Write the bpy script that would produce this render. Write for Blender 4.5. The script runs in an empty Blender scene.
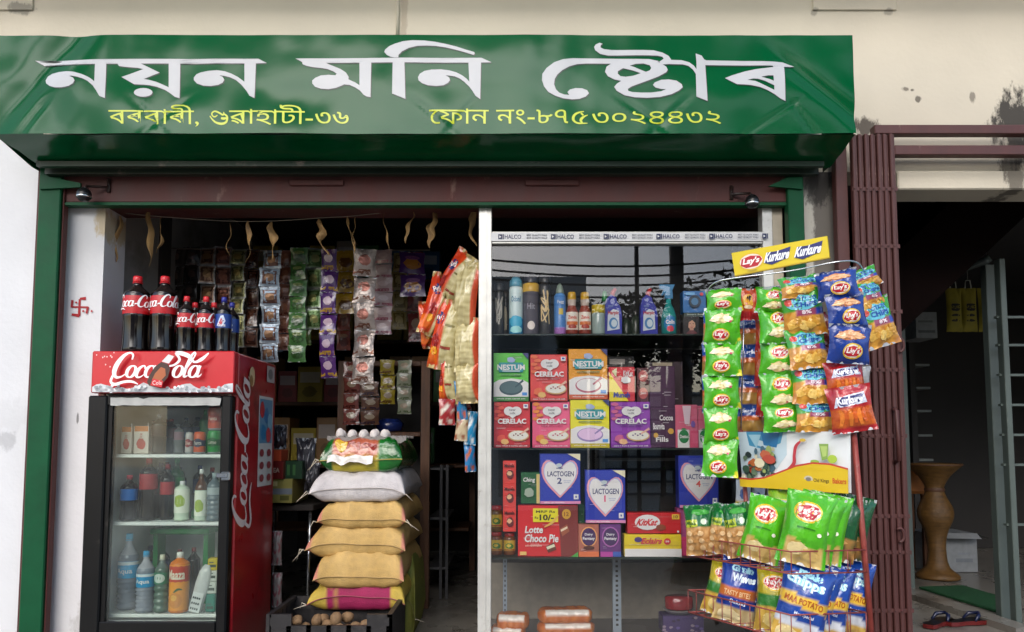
import bpy, math, random
from math import sin, cos, pi, radians, sqrt, exp
from mathutils import Vector, noise
from mathutils.geometry import tessellate_polygon

S = bpy.context.scene
COL = S.collection
R = random.Random(7)

# ---------------------------------------------------------------- camera
F, TH, CZ = 770.0, radians(4.3), 1.5
cam = bpy.data.cameras.new('camera')
cam.sensor_width = 36.0
cam.lens = F / 1024 * 36
cam.shift_y = 68 / 1024
cam.clip_start, cam.clip_end = 0.05, 500
camo = bpy.data.objects.new('camera', cam)
COL.objects.link(camo)
camo.location = (0, 0, CZ)
camo.rotation_euler = (pi / 2 + TH, 0, 0)
S.camera = camo

# ---------------------------------------------------------------- sky, sun, exposure
SUN_EL, SUN_ROT = radians(38), radians(195)
w = bpy.data.worlds.new('World')
S.world = w
w.use_nodes = True
nt = w.node_tree
sky = nt.nodes.new('ShaderNodeTexSky')
sky.sky_type = 'NISHITA'
sky.sun_disc = False
sky.sun_elevation, sky.sun_rotation = SUN_EL, SUN_ROT
sky.air_density, sky.dust_density, sky.ozone_density = 1.0, 2.5, 1.5
bg = nt.nodes['Background']
bg.inputs['Strength'].default_value = 0.15
nt.links.new(sky.outputs[0], bg.inputs['Color'])
sun = bpy.data.lights.new('sun', 'SUN')
sun.energy, sun.angle, sun.color = 1.5, radians(50), (1, 0.975, 0.94)
suno = bpy.data.objects.new('sun', sun)
COL.objects.link(suno)
# the sun stands behind the photographer and high, veiled by cloud
sd = Vector((sin(SUN_ROT) * cos(SUN_EL), cos(SUN_ROT) * cos(SUN_EL), sin(SUN_EL)))
suno.rotation_euler = sd.to_track_quat('Z', 'Y').to_euler()
suno.location = sd * 30
vs = S.view_settings
vs.view_transform, vs.look, vs.gamma, vs.use_curve_mapping = 'Standard', 'None', 1.0, False
vs.exposure = 1.07
S.render.engine = 'CYCLES'
S.cycles.use_denoising = True
S.cycles.max_bounces = 8
S.cycles.transparent_max_bounces = 16
S.cycles.caustics_reflective = S.cycles.caustics_refractive = False
S.cycles.sample_clamp_indirect = 6


# ---------------------------------------------------------------- helpers
def ray(px, py):
    dx, dy = (px - 512) / F, (384 - py) / F
    return Vector((dx, cos(TH) - dy * sin(TH), sin(TH) + dy * cos(TH)))

def P(px, py, Y):
    d = ray(px, py)
    t = Y / d.y
    return Vector((d.x * t, Y, CZ + d.z * t))

def G(px, py, z):
    d = ray(px, py)
    t = (z - CZ) / d.z
    return Vector((d.x * t, d.y * t, z))

def mpp(px, py, Y):                                   # metres per photo pixel at that place
    return Y / ray(px, py).y / F

def lin(c):
    c = c / 255
    return c / 12.92 if c <= 0.04045 else ((c + 0.055) / 1.055) ** 2.4

_cc = {}
def H(h):
    if not isinstance(h, str):
        return h
    if h not in _cc:
        x = h.lstrip('#')
        if len(x) == 3: x = ''.join(c * 2 for c in x)
        _cc[h] = tuple(lin(int(x[i:i + 2], 16)) for i in (0, 2, 4))
    return _cc[h]

def mixc(a, b, t):
    a, b = H(a), H(b)
    t = max(0, min(1, t))
    return tuple(a[i] * (1 - t) + b[i] * t for i in range(3))

def sm(a, b, x):
    t = max(0, min(1, (x - a) / (b - a)))
    return t * t * (3 - 2 * t)

def nz(x, y, z=0.0):
    return noise.noise(Vector((x, y, z)))

# ---------------------------------------------------------------- materials (all node based)
M = {}
def pm(name, col=None, rough=0.5, metal=0.0, var=0.12, vs_=9.0, bump=0.0, bs=60.0, coat=0.0, spec=0.5, dirt=None, dsc=3.0,
       dth=(0.52, 0.7), sub=0.0, stretch=None):
    m = bpy.data.materials.new(name)
    m.use_nodes = True
    t = m.node_tree
    b = t.nodes['Principled BSDF']
    N, L = t.nodes.new, t.links.new
    tc = N('ShaderNodeTexCoord')
    vec = tc.outputs['Object']
    if stretch:
        mp = N('ShaderNodeMapping')
        mp.inputs['Scale'].default_value = stretch
        L(vec, mp.inputs['Vector'])
        vec = mp.outputs[0]
    if col is None:
        a = N('ShaderNodeVertexColor')
        a.layer_name = 'Col'
        base = a.outputs['Color']
    else:
        a = N('ShaderNodeRGB')
        a.outputs[0].default_value = (*H(col), 1)
        base = a.outputs[0]
    n = N('ShaderNodeTexNoise')
    n.inputs['Scale'].default_value = vs_
    n.inputs['Detail'].default_value = 6
    L(vec, n.inputs['Vector'])
    r = N('ShaderNodeMapRange')
    r.inputs['From Min'].default_value, r.inputs['From Max'].default_value = 0.3, 0.7
    r.inputs['To Min'].default_value, r.inputs['To Max'].default_value = 1 - var, 1 + var * 0.5
    L(n.outputs['Fac'], r.inputs['Value'])
    mx = N('ShaderNodeMix')
    mx.data_type, mx.blend_type = 'RGBA', 'MULTIPLY'
    mx.inputs['Factor'].default_value = 1
    L(base, mx.inputs['A'])
    L(r.outputs[0], mx.inputs['B'])
    out = mx.outputs['Result']
    if dirt:
        d = N('ShaderNodeTexNoise')
        d.inputs['Scale'].default_value = dsc
        d.inputs['Detail'].default_value = 9
        d.inputs['Roughness'].default_value = 0.68
        L(vec, d.inputs['Vector'])
        q = N('ShaderNodeMapRange')
        q.inputs['From Min'].default_value, q.inputs['From Max'].default_value = dth
        L(d.outputs['Fac'], q.inputs['Value'])
        m2 = N('ShaderNodeMix')
        m2.data_type = 'RGBA'
        L(q.outputs[0], m2.inputs['Factor'])
        L(out, m2.inputs['A'])
        m2.inputs['B'].default_value = (*H(dirt), 1)
        out = m2.outputs['Result']
    L(out, b.inputs['Base Color'])
    rr = N('ShaderNodeMapRange')
    rr.inputs['To Min'].default_value, rr.inputs['To Max'].default_value = max(0.02, rough * 0.8), min(1, rough * 1.2)
    L(n.outputs['Fac'], rr.inputs['Value'])
    L(rr.outputs[0], b.inputs['Roughness'])
    b.inputs['Metallic'].default_value = metal
    b.inputs['Coat Weight'].default_value = coat
    b.inputs['Coat Roughness'].default_value = 0.12
    b.inputs['Specular IOR Level'].default_value = spec
    b.inputs['Subsurface Weight'].default_value = sub
    if bump:
        bn = N('ShaderNodeTexNoise')
        bn.inputs['Scale'].default_value = bs
        bn.inputs['Detail'].default_value = 5
        L(vec, bn.inputs['Vector'])
        bp = N('ShaderNodeBump')
        bp.inputs['Strength'].default_value = bump
        bp.inputs['Distance'].default_value = 0.01
        L(bn.outputs['Fac'], bp.inputs['Height'])
        L(bp.outputs[0], b.inputs['Normal'])
    M[name] = m
    return m

def glassy(name, tint, ior=1.5, rough=0.0, fog=0.0, fogcol='#dfe8e6'):
    m = bpy.data.materials.new(name)
    m.use_nodes = True
    t = m.node_tree
    t.nodes.remove(t.nodes['Principled BSDF'])
    N, L = t.nodes.new, t.links.new
    tr, gl, fr, mx = N('ShaderNodeBsdfTransparent'), N('ShaderNodeBsdfGlossy'), N('ShaderNodeFresnel'), N('ShaderNodeMixShader')
    tr.inputs[0].default_value = (*H(tint), 1)
    gl.inputs['Color'].default_value = (1, 1, 1, 1)
    gl.inputs['Roughness'].default_value = rough
    fr.inputs[0].default_value = ior
    src = tr.outputs[0]
    if fog:
        df, m2, tc, n, rg = N('ShaderNodeBsdfDiffuse'), N('ShaderNodeMixShader'), N('ShaderNodeTexCoord'), N('ShaderNodeTexNoise'), N('ShaderNodeMapRange')
        df.inputs[0].default_value = (*H(fogcol), 1)
        n.inputs['Scale'].default_value = 4
        n.inputs['Detail'].default_value = 4
        L(tc.outputs['Object'], n.inputs['Vector'])
        rg.inputs['From Min'].default_value, rg.inputs['From Max'].default_value = 0.3, 0.7
        rg.inputs['To Max'].default_value = fog * 2
        L(n.outputs['Fac'], rg.inputs['Value'])
        L(rg.outputs[0], m2.inputs[0])
        L(tr.outputs[0], m2.inputs[1])
        L(df.outputs[0], m2.inputs[2])
        src = m2.outputs[0]
    L(fr.outputs[0], mx.inputs[0])
    L(src, mx.inputs[1])
    L(gl.outputs[0], mx.inputs[2])
    L(mx.outputs[0], t.nodes['Material Output'].inputs['Surface'])
    M[name] = m

pm('carton', None, 0.38, var=0.08, bump=0.04, bs=25)
pm('film', None, 0.17, var=0.08, bump=0.35, bs=45, spec=0.6, coat=0.25)
pm('foil', None, 0.28, metal=0.55, var=0.15, bump=0.5, bs=60)
pm('woven', None, 0.7, var=0.16, vs_=30, bump=0.35, bs=220)
pm('plastic', None, 0.3, var=0.06, spec=0.5)
pm('matte', None, 0.75, var=0.18, vs_=25)
pm('paint', None, 0.42, var=0.15, vs_=14, dirt='#8a7a70', dth=(0.62, 0.85), dsc=9)
pm('cola', None, 0.12, var=0.02)
pm('tarp', '#01502b', 0.15, var=0.08, vs_=3, bump=0.12, bs=3.2, spec=0.2)
pm('tarpprint', None, 0.3, var=0.05, vs_=5)
pm('maroon', '#4a1f1b', 0.65, var=0.25, vs_=12, bump=0.1, bs=40, dirt='#8d7267', dsc=11, dth=(0.62, 0.8), stretch=(1, 1, 0.35))
pm('gatepaint', '#4e2a27', 0.55, var=0.2, vs_=12, bump=0.1, bs=40, dirt='#9a8176', dsc=14, dth=(0.64, 0.78), stretch=(1, 1, 0.3))
pm('greenpaint', '#05492b', 0.5, var=0.2, spec=0.2, vs_=10, bump=0.1, bs=30, dirt='#4a4a3a', dsc=8, dth=(0.66, 0.8))
pm('alu', '#c9c8c2', 0.35, metal=0.35, var=0.12, vs_=18, dirt='#84796a', dsc=10, dth=(0.6, 0.8))
pm('stairpaint', '#120a09', 0.95, var=0.3, spec=0.05)
pm('white_enamel', '#e9eeeb', 0.4, var=0.06)
pm('blackframe', '#08090b', 0.4, var=0.2, spec=0.25, dirt='#55504a', dsc=7, dth=(0.6, 0.85))
pm('fridgered', '#9c1620', 0.3, var=0.12, coat=0.3, dirt='#6a1a1c', dsc=6)
pm('chrome', '#c9ced2', 0.15, metal=0.95, var=0.1)
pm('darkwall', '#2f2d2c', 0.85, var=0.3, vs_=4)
pm('sidewall', '#8b8b8a', 0.8, var=0.15, vs_=3, dirt='#5f5c58', dsc=2)
pm('wood', '#5a3a24', 0.55, var=0.35, vs_=6, stretch=(8, 8, 1), bump=0.2)
pm('redwire', '#8e3f38', 0.45, var=0.25, vs_=30, dirt='#a89a90', dsc=20, dth=(0.66, 0.82))
pm('floor', '#77736c', 0.28, var=0.15, vs_=5, dirt='#4d4740', dsc=3)
pm('asphalt', '#8a857c', 0.85, var=0.3, vs_=6, bump=0.4, bs=90)
pm('leaf', '#7d6337', 0.7, var=0.35, vs_=30)
pm('blackplastic', '#1d1b1d', 0.5, var=0.3, vs_=15, dirt='#4c4541', dsc=12, dth=(0.5, 0.9))
pm('bamboo', '#664820', 0.5, var=0.4, vs_=14, stretch=(1, 1, 5), bump=0.4, bs=50)
pm('matgrass', '#0a4a24', 0.95, var=0.3, vs_=40, bump=0.8, bs=160)
pm('skin_potato', '#7f6446', 0.8, var=0.3, vs_=40)
pm('doorframe', '#4d5753', 0.4, var=0.1)
glassy('glass', '#ffffff', 1.5)
glassy('fridgeglass', '#f4f8f6', 1.28, fog=0.03)
glassy('pet', '#c8d4d8', 1.45, rough=0.05)
glassy('petgreen', '#4f8f62', 1.45, rough=0.05)
glassy('lampglass', '#c8ccd0', 1.6)

def wallmat(name, col, stains, streak=0.0, chip=None):
    pm(name, col, 0.82, var=0.09, vs_=2.2, bump=0.18, bs=35)
    m = M[name]
    t = m.node_tree
    N, L = t.nodes.new, t.links.new
    b = t.nodes['Principled BSDF']
    out = b.inputs['Base Color'].links[0].from_socket
    geo = N('ShaderNodeNewGeometry')
    ns = N('ShaderNodeTexNoise')
    ns.inputs['Scale'].default_value = 15
    ns.inputs['Detail'].default_value = 8
    ns.inputs['Roughness'].default_value = 0.7
    mp = N('ShaderNodeMapping')
    mp.inputs['Scale'].default_value = (1.6, 1, 0.75)
    L(geo.outputs['Position'], mp.inputs['Vector'])
    L(mp.outputs[0], ns.inputs['Vector'])
    for (x, y, z, rx, rz, c, k) in stains:
        v = N('ShaderNodeVectorMath')
        v.operation = 'SUBTRACT'
        v.inputs[1].default_value = (x, y, z)
        L(geo.outputs['Position'], v.inputs[0])
        v2 = N('ShaderNodeVectorMath')
        v2.operation = 'MULTIPLY'
        v2.inputs[1].default_value = (1 / rx, 0, 1 / rz)
        L(v.outputs[0], v2.inputs[0])
        ln = N('ShaderNodeVectorMath')
        ln.operation = 'LENGTH'
        L(v2.outputs[0], ln.inputs[0])
        ad = N('ShaderNodeMath')
        ad.operation = 'MULTIPLY_ADD'
        L(ns.outputs['Fac'], ad.inputs[0])
        ad.inputs[1].default_value = 2.4
        ad.inputs[2].default_value = -1.2
        sb = N('ShaderNodeMath')
        sb.operation = 'SUBTRACT'
        L(ad.outputs[0], sb.inputs[0])
        L(ln.outputs['Value'], sb.inputs[1])
        mr = N('ShaderNodeMapRange')
        mr.inputs['From Min'].default_value, mr.inputs['From Max'].default_value = -0.95, -0.6
        mr.inputs['To Max'].default_value = k
        L(sb.outputs[0], mr.inputs['Value'])
        m2 = N('ShaderNodeMix')
        m2.data_type = 'RGBA'
        L(mr.outputs[0], m2.inputs['Factor'])
        L(out, m2.inputs['A'])
        m2.inputs['B'].default_value = (*H(c), 1)
        out = m2.outputs['Result']
    L(out, b.inputs['Base Color'])

# ---------------------------------------------------------------- mesh builder
class MB:
    def __init__(s):
        s.V, s.Fc, s.C, s.I, s.Sm = [], [], [], [], []

    def face(s, vs_, col=(0.5, 0.5, 0.5), mat=0, smooth=False):
        k = len(s.V)
        s.V += [tuple(v) for v in vs_]
        s.Fc.append(tuple(range(k, k + len(vs_))))
        s.C.append(H(col)); s.I.append(mat); s.Sm.append(smooth)

    def idx(s, vs_, faces, cols, mat=0, smooth=True):      # faces share verts; cols: one colour, per face or per vertex ('v', list)
        k = len(s.V)
        s.V += [tuple(v) for v in vs_]
        pv = isinstance(cols, tuple) and len(cols) == 2 and cols[0] == 'v'
        for i, f in enumerate(faces):
            s.Fc.append(tuple(a + k for a in f))
            s.C.append([H(cols[1][a]) for a in f] if pv else H(cols[i]) if isinstance(cols, list) else H(cols))
            s.I.append(mat); s.Sm.append(smooth)

    def box(s, x0, x1, y0, y1, z0, z1, col='#808080', mat=0, bev=0.0, front=None):
        if bev <= 0:
            v = [(x, y, z) for z in (z0, z1) for y in (y0, y1) for x in (x0, x1)]
            fs = [(0, 2, 3, 1), (4, 5, 7, 6), (0, 1, 5, 4), (2, 6, 7, 3), (0, 4, 6, 2), (1, 3, 7, 5)]
            s.idx(v, fs, [col, col, front or col, col, col, col], mat, False)
            return
        b = min(bev, (x1 - x0) / 2.01, (y1 - y0) / 2.01, (z1 - z0) / 2.01)
        X, Y, Z = (x0, x1), (y0, y1), (z0, z1)
        vid, v = {}, []
        for i in (0, 1):
            for j in (0, 1):
                for k in (0, 1):
                    sx, sy, sz = (1, -1)[i] * b, (1, -1)[j] * b, (1, -1)[k] * b
                    for a in range(3):
                        vid[i, j, k, a] = len(v)
                        v.append((X[i] + (0 if a == 0 else sx), Y[j] + (0 if a == 1 else sy), Z[k] + (0 if a == 2 else sz)))
        fs = []
        q = ((0, 0), (0, 1), (1, 1), (1, 0))
        for i in (0, 1):
            fs.append([vid[i, j, k, 0] for j, k in q]); fs.append([vid[j, i, k, 1] for j, k in q]); fs.append([vid[j, k, i, 2] for j, k in q])
        for a, b_ in ((0, 1), (1, 2), (0, 2)):
            c = 3 - a - b_
            for p in (0, 1):
                for r in (0, 1):
                    ks = []
                    for t, ax in ((0, a), (0, b_), (1, b_), (1, a)):
                        id_ = [0, 0, 0]
                        id_[a], id_[b_], id_[c] = p, r, t
                        ks.append(vid[(*id_, ax)])
                    fs.append(ks)
        for i in (0, 1):
            for j in (0, 1):
                for k in (0, 1):
                    fs.append([vid[i, j, k, a] for a in range(3)])
        c0 = Vector(((x0 + x1) / 2, (y0 + y1) / 2, (z0 + z1) / 2))
        ff = []
        for f in fs:
            p = [Vector(v[a]) for a in f]
            nrm = (p[1] - p[0]).cross(p[2] - p[0])
            ff.append(f if nrm.dot(sum(p, Vector()) / len(p) - c0) > 0 else f[::-1])
        s.idx(v, ff, col, mat, False)

    def prism(s, pts, y0, y1, col='#808080', mat=0):       # outline in x, z pushed from y0 to y1
        n = len(pts)
        tr = tessellate_polygon([[Vector((p[0], p[1], 0)) for p in pts]])
        v = [(p[0], y0, p[1]) for p in pts] + [(p[0], y1, p[1]) for p in pts]
        ar = sum(pts[i][0] * pts[(i + 1) % n][1] - pts[(i + 1) % n][0] * pts[i][1] for i in range(n))
        fs = []
        for t in tr:
            a, b, c = [pts[i] for i in t]
            k = (b[0] - a[0]) * (c[1] - a[1]) - (c[0] - a[0]) * (b[1] - a[1])
            t = tuple(t) if k > 0 else tuple(t)[::-1]
            fs.append(t); fs.append(tuple(i + n for i in t[::-1]))
        for i in range(n):
            j = (i + 1) % n
            fs.append((i, i + n, j + n, j) if ar > 0 else (j, j + n, i + n, i))
        s.idx(v, fs, col, mat, False)

    def lathe(s, prof, cx=0, cy=0, cz=0, n=20, col='#808080', mat=0, cap=True, sx=1, sy=1, smooth=True):   # prof: (r, z[, colour])
        v, cl = [], []
        for p in prof:
            for i in range(n):
                a = 2 * pi * i / n
                v.append((cx + p[0] * cos(a) * sx, cy + p[0] * sin(a) * sy, cz + p[1]))
        fs = []
        for k in range(len(prof) - 1):
            c = prof[k][2] if len(prof[k]) > 2 else col
            for i in range(n):
                j = (i + 1) % n
                fs.append((k * n + i, k * n + j, k * n + n + j, k * n + n + i)); cl.append(c)
        if cap:
            fs.append(tuple(range(n))[::-1]); cl.append(prof[0][2] if len(prof[0]) > 2 else col)
            e = (len(prof) - 1) * n
            fs.append(tuple(range(e, e + n))); cl.append(prof[-1][2] if len(prof[-1]) > 2 else col)
        s.idx(v, fs, cl, mat, smooth)

    def tube(s, pts, r, n=8, col='#808080', mat=0, cap=True):
        pts = [Vector(p) for p in pts]
        v, fs = [], []
        up = Vector((0.13, 0.21, 0.97))
        for i, p in enumerate(pts):
            d = (pts[min(i + 1, len(pts) - 1)] - pts[max(i - 1, 0)])
            d = d.normalized() if d.length else Vector((0, 0, 1))
            if abs(d.dot(up)) > 0.98:
                up = Vector((0.97, 0.1, 0.1))
            a = d.cross(up).normalized()
            b = d.cross(a)
            rr = r[i] if isinstance(r, (list, tuple)) else r
            for k in range(n):
                t = 2 * pi * k / n
                v.append(p + a * cos(t) * rr + b * sin(t) * rr)
        for i in range(len(pts) - 1):
            for k in range(n):
                j = (k + 1) % n
                fs.append((i * n + k, i * n + n + k, i * n + n + j, i * n + j))
        if cap:
            fs.append(tuple(range(n))); e = (len(pts) - 1) * n
            fs.append(tuple(range(e, e + n))[::-1])
        s.idx(v, fs, col, mat, True)

    def grid(s, fn, nu, nv, cfn, mat=0, smooth=True, flip=False):    # fn, cfn of u, v in 0..1
        v, c, fs = [], [], []
        for j in range(nv + 1):
            for i in range(nu + 1):
                v.append(fn(i / nu, j / nv)); c.append(cfn(i / nu, j / nv) if callable(cfn) else cfn)
        for j in range(nv):
            for i in range(nu):
                a = j * (nu + 1) + i
                q = (a, a + 1, a + nu + 2, a + nu + 1)
                fs.append(q[::-1] if flip else q)
        s.idx(v, fs, ('v', c), mat, smooth)

    def ink(s, k):                                          # lightens every colour, in place of light missing inside the case
        if k != 1.0:
            f = lambda q: tuple(min(.88, x * k + .01) for x in q)
            s.C = [[f(q) for q in c] if isinstance(c, list) else f(c) for c in s.C]

    def mesh(s, name, mats):
        me = bpy.data.meshes.new(name)
        me.from_pydata(s.V, [], s.Fc)
        for m in mats:
            me.materials.append(M[m])
        me.polygons.foreach_set('material_index', s.I)
        me.polygons.foreach_set('use_smooth', s.Sm)
        at = me.color_attributes.new('Col', 'FLOAT_COLOR', 'CORNER')
        buf = []
        for f, c in zip(s.Fc, s.C):
            if isinstance(c, list):
                for q in c:
                    buf += [q[0], q[1], q[2], 1.0]
            else:
                buf += [c[0], c[1], c[2], 1.0] * len(f)
        at.data.foreach_set('color', buf)
        me.update()
        return me

    def obj(s, name, mats, loc=(0, 0, 0), rot=(0, 0, 0), parent=None, base=None, **kw):
        """one mesh object; with base, the points are world points and base is where the origin stands"""
        if isinstance(mats, str):
            mats = [mats]
        if base is not None:
            b = Vector(base)
            s.V = [tuple(Vector(v) - b) for v in s.V]
            if parent is None:
                loc = b
        o = bpy.data.objects.new(name, s.mesh(name, mats))
        o.location, o.rotation_euler = loc, rot
        COL.objects.link(o)
        if parent is not None:
            o.parent = parent
        tag(o, **kw)
        return o

def tag(o, label=None, cat=None, group=None, kind=None):
    if label: o['label'] = label
    if cat: o['category'] = cat
    if group: o['group'] = group
    if kind: o['kind'] = kind
    return o

def thing(name, label, cat, loc=(0, 0, 0), rot=(0, 0, 0), group=None):
    o = bpy.data.objects.new(name, None)
    o.empty_display_size = 0.05
    COL.objects.link(o)
    o.location, o.rotation_euler = loc, rot
    return tag(o, label, cat, group)

def dup(o, loc=None, rot=None, label=None, parent=None, scale=None):
    c = o.copy()
    COL.objects.link(c)
    if parent is not None: c.parent = parent
    for ch in o.children:
        d = ch.copy(); COL.objects.link(d); d.parent = c
        for g in ch.children:
            e = g.copy(); COL.objects.link(e); e.parent = d
    if loc is not None: c.location = loc
    if rot is not None: c.rotation_euler = rot
    if scale is not None: c.scale = scale
    if label: c['label'] = label
    return c

# ---------------------------------------------------------------- lettering and printed artwork
_tx = {}
def glyphs(text, bold=0.0):
    k = (text, bold)
    if k not in _tx:
        cu = bpy.data.curves.new('lettering', 'FONT')
        cu.body, cu.size, cu.resolution_u, cu.offset = text, 1, 2 if len(text) < 20 else 3, bold
        ob = bpy.data.objects.new('lettering', cu)
        me = ob.to_mesh()
        vs_ = [(v.co.x, v.co.y) for v in me.vertices]
        me.calc_loop_triangles()
        tr = [tuple(vs_[i] for i in t.vertices) for t in me.loop_triangles]
        ob.to_mesh_clear()
        bpy.data.objects.remove(ob)
        bpy.data.curves.remove(cu)
        xs = [v[0] for v in vs_]; ys = [v[1] for v in vs_]
        _tx[k] = (tr, min(xs), max(xs), min(ys), max(ys))
    return _tx[k]

def spline(pts, k=5, close=False):
    n = len(pts)
    out = []
    for i in range(n if close else n - 1):
        g = lambda j: pts[j % n] if close else pts[max(0, min(n - 1, j))]
        a, b, c, d = g(i - 1), g(i), g(i + 1), g(i + 2)
        for q in range(k):
            t = q / k
            out.append(tuple(0.5 * (2 * b[m] + (c[m] - a[m]) * t + (2 * a[m] - 5 * b[m] + 4 * c[m] - d[m]) * t * t
                                    + (3 * b[m] - a[m] - 3 * c[m] + d[m]) * t ** 3) for m in range(len(b))))
    out.append(pts[0] if close else pts[-1])
    return out

class Art:
    """flat artwork in 0..1 x 0..1, laid on a surface by tf(u, v, lift)"""
    def __init__(s, mb, tf, mat=0, maxlen=9.0, asp=1.0, lift=0.0004):
        s.mb, s.tf, s.mat, s.ml, s.asp, s.l, s.lift = mb, tf, mat, maxlen, asp, 1, lift

    def tri(s, t, col, dl=0.0, depth=0):
        e = [math.hypot(t[i][0] - t[(i + 1) % 3][0], t[i][1] - t[(i + 1) % 3][1]) for i in range(3)]
        m = max(e)
        if m > s.ml and depth < 7:
            i = e.index(m)
            a, b, c = t[i], t[(i + 1) % 3], t[(i + 2) % 3]
            h = ((a[0] + b[0]) / 2, (a[1] + b[1]) / 2)
            s.tri((a, h, c), col, dl, depth + 1); s.tri((h, b, c), col, dl, depth + 1)
            return
        k = (t[1][0] - t[0][0]) * (t[2][1] - t[0][1]) - (t[2][0] - t[0][0]) * (t[1][1] - t[0][1])
        if k < 0: t = (t[0], t[2], t[1])
        s.mb.face([s.tf(p[0], p[1], (s.l + dl) * s.lift) for p in t], col, s.mat, s.ml < 1)

    def poly(s, pts, col, holes=(), rot=None):
        loops = [list(pts)] + [list(h) for h in holes]
        flat = [p for l in loops for p in l]
        for t in tessellate_polygon([[Vector((p[0], p[1], 0)) for p in l] for l in loops]):
            s.tri(tuple(flat[i] for i in t), col)
        s.l += 1

    def rect(s, x0, y0, x1, y1, col, rot=0):
        s.poly(s._rot([(x0, y0), (x1, y0), (x1, y1), (x0, y1)], rot), col)

    def _rot(s, pts, rot):
        if not rot: return pts
        cx = sum(p[0] for p in pts) / len(pts); cy = sum(p[1] for p in pts) / len(pts)
        c, q = cos(rot), sin(rot)
        return [(cx + (p[0] - cx) * c - (p[1] - cy) * q * s.asp, cy + (p[0] - cx) * q / s.asp + (p[1] - cy) * c) for p in pts]

    def ell(s, cx, cy, rx, ry, col, n=18, rot=0):
        s.poly(s._rot([(cx + rx * cos(2 * pi * i / n), cy + ry * sin(2 * pi * i / n)) for i in range(n)], rot), col)

    def blob(s, cx, cy, rx, ry, col, seed=0, n=16, k=0.3):
        s.poly([(cx + rx * cos(2 * pi * i / n) * (1 + k * nz(i * 1.7, seed * 3.1)), cy + ry * sin(2 * pi * i / n) * (1 + k * nz(i * 1.7, seed * 3.1))) for i in range(n)], col)

    def text(s, text, x0, y0, x1, y1, col, bold=0.0, shear=0.0, rot=0.0):
        tr, a, b, c, d = glyphs(text, bold)
        cx, cy = (x0 + x1) / 2, (y0 + y1) / 2
        co, si = cos(rot), sin(rot)
        W = (b - a) or 1; Hh = (d - c) or 1
        def mp(p):
            v = (p[1] - c) / Hh
            x = x0 + (p[0] - a) / W * (x1 - x0) + shear * (v - 0.5) * (y1 - y0)
            y = y0 + v * (y1 - y0)
            if rot:
                x, y = cx + (x - cx) * co - (y - cy) * si * s.asp, cy + (x - cx) * si / s.asp + (y - cy) * co
            return (x, y)
        for i, t in enumerate(tr):
            s.tri(tuple(mp(p) for p in t), col, (i % 5) * 0.12)
        s.l += 1

    def stroke(s, pts, col, close=False, k=5, w=1.0):       # pts: x, y, width (in v units)
        q = spline(pts, k, close) if k > 1 else list(pts)
        L_, R_ = [], []
        for i, p in enumerate(q):
            a, b = q[max(0, i - 1)], q[min(len(q) - 1, i + 1)]
            if close and i in (0, len(q) - 1): a, b = q[-2], q[1]
            dx, dy = (b[0] - a[0]) / s.asp, b[1] - a[1]
            n = math.hypot(dx, dy) or 1
            hw = p[2] * w / 2
            L_.append((p[0] - dy / n * hw * s.asp, p[1] + dx / n * hw)); R_.append((p[0] + dy / n * hw * s.asp, p[1] - dx / n * hw))
        for i in range(len(q) - 1):
            s.tri((L_[i], R_[i], R_[i + 1]), col, (i % 6) * 0.1); s.tri((L_[i], R_[i + 1], L_[i + 1]), col, (i % 6) * 0.1)
        s.l += 1

# flowing drinks-brand script, letters as pen strokes: x, y, width; x-height 1
def _ring(cx, w=0.36):
    return [(cx + w * cos(t), 0.5 + 0.5 * sin(t), 0.1 + 0.16 * abs(cos(t))) for t in [2 * pi * i / 10 + 0.3 for i in range(10)]]
SCRIPT = {
    'C': [([(1.25, 1.55, .1), (1.2, 1.95, .16), (.85, 2.15, .14), (.4, 1.85, .26), (.08, 1.15, .36), (.06, .45, .34), (.35, .02, .22), (.8, .05, .12), (1.2, .4, .06)], 0)],
    'o': [(_ring(.38), 1)],
    'c': [([(.68, .75, .16), (.5, 1.0, .12), (.2, .85, .2), (.03, .45, .28), (.15, .06, .2), (.45, .02, .1), (.8, .3, .06)], 0)],
    'a': [(_ring(.36), 1), ([(.74, 1.02, .22), (.72, .5, .24), (.78, .08, .18), (1.0, .12, .08), (1.1, .3, .05)], 0)],
    '-': [([(0, .45, .18), (.45, .52, .18)], 0)],
    'l': [([(.05, .4, .05), (.4, 1.3, .08), (.55, 2.0, .12), (.38, 2.15, .14), (.2, 1.6, .22), (.12, .6, .24), (.2, .06, .18), (.5, .15, .06)], 0)],
}
SCRIPT_ADV = {'C': 1.15, 'o': .86, 'c': .8, 'a': 1.08, '-': .55, 'l': .55}

def script(A, word, x0, y0, h, col, wscale=1.0, shear=0.32, rotq=None, swash=True):
    """x0, y0 base line start and x-height h in v units; wscale widens"""
    x = 0
    T = rotq or (lambda a, b: (a, b))
    for i, ch in enumerate(word):
        for pts, cl in SCRIPT[ch]:
            q = []
            for p in pts:
                a, b = T((x + p[0] + p[1] * shear) * h * A.asp * wscale, p[1] * h)
                q.append((x0 + a, y0 + b, p[2] * h * 1.12))
            A.stroke(q, col, bool(cl), 4)
        x += SCRIPT_ADV[ch]
    if swash:
        q = []
        for p in [(.1, .3, .2), (.05, -.35, .22), (.5, -.62, .26), (1.2, -.4, .22), (1.9, -.38, .2), (2.5, -.6, .08)]:
            a, b = T((p[0] + p[1] * shear) * h * A.asp * wscale, p[1] * h)
            q.append((x0 + a, y0 + b, p[2] * h))
        A.stroke(q, col, False, 4)
    return x

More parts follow.
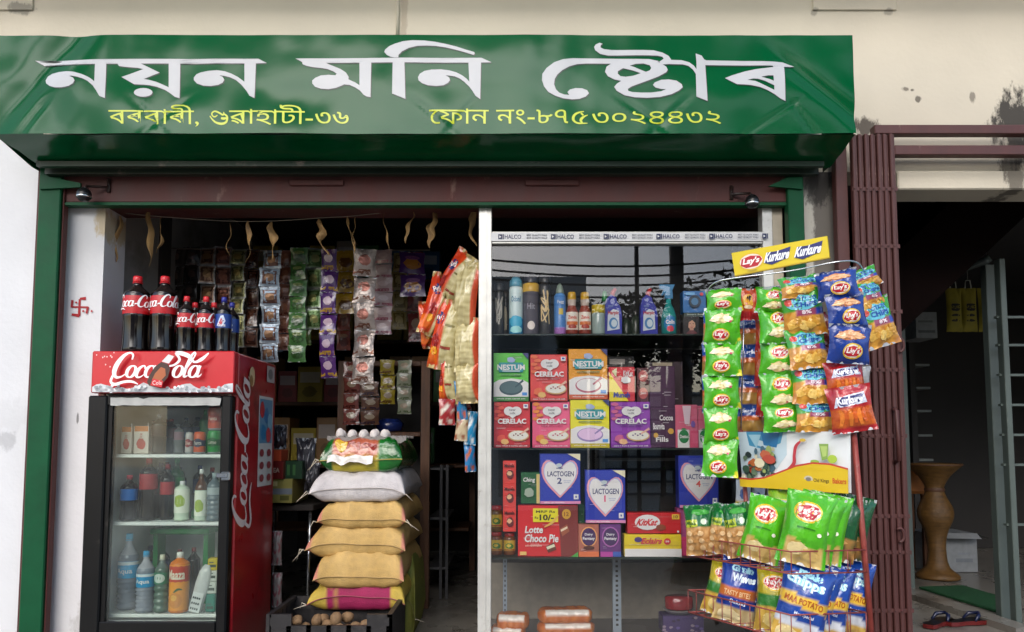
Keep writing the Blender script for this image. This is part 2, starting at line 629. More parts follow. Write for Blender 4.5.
# ---------------------------------------------------------------- pouches (snack bags, sachets)
def pouch(name, w_, h_, T, cfn, seed=0, art=None, mats=('film',), nu=16, nv=20, back='#a9adb2', seal=0.07, sag=0.0, crumple=1.0, artlen=0.09):
    """a filled film bag standing in x, z round its own middle, front to -y"""
    def surf(u, v, side, lift=0.0):
        a, b = 2 * u - 1, v
        bb = max(0, min(1, (b - seal) / (1 - 2 * seal)))
        e = sin(pi * bb)
        k = max(0, 1 - a * a)
        bul = T / 2 * (k ** 0.5) * (e ** 0.55 if e > 0 else 0) * (1 + sag * (0.5 - b))
        x = a * w_ / 2 * (1 - 0.09 * (e ** 0.8 if e > 0 else 0))
        ed = min(1, k * 3)
        cr = crumple * T * 0.09 * ed * (nz(a * 3.2 + seed * 7.3, b * 3.0, side * 5) + 0.6 * nz(a * 9 + seed, b * 4 + 3, side * 9)
                                        + 1.3 * sin(a * 9 + seed + 2 * nz(a * 2, seed)) * exp(-min(bb, 1 - bb) * 9) * 0.6)
        wav = T * 0.10 * sin(a * 4.5 + seed * 2.2) * (1 - min(1, min(b, 1 - b) / 0.12)) * crumple
        z = (b - 0.5) * h_ + 0.012 * h_ * nz(a * 2 + seed * 3, b * 5)
        y = -(bul + cr + lift) if side > 0 else (bul * 0.85 - cr)
        return (x, y + wav, z)
    mb = MB()
    mb.grid(lambda u, v: surf(u, v, 1), nu, nv, lambda u, v: cfn(u, v), 0)
    mb.grid(lambda u, v: surf(u, v, -1), max(6, nu // 2), max(8, nv // 2), back, 0, flip=True)
    if art:
        A = Art(mb, lambda u, v, l: surf(u, v, 1, l), 0, artlen, h_ / w_, 0.0005)
        art(A)
    return mb

def put(mb_or_obj, name, mats, cx, cy, Y, rz=0, roll=0, tilt=0, parent=None, **kw):
    """stand a bag so that its middle is at that place"""
    p = P(cx, cy, Y)
    return mb_or_obj.obj(name, mats, p, (radians(tilt), radians(roll), radians(rz)), parent, **kw)
# ================================================================ SETTING
FL = 0.58                                                    # shop floor above the road
WY = 3.30                                                    # wall plane
def X(px, py, Y): return P(px, py, Y).x
def Z(py, Y, px=512): return P(px, py, Y).z

mb = MB(); mb.box(-40, 40, -40, 2.45, -0.3, 0, '#5d5852')
mb.obj('road', 'asphalt', kind='structure')
mb = MB(); mb.box(-40, 40, 2.45, 40, -0.3, FL - 0.004, '#77736c', bev=0.01)
mb.obj('shop_floor', 'floor', kind='structure')

zt = Z(172, WY)                                              # top of opening behind the fascia
xl0, xl1 = X(62, 300, WY), X(102, 300, WY + .02)
xr0, xr1 = X(800, 300, WY), X(848, 300, WY)
zh = Z(190, 3.28, 960)                                       # soffit over the neighbouring doorway
wallmat('creamwall', '#c8bfac', [
    (X(1016, 120, WY), 0, Z(128, WY), .12, .2, '#2c2823', .96), (X(866, 120, WY), 0, Z(122, WY) - .02, .07, .05, '#3a3028', .9),
    (X(906, 89, WY), 0, Z(89, WY), .022, .014, '#5d554a', .8), (X(918, 99, WY), 0, Z(99, WY), .016, .016, '#453d34', .8), (X(912, 90, WY), 0, Z(90, WY), .012, .01, '#453d34', .8),
    (X(972, 96, WY), 0, Z(97, WY), .016, .03, '#5a5248', .7),
   
    (X(1012, 182, WY), 0, Z(168, WY), .06, .2, '#4a433a', .8), (X(404, 20, WY), 0, Z(18, WY), .018, .3, '#9b8a76', .5),
    (X(22, 8, WY), 0, Z(9, WY), .07, .03, '#77736a', .7), (X(815, 12, WY), 0, Z(12, WY), .02, .02, '#6a645a', .5),
    (X(888, 12, WY), 0, Z(12, WY), .025, .02, '#6a645a', .5)])
wallmat('whitewall', '#d3d4d6', [
    (X(14, 410, WY), 0, Z(418, WY), .07, .10, '#8d8d8b', .12), (X(8, 432, WY), 0, Z(438, WY), .05, .05, '#77777a', .35),
    (X(75, 420, WY), 0, Z(418, WY), .006, .03, '#5d5d5d', .8),
    (X(100, 225, WY), 0, Z(222, WY), .04, .09, '#b5a27c', .8), (X(90, 600, WY), 0, Z(630, WY), .1, .15, '#9a9894', .5)])

b = thing('shop_building', 'cream and white plastered shop building with stained walls and a concrete overhang', 'building', (0, WY, 0))
B0 = (0, WY, 0)
mb = MB(); mb.box(-3.6, 4.2, WY, WY + .18, zt, 4.2)
# cream front wall cut for the neighbouring doorway
mb = MB(); mb.box(-3.6, xr1 + .25, WY, WY + .18, zt, 4.2); mb.box(xr1 + .25, 4.4, WY, WY + .18, zh + .085, 4.2)
mb.obj('upper_wall', 'creamwall', parent=b, base=B0)
mb = MB(); mb.box(xr1 + .22, 4.4, WY - .03, WY + .15, zh, zh + .083, bev=.006)
mb.obj('doorway_lintel', 'creamwall', parent=b, base=B0)
mb = MB(); mb.box(-3.6, xl0 - .02, WY - .012, WY + .18, FL, Z(141, WY))
mb.obj('left_wall', 'whitewall', parent=b, base=B0)
mb = MB(); mb.box(xl0 - .018, xl1, WY + .02, WY + .2, FL, zt - .002)
mb.obj('white_pier', 'whitewall', parent=b, base=B0)
mb = MB(); mb.box(-3.6, 4.4, 3.12, WY - .001, 3.56, 3.7, bev=.01)
mb.obj('overhang_slab', 'creamwall', parent=b, base=B0)
for k, (a, c) in enumerate([(-14, 34), (812, 896)]):          # shallow plaster pads under the slab
    mb = MB(); mb.box(X(a, 6, WY), X(c, 6, WY), WY - .010, WY - .001, Z(11, WY), 3.559, bev=.004)
    mb.obj('plaster_pad', 'creamwall', parent=b, base=B0)
mb = MB(); mb.tube([(X(398, 15, WY), WY - .006, Z(36, WY)), (X(398, 15, WY), WY - .006, 3.555)], .008)
mb.obj('conduit', 'creamwall', parent=b, base=B0)
# shop interior shell
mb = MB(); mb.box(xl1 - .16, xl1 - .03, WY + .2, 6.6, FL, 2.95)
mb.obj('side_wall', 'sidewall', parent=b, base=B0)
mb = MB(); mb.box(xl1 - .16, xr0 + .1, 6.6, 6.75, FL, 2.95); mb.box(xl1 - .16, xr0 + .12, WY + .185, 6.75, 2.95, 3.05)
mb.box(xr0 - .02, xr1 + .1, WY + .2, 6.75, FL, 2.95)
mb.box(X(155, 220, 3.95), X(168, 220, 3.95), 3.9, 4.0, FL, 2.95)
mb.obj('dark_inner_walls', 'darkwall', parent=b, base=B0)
# pier with peeling paint between the two doorways
wallmat('peelwall', '#6a655f', [(X(807, 215, WY), 0, Z(235, WY), .035, .28, '#bdb9ae', .95), (X(825, 300, WY), 0, Z(330, WY), .06, .3, '#3f3a36', .7),
                                (X(820, 185, WY), 0, Z(185, WY), .09, .1, '#33302d', .9)])
mb = MB(); mb.box(xr0 + .02, xr1 - .05, WY - .005, WY + .18, FL, zt - .002)
mb.obj('peeling_pier', 'peelwall', parent=b, base=B0)
# neighbouring room
x9 = X(897, 400, WY)
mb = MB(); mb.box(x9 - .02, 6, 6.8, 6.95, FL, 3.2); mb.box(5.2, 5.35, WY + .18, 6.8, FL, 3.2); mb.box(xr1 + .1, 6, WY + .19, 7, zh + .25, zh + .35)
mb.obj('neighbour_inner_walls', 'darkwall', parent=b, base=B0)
# slanting soffit of the stairs
mb = MB()
ya, yb = 3.9, 5.3
q0, q1 = P(880, 352, ya), P(1080, 165, ya)
mb.idx([(q0.x, ya, q0.z), (q1.x, ya, q1.z), (q1.x, ya, q1.z + .42), (q0.x, ya, q0.z + .42), (q0.x, yb, q0.z), (q1.x, yb, q1.z), (q1.x, yb, q1.z + .42), (q0.x, yb, q0.z + .42)],
       [(0, 1, 2, 3), (0, 4, 5, 1), (3, 2, 6, 7), (4, 7, 6, 5), (0, 3, 7, 4), (1, 5, 6, 2)], '#4a2522', 0, False)
mb.obj('stair_soffit', 'stairpaint', parent=b, base=B0)
q2 = G(910, 592, FL); q3 = G(1030, 632, FL)
mb = MB()
mb.idx([(q2.x, q2.y, FL + .03), (q3.x, q3.y, FL + .03), (q3.x - .10, q3.y - .05, FL + .03), (q2.x - .12, q2.y - .05, FL + .03),
        (q2.x, q2.y, FL - .01), (q3.x, q3.y, FL - .01), (q3.x - .10, q3.y - .05, FL - .01), (q2.x - .12, q2.y - .05, FL - .01)],
       [(0, 1, 2, 3), (0, 4, 5, 1), (1, 5, 6, 2), (2, 6, 7, 3), (3, 7, 4, 0)], '#77736c', 0, False)
mb.obj('doorway_threshold', 'floor', parent=b, base=B0)
# the red mark on the pier, brushed on in four bent strokes
mb = MB()
A = Art(mb, lambda u, v, l: (P(80, 307, WY + .02).x + u * .036, WY + .0185 - l, P(80, 307, WY + .02).z + v * .038), 0, 9, 1, .0005)
for pts in ([(0, -1), (.02, .9)], [(-.9, 0), (1, .05)], [(0, .9), (.75, .95)], [(0, -1), (-.85, -.95)], [(-.9, 0), (-.95, .85)], [(1, .05), (.95, -.7)]):
    A.stroke([(a + R.uniform(-.08, .08), c + R.uniform(-.1, .1), .18 + .22 * R.random()) for a, c in pts], '#a3272c', k=1)
for a, c in ((1.5, -.5), (-.4, .5), (.5, -.5)): A.ell(a, c, .14, .12, '#a3272c', 8)
mb.obj('painted_mark', 'matte', parent=b, base=B0)

# ---------------------------------------------------------------- what stands across the road (seen mirrored in the case glass)
def mir(px, py, D): p = P(px, py, D); return Vector((p.x, 2 * 3.33 - p.y, p.z))
mb = MB()
p0, p1 = mir(600, 300, 17), mir(800, 235, 17)
mb.box(p0.x, p1.x + 3, -14, p0.y, 0, 2.6, '#e9ebec')
o = thing('opposite_building', 'pale building across the road mirrored in the glass case', 'building', (p0.x, p0.y, 0))
mb.obj('wall', 'matte', parent=o, base=o.location)
mb = MB()
for k in range(9):
    z = 2.5 - k * .27
    mb.box(p0.x - .1, p1.x + 3.1, p0.y + .001, p0.y + .12, z, z + .05, '#5f666b')
mb.obj('ledge', 'matte', parent=o, base=o.location)
mb = MB(); mb.box(-7.5, p0.x - .3, -13, -10.4, 0, 5.2, '#d8dada')
o = thing('grey_shop_row', 'grey low row of closed shops across the road', 'building', (-4, -10.4, 0))
mb.obj('wall', 'matte', parent=o, base=o.location)
mb = MB()
for k in range(7):
    x = -7.2 + k * 1.15
    if x + .9 < p0.x - .35: mb.box(x, x + .9, -10.399, -10.36, 0.3, 4.9, '#9a9d9f')
mb.obj('shutter', 'matte', parent=o, base=o.location)
for k, py in enumerate((252, 262, 271, 283, 292)):
    a, c = mir(440, py + 3, 13.5), mir(820, py - 2, 13.5)
    mb = MB(); mb.tube([a.lerp(c, i / 12) - Vector((0, 0, .25 * sin(pi * i / 12))) for i in range(13)], .022, 6, '#2b2a28')
    tag(mb.obj('power_line', 'matte', base=a), f'{("topmost", "second", "middle", "fourth", "lowest")[k]} dark wire over the road, mirrored in the glass case', 'wire', 'wires over the road')
p = mir(677, 300, 14)
mb = MB(); mb.tube([(p.x, p.y, 0), (p.x, p.y, 7)], .13, 10, '#2b2a28')
tag(mb.obj('utility_pole', 'matte', base=(p.x, p.y, 0)), 'dark thick pole mirrored in the glass case', 'pole')
p = mir(637, 300, 14)
mb = MB(); mb.tube([(p.x, p.y, 0), (p.x, p.y, 6.5)], .04, 8, '#3a3a38')
tag(mb.obj('wire_post', 'matte', base=(p.x, p.y, 0)), 'thin dark post mirrored in the glass case', 'pole')
def leaves(mb, c, r, n, s, cols, rnd):
    for _ in range(n):
        d = Vector((rnd.gauss(0, 1), rnd.gauss(0, 1), rnd.gauss(0, .7)))
        d = d.normalized() * (rnd.random() ** .45)
        p = Vector(c) + Vector((d.x * r[0], d.y * r[1], d.z * r[2]))
        a = Vector((rnd.uniform(-1, 1), rnd.uniform(-1, 1), rnd.uniform(-.6, .6))).normalized() * s
        b_ = a.cross(Vector((rnd.uniform(-1, 1), rnd.uniform(-1, 1), 1))).normalized() * s * .4
        mb.face([p - a, p + b_, p + a, p - b_], rnd.choice(cols))
rt = random.Random(3)
p = mir(790, 260, 13)
o = thing('street_tree', 'leafy dark tree mirrored in the top of the glass case', 'tree', (p.x + .6, p.y, 0))
mb = MB(); mb.tube([(p.x + .6, p.y, 0), (p.x + .5, p.y, 1.6), (p.x + .3, p.y, 3.2), (p.x + .1, p.y, 4.6)], [.16, .13, .1, .05], 8, '#3d3128')
mb.tube([(p.x + .45, p.y, 2.2), (p.x - .5, p.y + .2, 3.9)], [.07, .03], 6, '#3d3128')
mb.obj('trunk', 'matte', parent=o, base=o.location)
mb = MB()
for c, r in (((p.x, p.y, p.z + .7), (1.1, 1, .6)), ((p.x - 1.1, p.y, p.z + .75), (.7, .7, .35)), ((p.x + 1, p.y, p.z + .4), (.9, .9, .8))):
    leaves(mb, c, r, 900, .1, ['#2c4420', '#3a5528', '#223618'], rt)
mb.obj('crown', 'matte', parent=o, base=o.location)
o = thing('sign_reflection_tree', 'broad unseen tree added over the road to darken the reflection in the glossy sign', 'tree', (-7, -4, 0))  # added out of view so the upper sign mirrors something dark
mb = MB(); mb.tube([(-7, -4, 0), (-6.8, -4, 3), (-5.5, -3.8, 6.2), (-2, -3.6, 7.6)], [.3, .24, .16, .06], 8, '#3d3128'); mb.tube([(-5.6, -3.8, 6), (-1, -4, 7), (4, -3.6, 7.8)], [.14, .1, .04], 6, '#3d3128')
mb.obj('trunk', 'matte', parent=o, base=o.location)
mb = MB()
for k in range(13): leaves(mb, (-7.5 + k * 1.15, -3.9 + .5 * sin(k * 2), 7.75 + .25 * sin(k * 1.3)), (1.0, .9, 1.35), 800, .2, ['#2c4420', '#3a5528', '#223618'], rt)
mb.obj('crown', 'matte', parent=o, base=o.location)
for k, (px, py, rx, rz) in enumerate([(622, 304, .6, .8), (660, 298, .8, .9), (705, 292, .8, 1.0), (745, 278, .8, 1.4), (590, 312, .6, .7)]):
    p = mir(px, py, 13)
    o = thing('roadside_bush', 'dark bush across the road mirrored in the glass case', 'bush', (p.x, p.y, 0), group='bushes across the road')
    mb = MB(); leaves(mb, (p.x, p.y, p.z - rz * .7), (rx, .7, rz), 1300, .09, ['#22351a', '#2f4622', '#1b2a14'], rt)
    mb.obj('foliage', 'matte', parent=o, base=o.location)
    mb = MB(); mb.tube([(p.x, p.y, 0), (p.x + .05, p.y, max(.3, p.z - rz * .5))], .05, 6, '#3d3128'); mb.obj('stem', 'matte', parent=o, base=o.location)

# ================================================================ FASCIA SIGN
YS = 2.95
ctr = P(425, 85, YS)
def wr(x, z):                                               # slack of the stretched banner
    zz = (z - P(512, 84, YS).z)
    f = .5 - .5 * sm(-.12, .14, zz)                          # looser towards the bottom
    y = .007 * nz(x * 2.2, zz * 3.5, 2) + .012 * f * nz(x * 3.1 + zz * 3, zz * 4, 5) + .0025 * nz(x * 9, zz * 7, 8)
    y += .006 * sin((x * 2.3 + zz * 5) * 2.1) * f
    for cx_, sl, wd, am in ((-1.55, .9, .02, .004), (-1.2, -1.3, .018, .003), (-.45, 1.1, .022, .004), (-.1, -.8, .016, .003), (.35, 1.4, .02, .003), (.75, -1.0, .02, .004), (1.05, .7, .015, .005), (1.24, -1.6, .014, .005), (-1.8, -.7, .02, .005)):
        d = (x - cx_) + zz * sl                                   # short sharp creases
        y += am * (1 - min(1, abs(d) / wd)) * sm(-.02, -.1, zz) if True else 0
    d = (x - 1.22) + (zz + .02) * 1.2                        # fold across the right end
    y += .014 * exp(-(d / .05) ** 2) * sm(.95, 1.2, x)
    d = (x + 1.9) - zz * .8
    y += .012 * exp(-(d / .07) ** 2)
    return y
xs0, xs1 = X(-6, 90, YS), X(854.5, 90, YS)
zs0, zs1 = Z(133.5, YS), Z(35, YS)
sg = thing('shop_sign', 'long glossy green fascia sign with white and yellow Assamese lettering', 'sign', (ctr.x, YS, zs0))
mb = MB(); mb.grid(lambda u, v: (xs0 + (xs1 - xs0) * u, YS + wr(xs0 + (xs1 - xs0) * u, zs0 + (zs1 - zs0) * v), zs0 + (zs1 - zs0) * v), 220, 40, '#0a5a36')
mb.grid(lambda u, v: (xs0 + .002 + (xs1 - xs0 - .004) * u, YS + .02 + (3.27 - YS) * v, zs1 - .001), 4, 2, '#0a5a36')
mb.obj('banner_face', 'tarp', parent=sg, base=sg.location)
zb, yb2 = Z(167, 3.2), 3.2
mb = MB()
mb.grid(lambda u, v: (xs0 + (xs1 - xs0) * u + v * (.05 * (1 - u)), YS + .004 + (yb2 - YS) * v, zs0 - .002 + (zb - zs0) * v + .006 * nz(u * 14, v * 3)), 90, 8, '#0a5a36', flip=True)
mb.obj('banner_underside', 'tarp', parent=sg, base=sg.location)
mb = MB()
for xe, sgn in ((xs0 + .004, -1), (xs1 - .004, 1)):
    q = [(xe, YS + .012, zs0), (xe, yb2, zb), (xe, 3.27, zb), (xe, 3.27, zs1 - .004), (xe, YS + .012, zs1 - .004)]
    mb.face(q if sgn > 0 else q[::-1], '#0a5a36')
mb.obj('banner_end', 'tarp', parent=sg, base=sg.location)
mb = MB()
mb.box(xs0 + .06, xs1 - .05, 3.2, 3.235, zb - .03, zb - .004, '#1b2a20')
mb.box(xs0 + .06, xs1 - .05, 3.14, 3.165, zb - .018, zb + .004, '#12301f')
mb.obj('sign_frame', 'paint', parent=sg, base=sg.location)
# lettering traced in photo pixels and carried onto the banner plane
def ontf(px, py, l):
    p = P(px, py, YS)
    return (p.x, YS + wr(p.x, p.z) - l - .0006, p.z)
def CR(x0, y0, s): return lambda L_: [(x0 + a / s, y0 + c / s) for a, c in L_]
c1, c2, c3, c4 = CR(30, 35, 7.877), CR(150, 35, 7.877), CR(290, 35, 9.027), CR(380, 35, 8.533)
c5, c6, c7 = CR(535, 35, 7.877), CR(590, 35, 7.877), CR(680, 45, 8.533)
LET = [
 ([(33.8, 59.8), (258.5, 58.9), (266.8, 63.2), (256, 63.6), (42.7, 64.4)], ()),
 (c1([(515, 225), (605, 225), (600, 505), (555, 487), (530, 445), (500, 402), (460, 367), (420, 346), (380, 333), (330, 323), (312, 325), (345, 340), (357, 362), (345, 385), (310, 405), (255, 415), (195, 413), (150, 398), (120, 375), (113, 350), (130, 318), (165, 298), (220, 288), (290, 285), (350, 292), (410, 310), (460, 332), (495, 355), (512, 370)]), ()),
 (c1([(690, 225), (705, 248), (760, 255), (850, 262), (897, 272), (725, 335), (825, 392), (900, 395), (945, 400), (1005, 413), (1065, 435), (1105, 460), (1145, 490), (1180, 500), (1185, 225), (1095, 225), (1095, 415), (1045, 392), (995, 372), (945, 358), (900, 350), (1025, 300), (890, 235), (870, 225)]), ()),
 (c1([(897 + 73 * cos(t * pi / 10), 457 + 35 * sin(t * pi / 10)) for t in range(20)]), ()),
 (c2([(745, 225), (835, 225), (825, 500), (785, 480), (760, 440), (720, 392), (680, 357), (630, 334), (580, 323), (548, 320), (575, 333), (587, 355), (575, 378), (540, 396), (480, 405), (420, 400), (370, 382), (345, 355), (345, 335), (365, 310), (400, 295), (460, 284), (530, 280), (590, 288), (640, 305), (690, 330), (725, 355), (745, 370)]), ()),
 ([(295.5, 58.6), (481.4, 58.2), (491.5, 62.8), (480, 63), (325, 63), (304, 62.5)], ()),
 (c3([(80, 228), (110, 245), (115, 265), (150, 280), (210, 292), (290, 300), (340, 308), (390, 328), (422, 350), (410, 365), (350, 360), (280, 365), (230, 385), (200, 410), (200, 435), (225, 465), (280, 483), (350, 487), (410, 478), (455, 462), (490, 447), (540, 452), (590, 475), (630, 500), (665, 540), (690, 555), (728, 563), (735, 250), (628, 250), (628, 455), (590, 430), (550, 412), (528, 400), (530, 380), (505, 340), (460, 310), (400, 285), (350, 265), (325, 252), (320, 228)]), ()),
 (c4([(110, 235), (210, 235), (218, 550), (105, 505)]), ()),
 (c4([(125, 197), (90, 190), (60, 175), (38, 150), (45, 130), (80, 100), (130, 78), (200, 58), (280, 50), (380, 52), (470, 62), (560, 80), (650, 102), (730, 128), (805, 150), (808, 165), (800, 175), (720, 150), (640, 128), (560, 110), (480, 98), (400, 95), (320, 98), (250, 115), (190, 145), (160, 175), (158, 197)]), ()),
 (c4([(755, 235), (862, 235), (855, 548), (815, 520), (790, 480), (760, 440), (720, 402), (680, 372), (640, 355), (590, 347), (560, 345), (590, 362), (598, 385), (580, 410), (540, 430), (480, 437), (410, 432), (360, 415), (330, 390), (325, 365), (340, 335), (380, 310), (440, 298), (520, 295), (590, 303), (650, 320), (700, 345), (740, 375), (762, 400)]), ()),
 (c5([(980, 208), (900, 190), (620, 187), (300, 185), (220, 195), (150, 220), (90, 265), (58, 310), (55, 360), (70, 405), (105, 450), (160, 480), (220, 500), (290, 508), (350, 503), (400, 485), (425, 460), (410, 435), (370, 420), (320, 418), (275, 430), (255, 450), (270, 472), (230, 470), (190, 455), (165, 430), (150, 390), (155, 350), (175, 315), (215, 280), (270, 250), (330, 232), (400, 226), (610, 226), (760, 222), (900, 224)]), ()),
 (c6([(170, 222), (130, 250), (118, 290), (140, 325), (190, 350), (245, 362), (210, 385), (190, 410), (210, 440), (270, 475), (350, 492), (450, 497), (550, 490), (640, 470), (700, 440), (728, 415), (720, 390), (680, 362), (620, 352), (560, 355), (510, 375), (495, 395), (515, 415), (560, 427), (600, 428), (560, 445), (480, 455), (400, 455), (330, 450), (300, 440), (298, 425), (330, 405), (400, 380), (470, 355), (540, 328), (600, 295), (612, 275), (600, 250), (570, 232), (540, 215), (480, 200), (330, 196)]),
  (c6([(260, 262), (220, 285), (218, 305), (240, 325), (280, 330), (340, 322), (400, 302), (330, 278)]), c6([(312, 242), (360, 228), (420, 225), (470, 240), (482, 262), (470, 280), (440, 292), (400, 276), (350, 254)]))),
 (c6([(100, 70), (75, 62), (45, 75), (32, 95), (40, 120), (80, 150), (140, 162), (450, 160), (530, 163), (570, 172), (580, 188), (545, 212), (560, 234), (640, 228), (640, 195), (620, 165), (570, 138), (500, 120), (430, 117), (170, 118), (110, 112), (82, 98), (85, 80)]), ()),
 (c6([(630, 196), (720, 198), (780, 215), (815, 240), (838, 270), (838, 215), (832, 145), (880, 162), (905, 200), (908, 240), (922, 525), (835, 490), (832, 310), (810, 275), (775, 245), (730, 232), (630, 230)]), ()),
 (c7([(195, 118), (225, 130), (880, 143), (980, 178), (890, 183), (800, 178), (215, 172)]), ()),
 (c7([(790, 178), (890, 183), (893, 485), (845, 460), (800, 425), (740, 390), (680, 365), (600, 348), (540, 342), (485, 340), (430, 312), (383, 285), (450, 258), (550, 228), (650, 208), (740, 197), (795, 190)]),
  (c7([(690, 275), (750, 263), (795, 263), (797, 310), (760, 295)]), c7([(572, 302), (620, 290), (660, 292), (720, 310), (770, 335), (800, 350), (800, 390), (740, 360), (680, 330), (640, 312)]))),
]
def letters(dx, dy, col, base):
    mb = MB()
    A = Art(mb, lambda u, v, l: ontf(u, v, l), 0, 7.0, 1, .00007)
    A.l = base
    for pts, holes in LET:
        # pixel y runs down, so the triangle turning is fixed by mirroring
        for_l = [[(a + dx, c + dy) for a, c in q] for q in [pts, *holes]]
        flat = [p for q in for_l for p in q]
        for t in tessellate_polygon([[Vector((p[0], p[1], 0)) for p in q] for q in for_l]):
            A.tri(tuple(flat[i] for i in t)[::-1], col)
        A.l += 1
    # triangles come out facing the wall in pixel space: turn them
    mb.Fc = [f[::-1] for f in mb.Fc]
    return mb
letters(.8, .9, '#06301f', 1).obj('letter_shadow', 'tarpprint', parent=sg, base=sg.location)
letters(0, 0, '#b4b6b8', 22).obj('shop_name_lettering', 'tarpprint', parent=sg, base=sg.location)
mb = MB()
A = Art(mb, lambda u, v, l: ontf(u, -v, l), 0, 7.0, 1, .00012)
YC = '#bcc82a'
A.text("বৰবাৰী,", 109.5, -126.8, 199, -104.6, YC)
A.text("ৱাহাটী-৩৬", 229.5, -125.6, 348.5, -104.6, YC)
q5 = lambda L_, x0, y0, s, w_: [(x0 + a / s, -(y0 + c / s), w_ * k) for a, c, k in L_]
A.stroke(q5([(290, 255, .5), (275, 315, .9), (190, 268, 1), (105, 240, .9), (45, 285, .8), (75, 345, .7), (120, 350, .8), (160, 318, .5)], 210, 100, 20.48, 1.7), YC)
A.stroke(q5([(5, 335, .5), (60, 410, .8), (130, 468, 1.1), (240, 498, 1.4), (330, 470, 1.3), (362, 400, 1.2), (350, 335, 1), (280, 285, .8)], 210, 100, 20.48, 1.7), YC)
A.stroke(q5([(235, 380, 1.2), (290, 390, 1.5), (345, 380, 1)], 210, 100, 20.48, 1.7), YC)
A.text("েফান নং-৮৭", 429, -124.6, 568, -108.4, YC)
A.stroke(q5([(490, 135, .5), (420, 145, .9), (340, 175, 1.3), (285, 225, 1.6), (268, 285, 1.7), (285, 330, 1.4), (335, 368, 1.1), (410, 383, 1), (560, 380, .5)], 560, 105, 20.48, 1.6), YC)
A.stroke(q5([(430, 165, .9), (450, 190, 1.1), (480, 215, .8)], 560, 105, 20.48, 1.6), YC)
A.stroke(q5([(570, 208, .4), (510, 232, .9), (450, 275, 1.6), (425, 320, 1.6), (455, 380, .9)], 560, 105, 20.48, 1.6), YC)
A.text("৩০২৪৪৩২", 592, -124.4, 721, -111.3, YC)
mb.obj('address_lettering', 'tarpprint', parent=sg, base=sg.location)

# ================================================================ SHUTTER BOX, POSTS
sb = thing('rolling_shutter', 'maroon housing of the rolled up shutter under the green sign', 'shutter', (P(420, 200, 3.27).x, 3.27, Z(203, 3.27)))
x0, x1 = X(64, 190, 3.27), X(786, 190, 3.27)
z0, z1 = Z(203, 3.27), Z(166, 3.27)
mb = MB(); mb.box(x0, x1, 3.262, 3.5, z0, z1 + .02, bev=.004)
mb.obj('housing', 'maroon', parent=sb, base=sb.location)
mb = MB(); mb.box(x0, x1, 3.255, 3.30, z0 - .014, z0 - .001)
mb.obj('bottom_bar', 'greenpaint', parent=sb, base=sb.location)
for px in (317, 552):
    mb = MB(); mb.box(X(px - 27, 183, 3.26), X(px + 27, 183, 3.26), 3.25, 3.261, Z(186, 3.26), Z(180, 3.26), bev=.003)
    mb.obj('pull_slot', 'maroon', parent=sb, base=sb.location)
mb = MB()
for k in range(40):                                         # slats of the rolled curtain, seen from below
    mb.box(x0 + .05, x1 - .05, 3.32 + k * .004, 3.322 + k * .004, z0 + .004, z0 + .01, '#302322')
dfm = [('left', 51, 33, (40, 62)), ('right', 795, 812, (787, 803))]
for nm, pa, pb_, (pa0, pa1) in dfm:
    xa, xb = X(pa0, 178, 3.24), X(pa1, 178, 3.24)
    o = thing('door_post', 'green painted post beside the white pier' if nm == 'left' else 'green painted post in front of the peeling grey pier', 'post', ((xa + xb) / 2, 3.24, FL))
    mb = MB(); mb.box(xa, xb, 3.235, 3.285, FL, z1 + .03, bev=.004)
    if nm == 'right': mb.obj('shaft', 'greenpaint', parent=o, base=o.location)
    else:
        mb.obj('shaft', 'greenpaint', parent=o, base=o.location)
        mb = MB(); mb.box(xa - .012, xa - .001, 3.245, 3.283, FL, z1, bev=.002); mb.box(xb + .001, xb + .008, 3.25, 3.285, FL, z1, bev=.002); mb.obj('edge_strip', 'maroon', parent=o, base=o.location)
    mb = MB()
    if nm == 'left': mb.prism([(xa + .01, Z(190, 3.235)), (X(82, 188, 3.235), Z(188, 3.235)), (X(82, 184, 3.235), Z(184, 3.235)), (xa + .01, Z(176, 3.235))], 3.222, 3.234)
    else: mb.prism([(X(768, 187, 3.235), Z(187, 3.235)), (xb - .01, Z(190, 3.235)), (xb - .01, Z(178, 3.235)), (X(785, 179, 3.235), Z(179, 3.235))], 3.222, 3.234)
    mb.obj('bracket', 'greenpaint', parent=o, base=o.location)
for nm, px, py, arm in (('left', 84, 195, 108), ('right', 752, 202, 732)):
    p = P(px, py, 3.19)
    o = thing('shutter_lamp', 'round black lamp on a bracket by the ' + ('white pier' if nm == 'left' else 'top right of the glass case'), 'lamp', p)
    r_ = .03
    mb = MB(); mb.lathe([(.006, -.028), (.018, -.024), (.027, -.012), (.030, .004), (.024, .02), (.012, .03), (.004, .033)], p.x, p.y, p.z, 16, '#17181a')
    mb.obj('housing', 'plastic', parent=o, base=p)
    mb = MB(); mb.lathe([(.0285, -.012), (.0305, -.010), (.0305, -.004), (.029, -.002)], p.x, p.y, p.z, 20, '#c9ced2', cap=False)
    mb.obj('rim', 'chrome', parent=o, base=p)
    q = P(arm, py - 10, 3.25)
    mb = MB(); mb.tube([p + Vector((0, 0, .03)), p + Vector((0, .02, .045)), q + Vector((0, .0, -.01)), q], .006, 8, '#2a1d1b'); mb.tube([q + Vector((0, .008, -.03)), q + Vector((0, .008, .03))], .008, 6, '#2a1d1b')
    mb.obj('arm', 'plastic', parent=o, base=p)

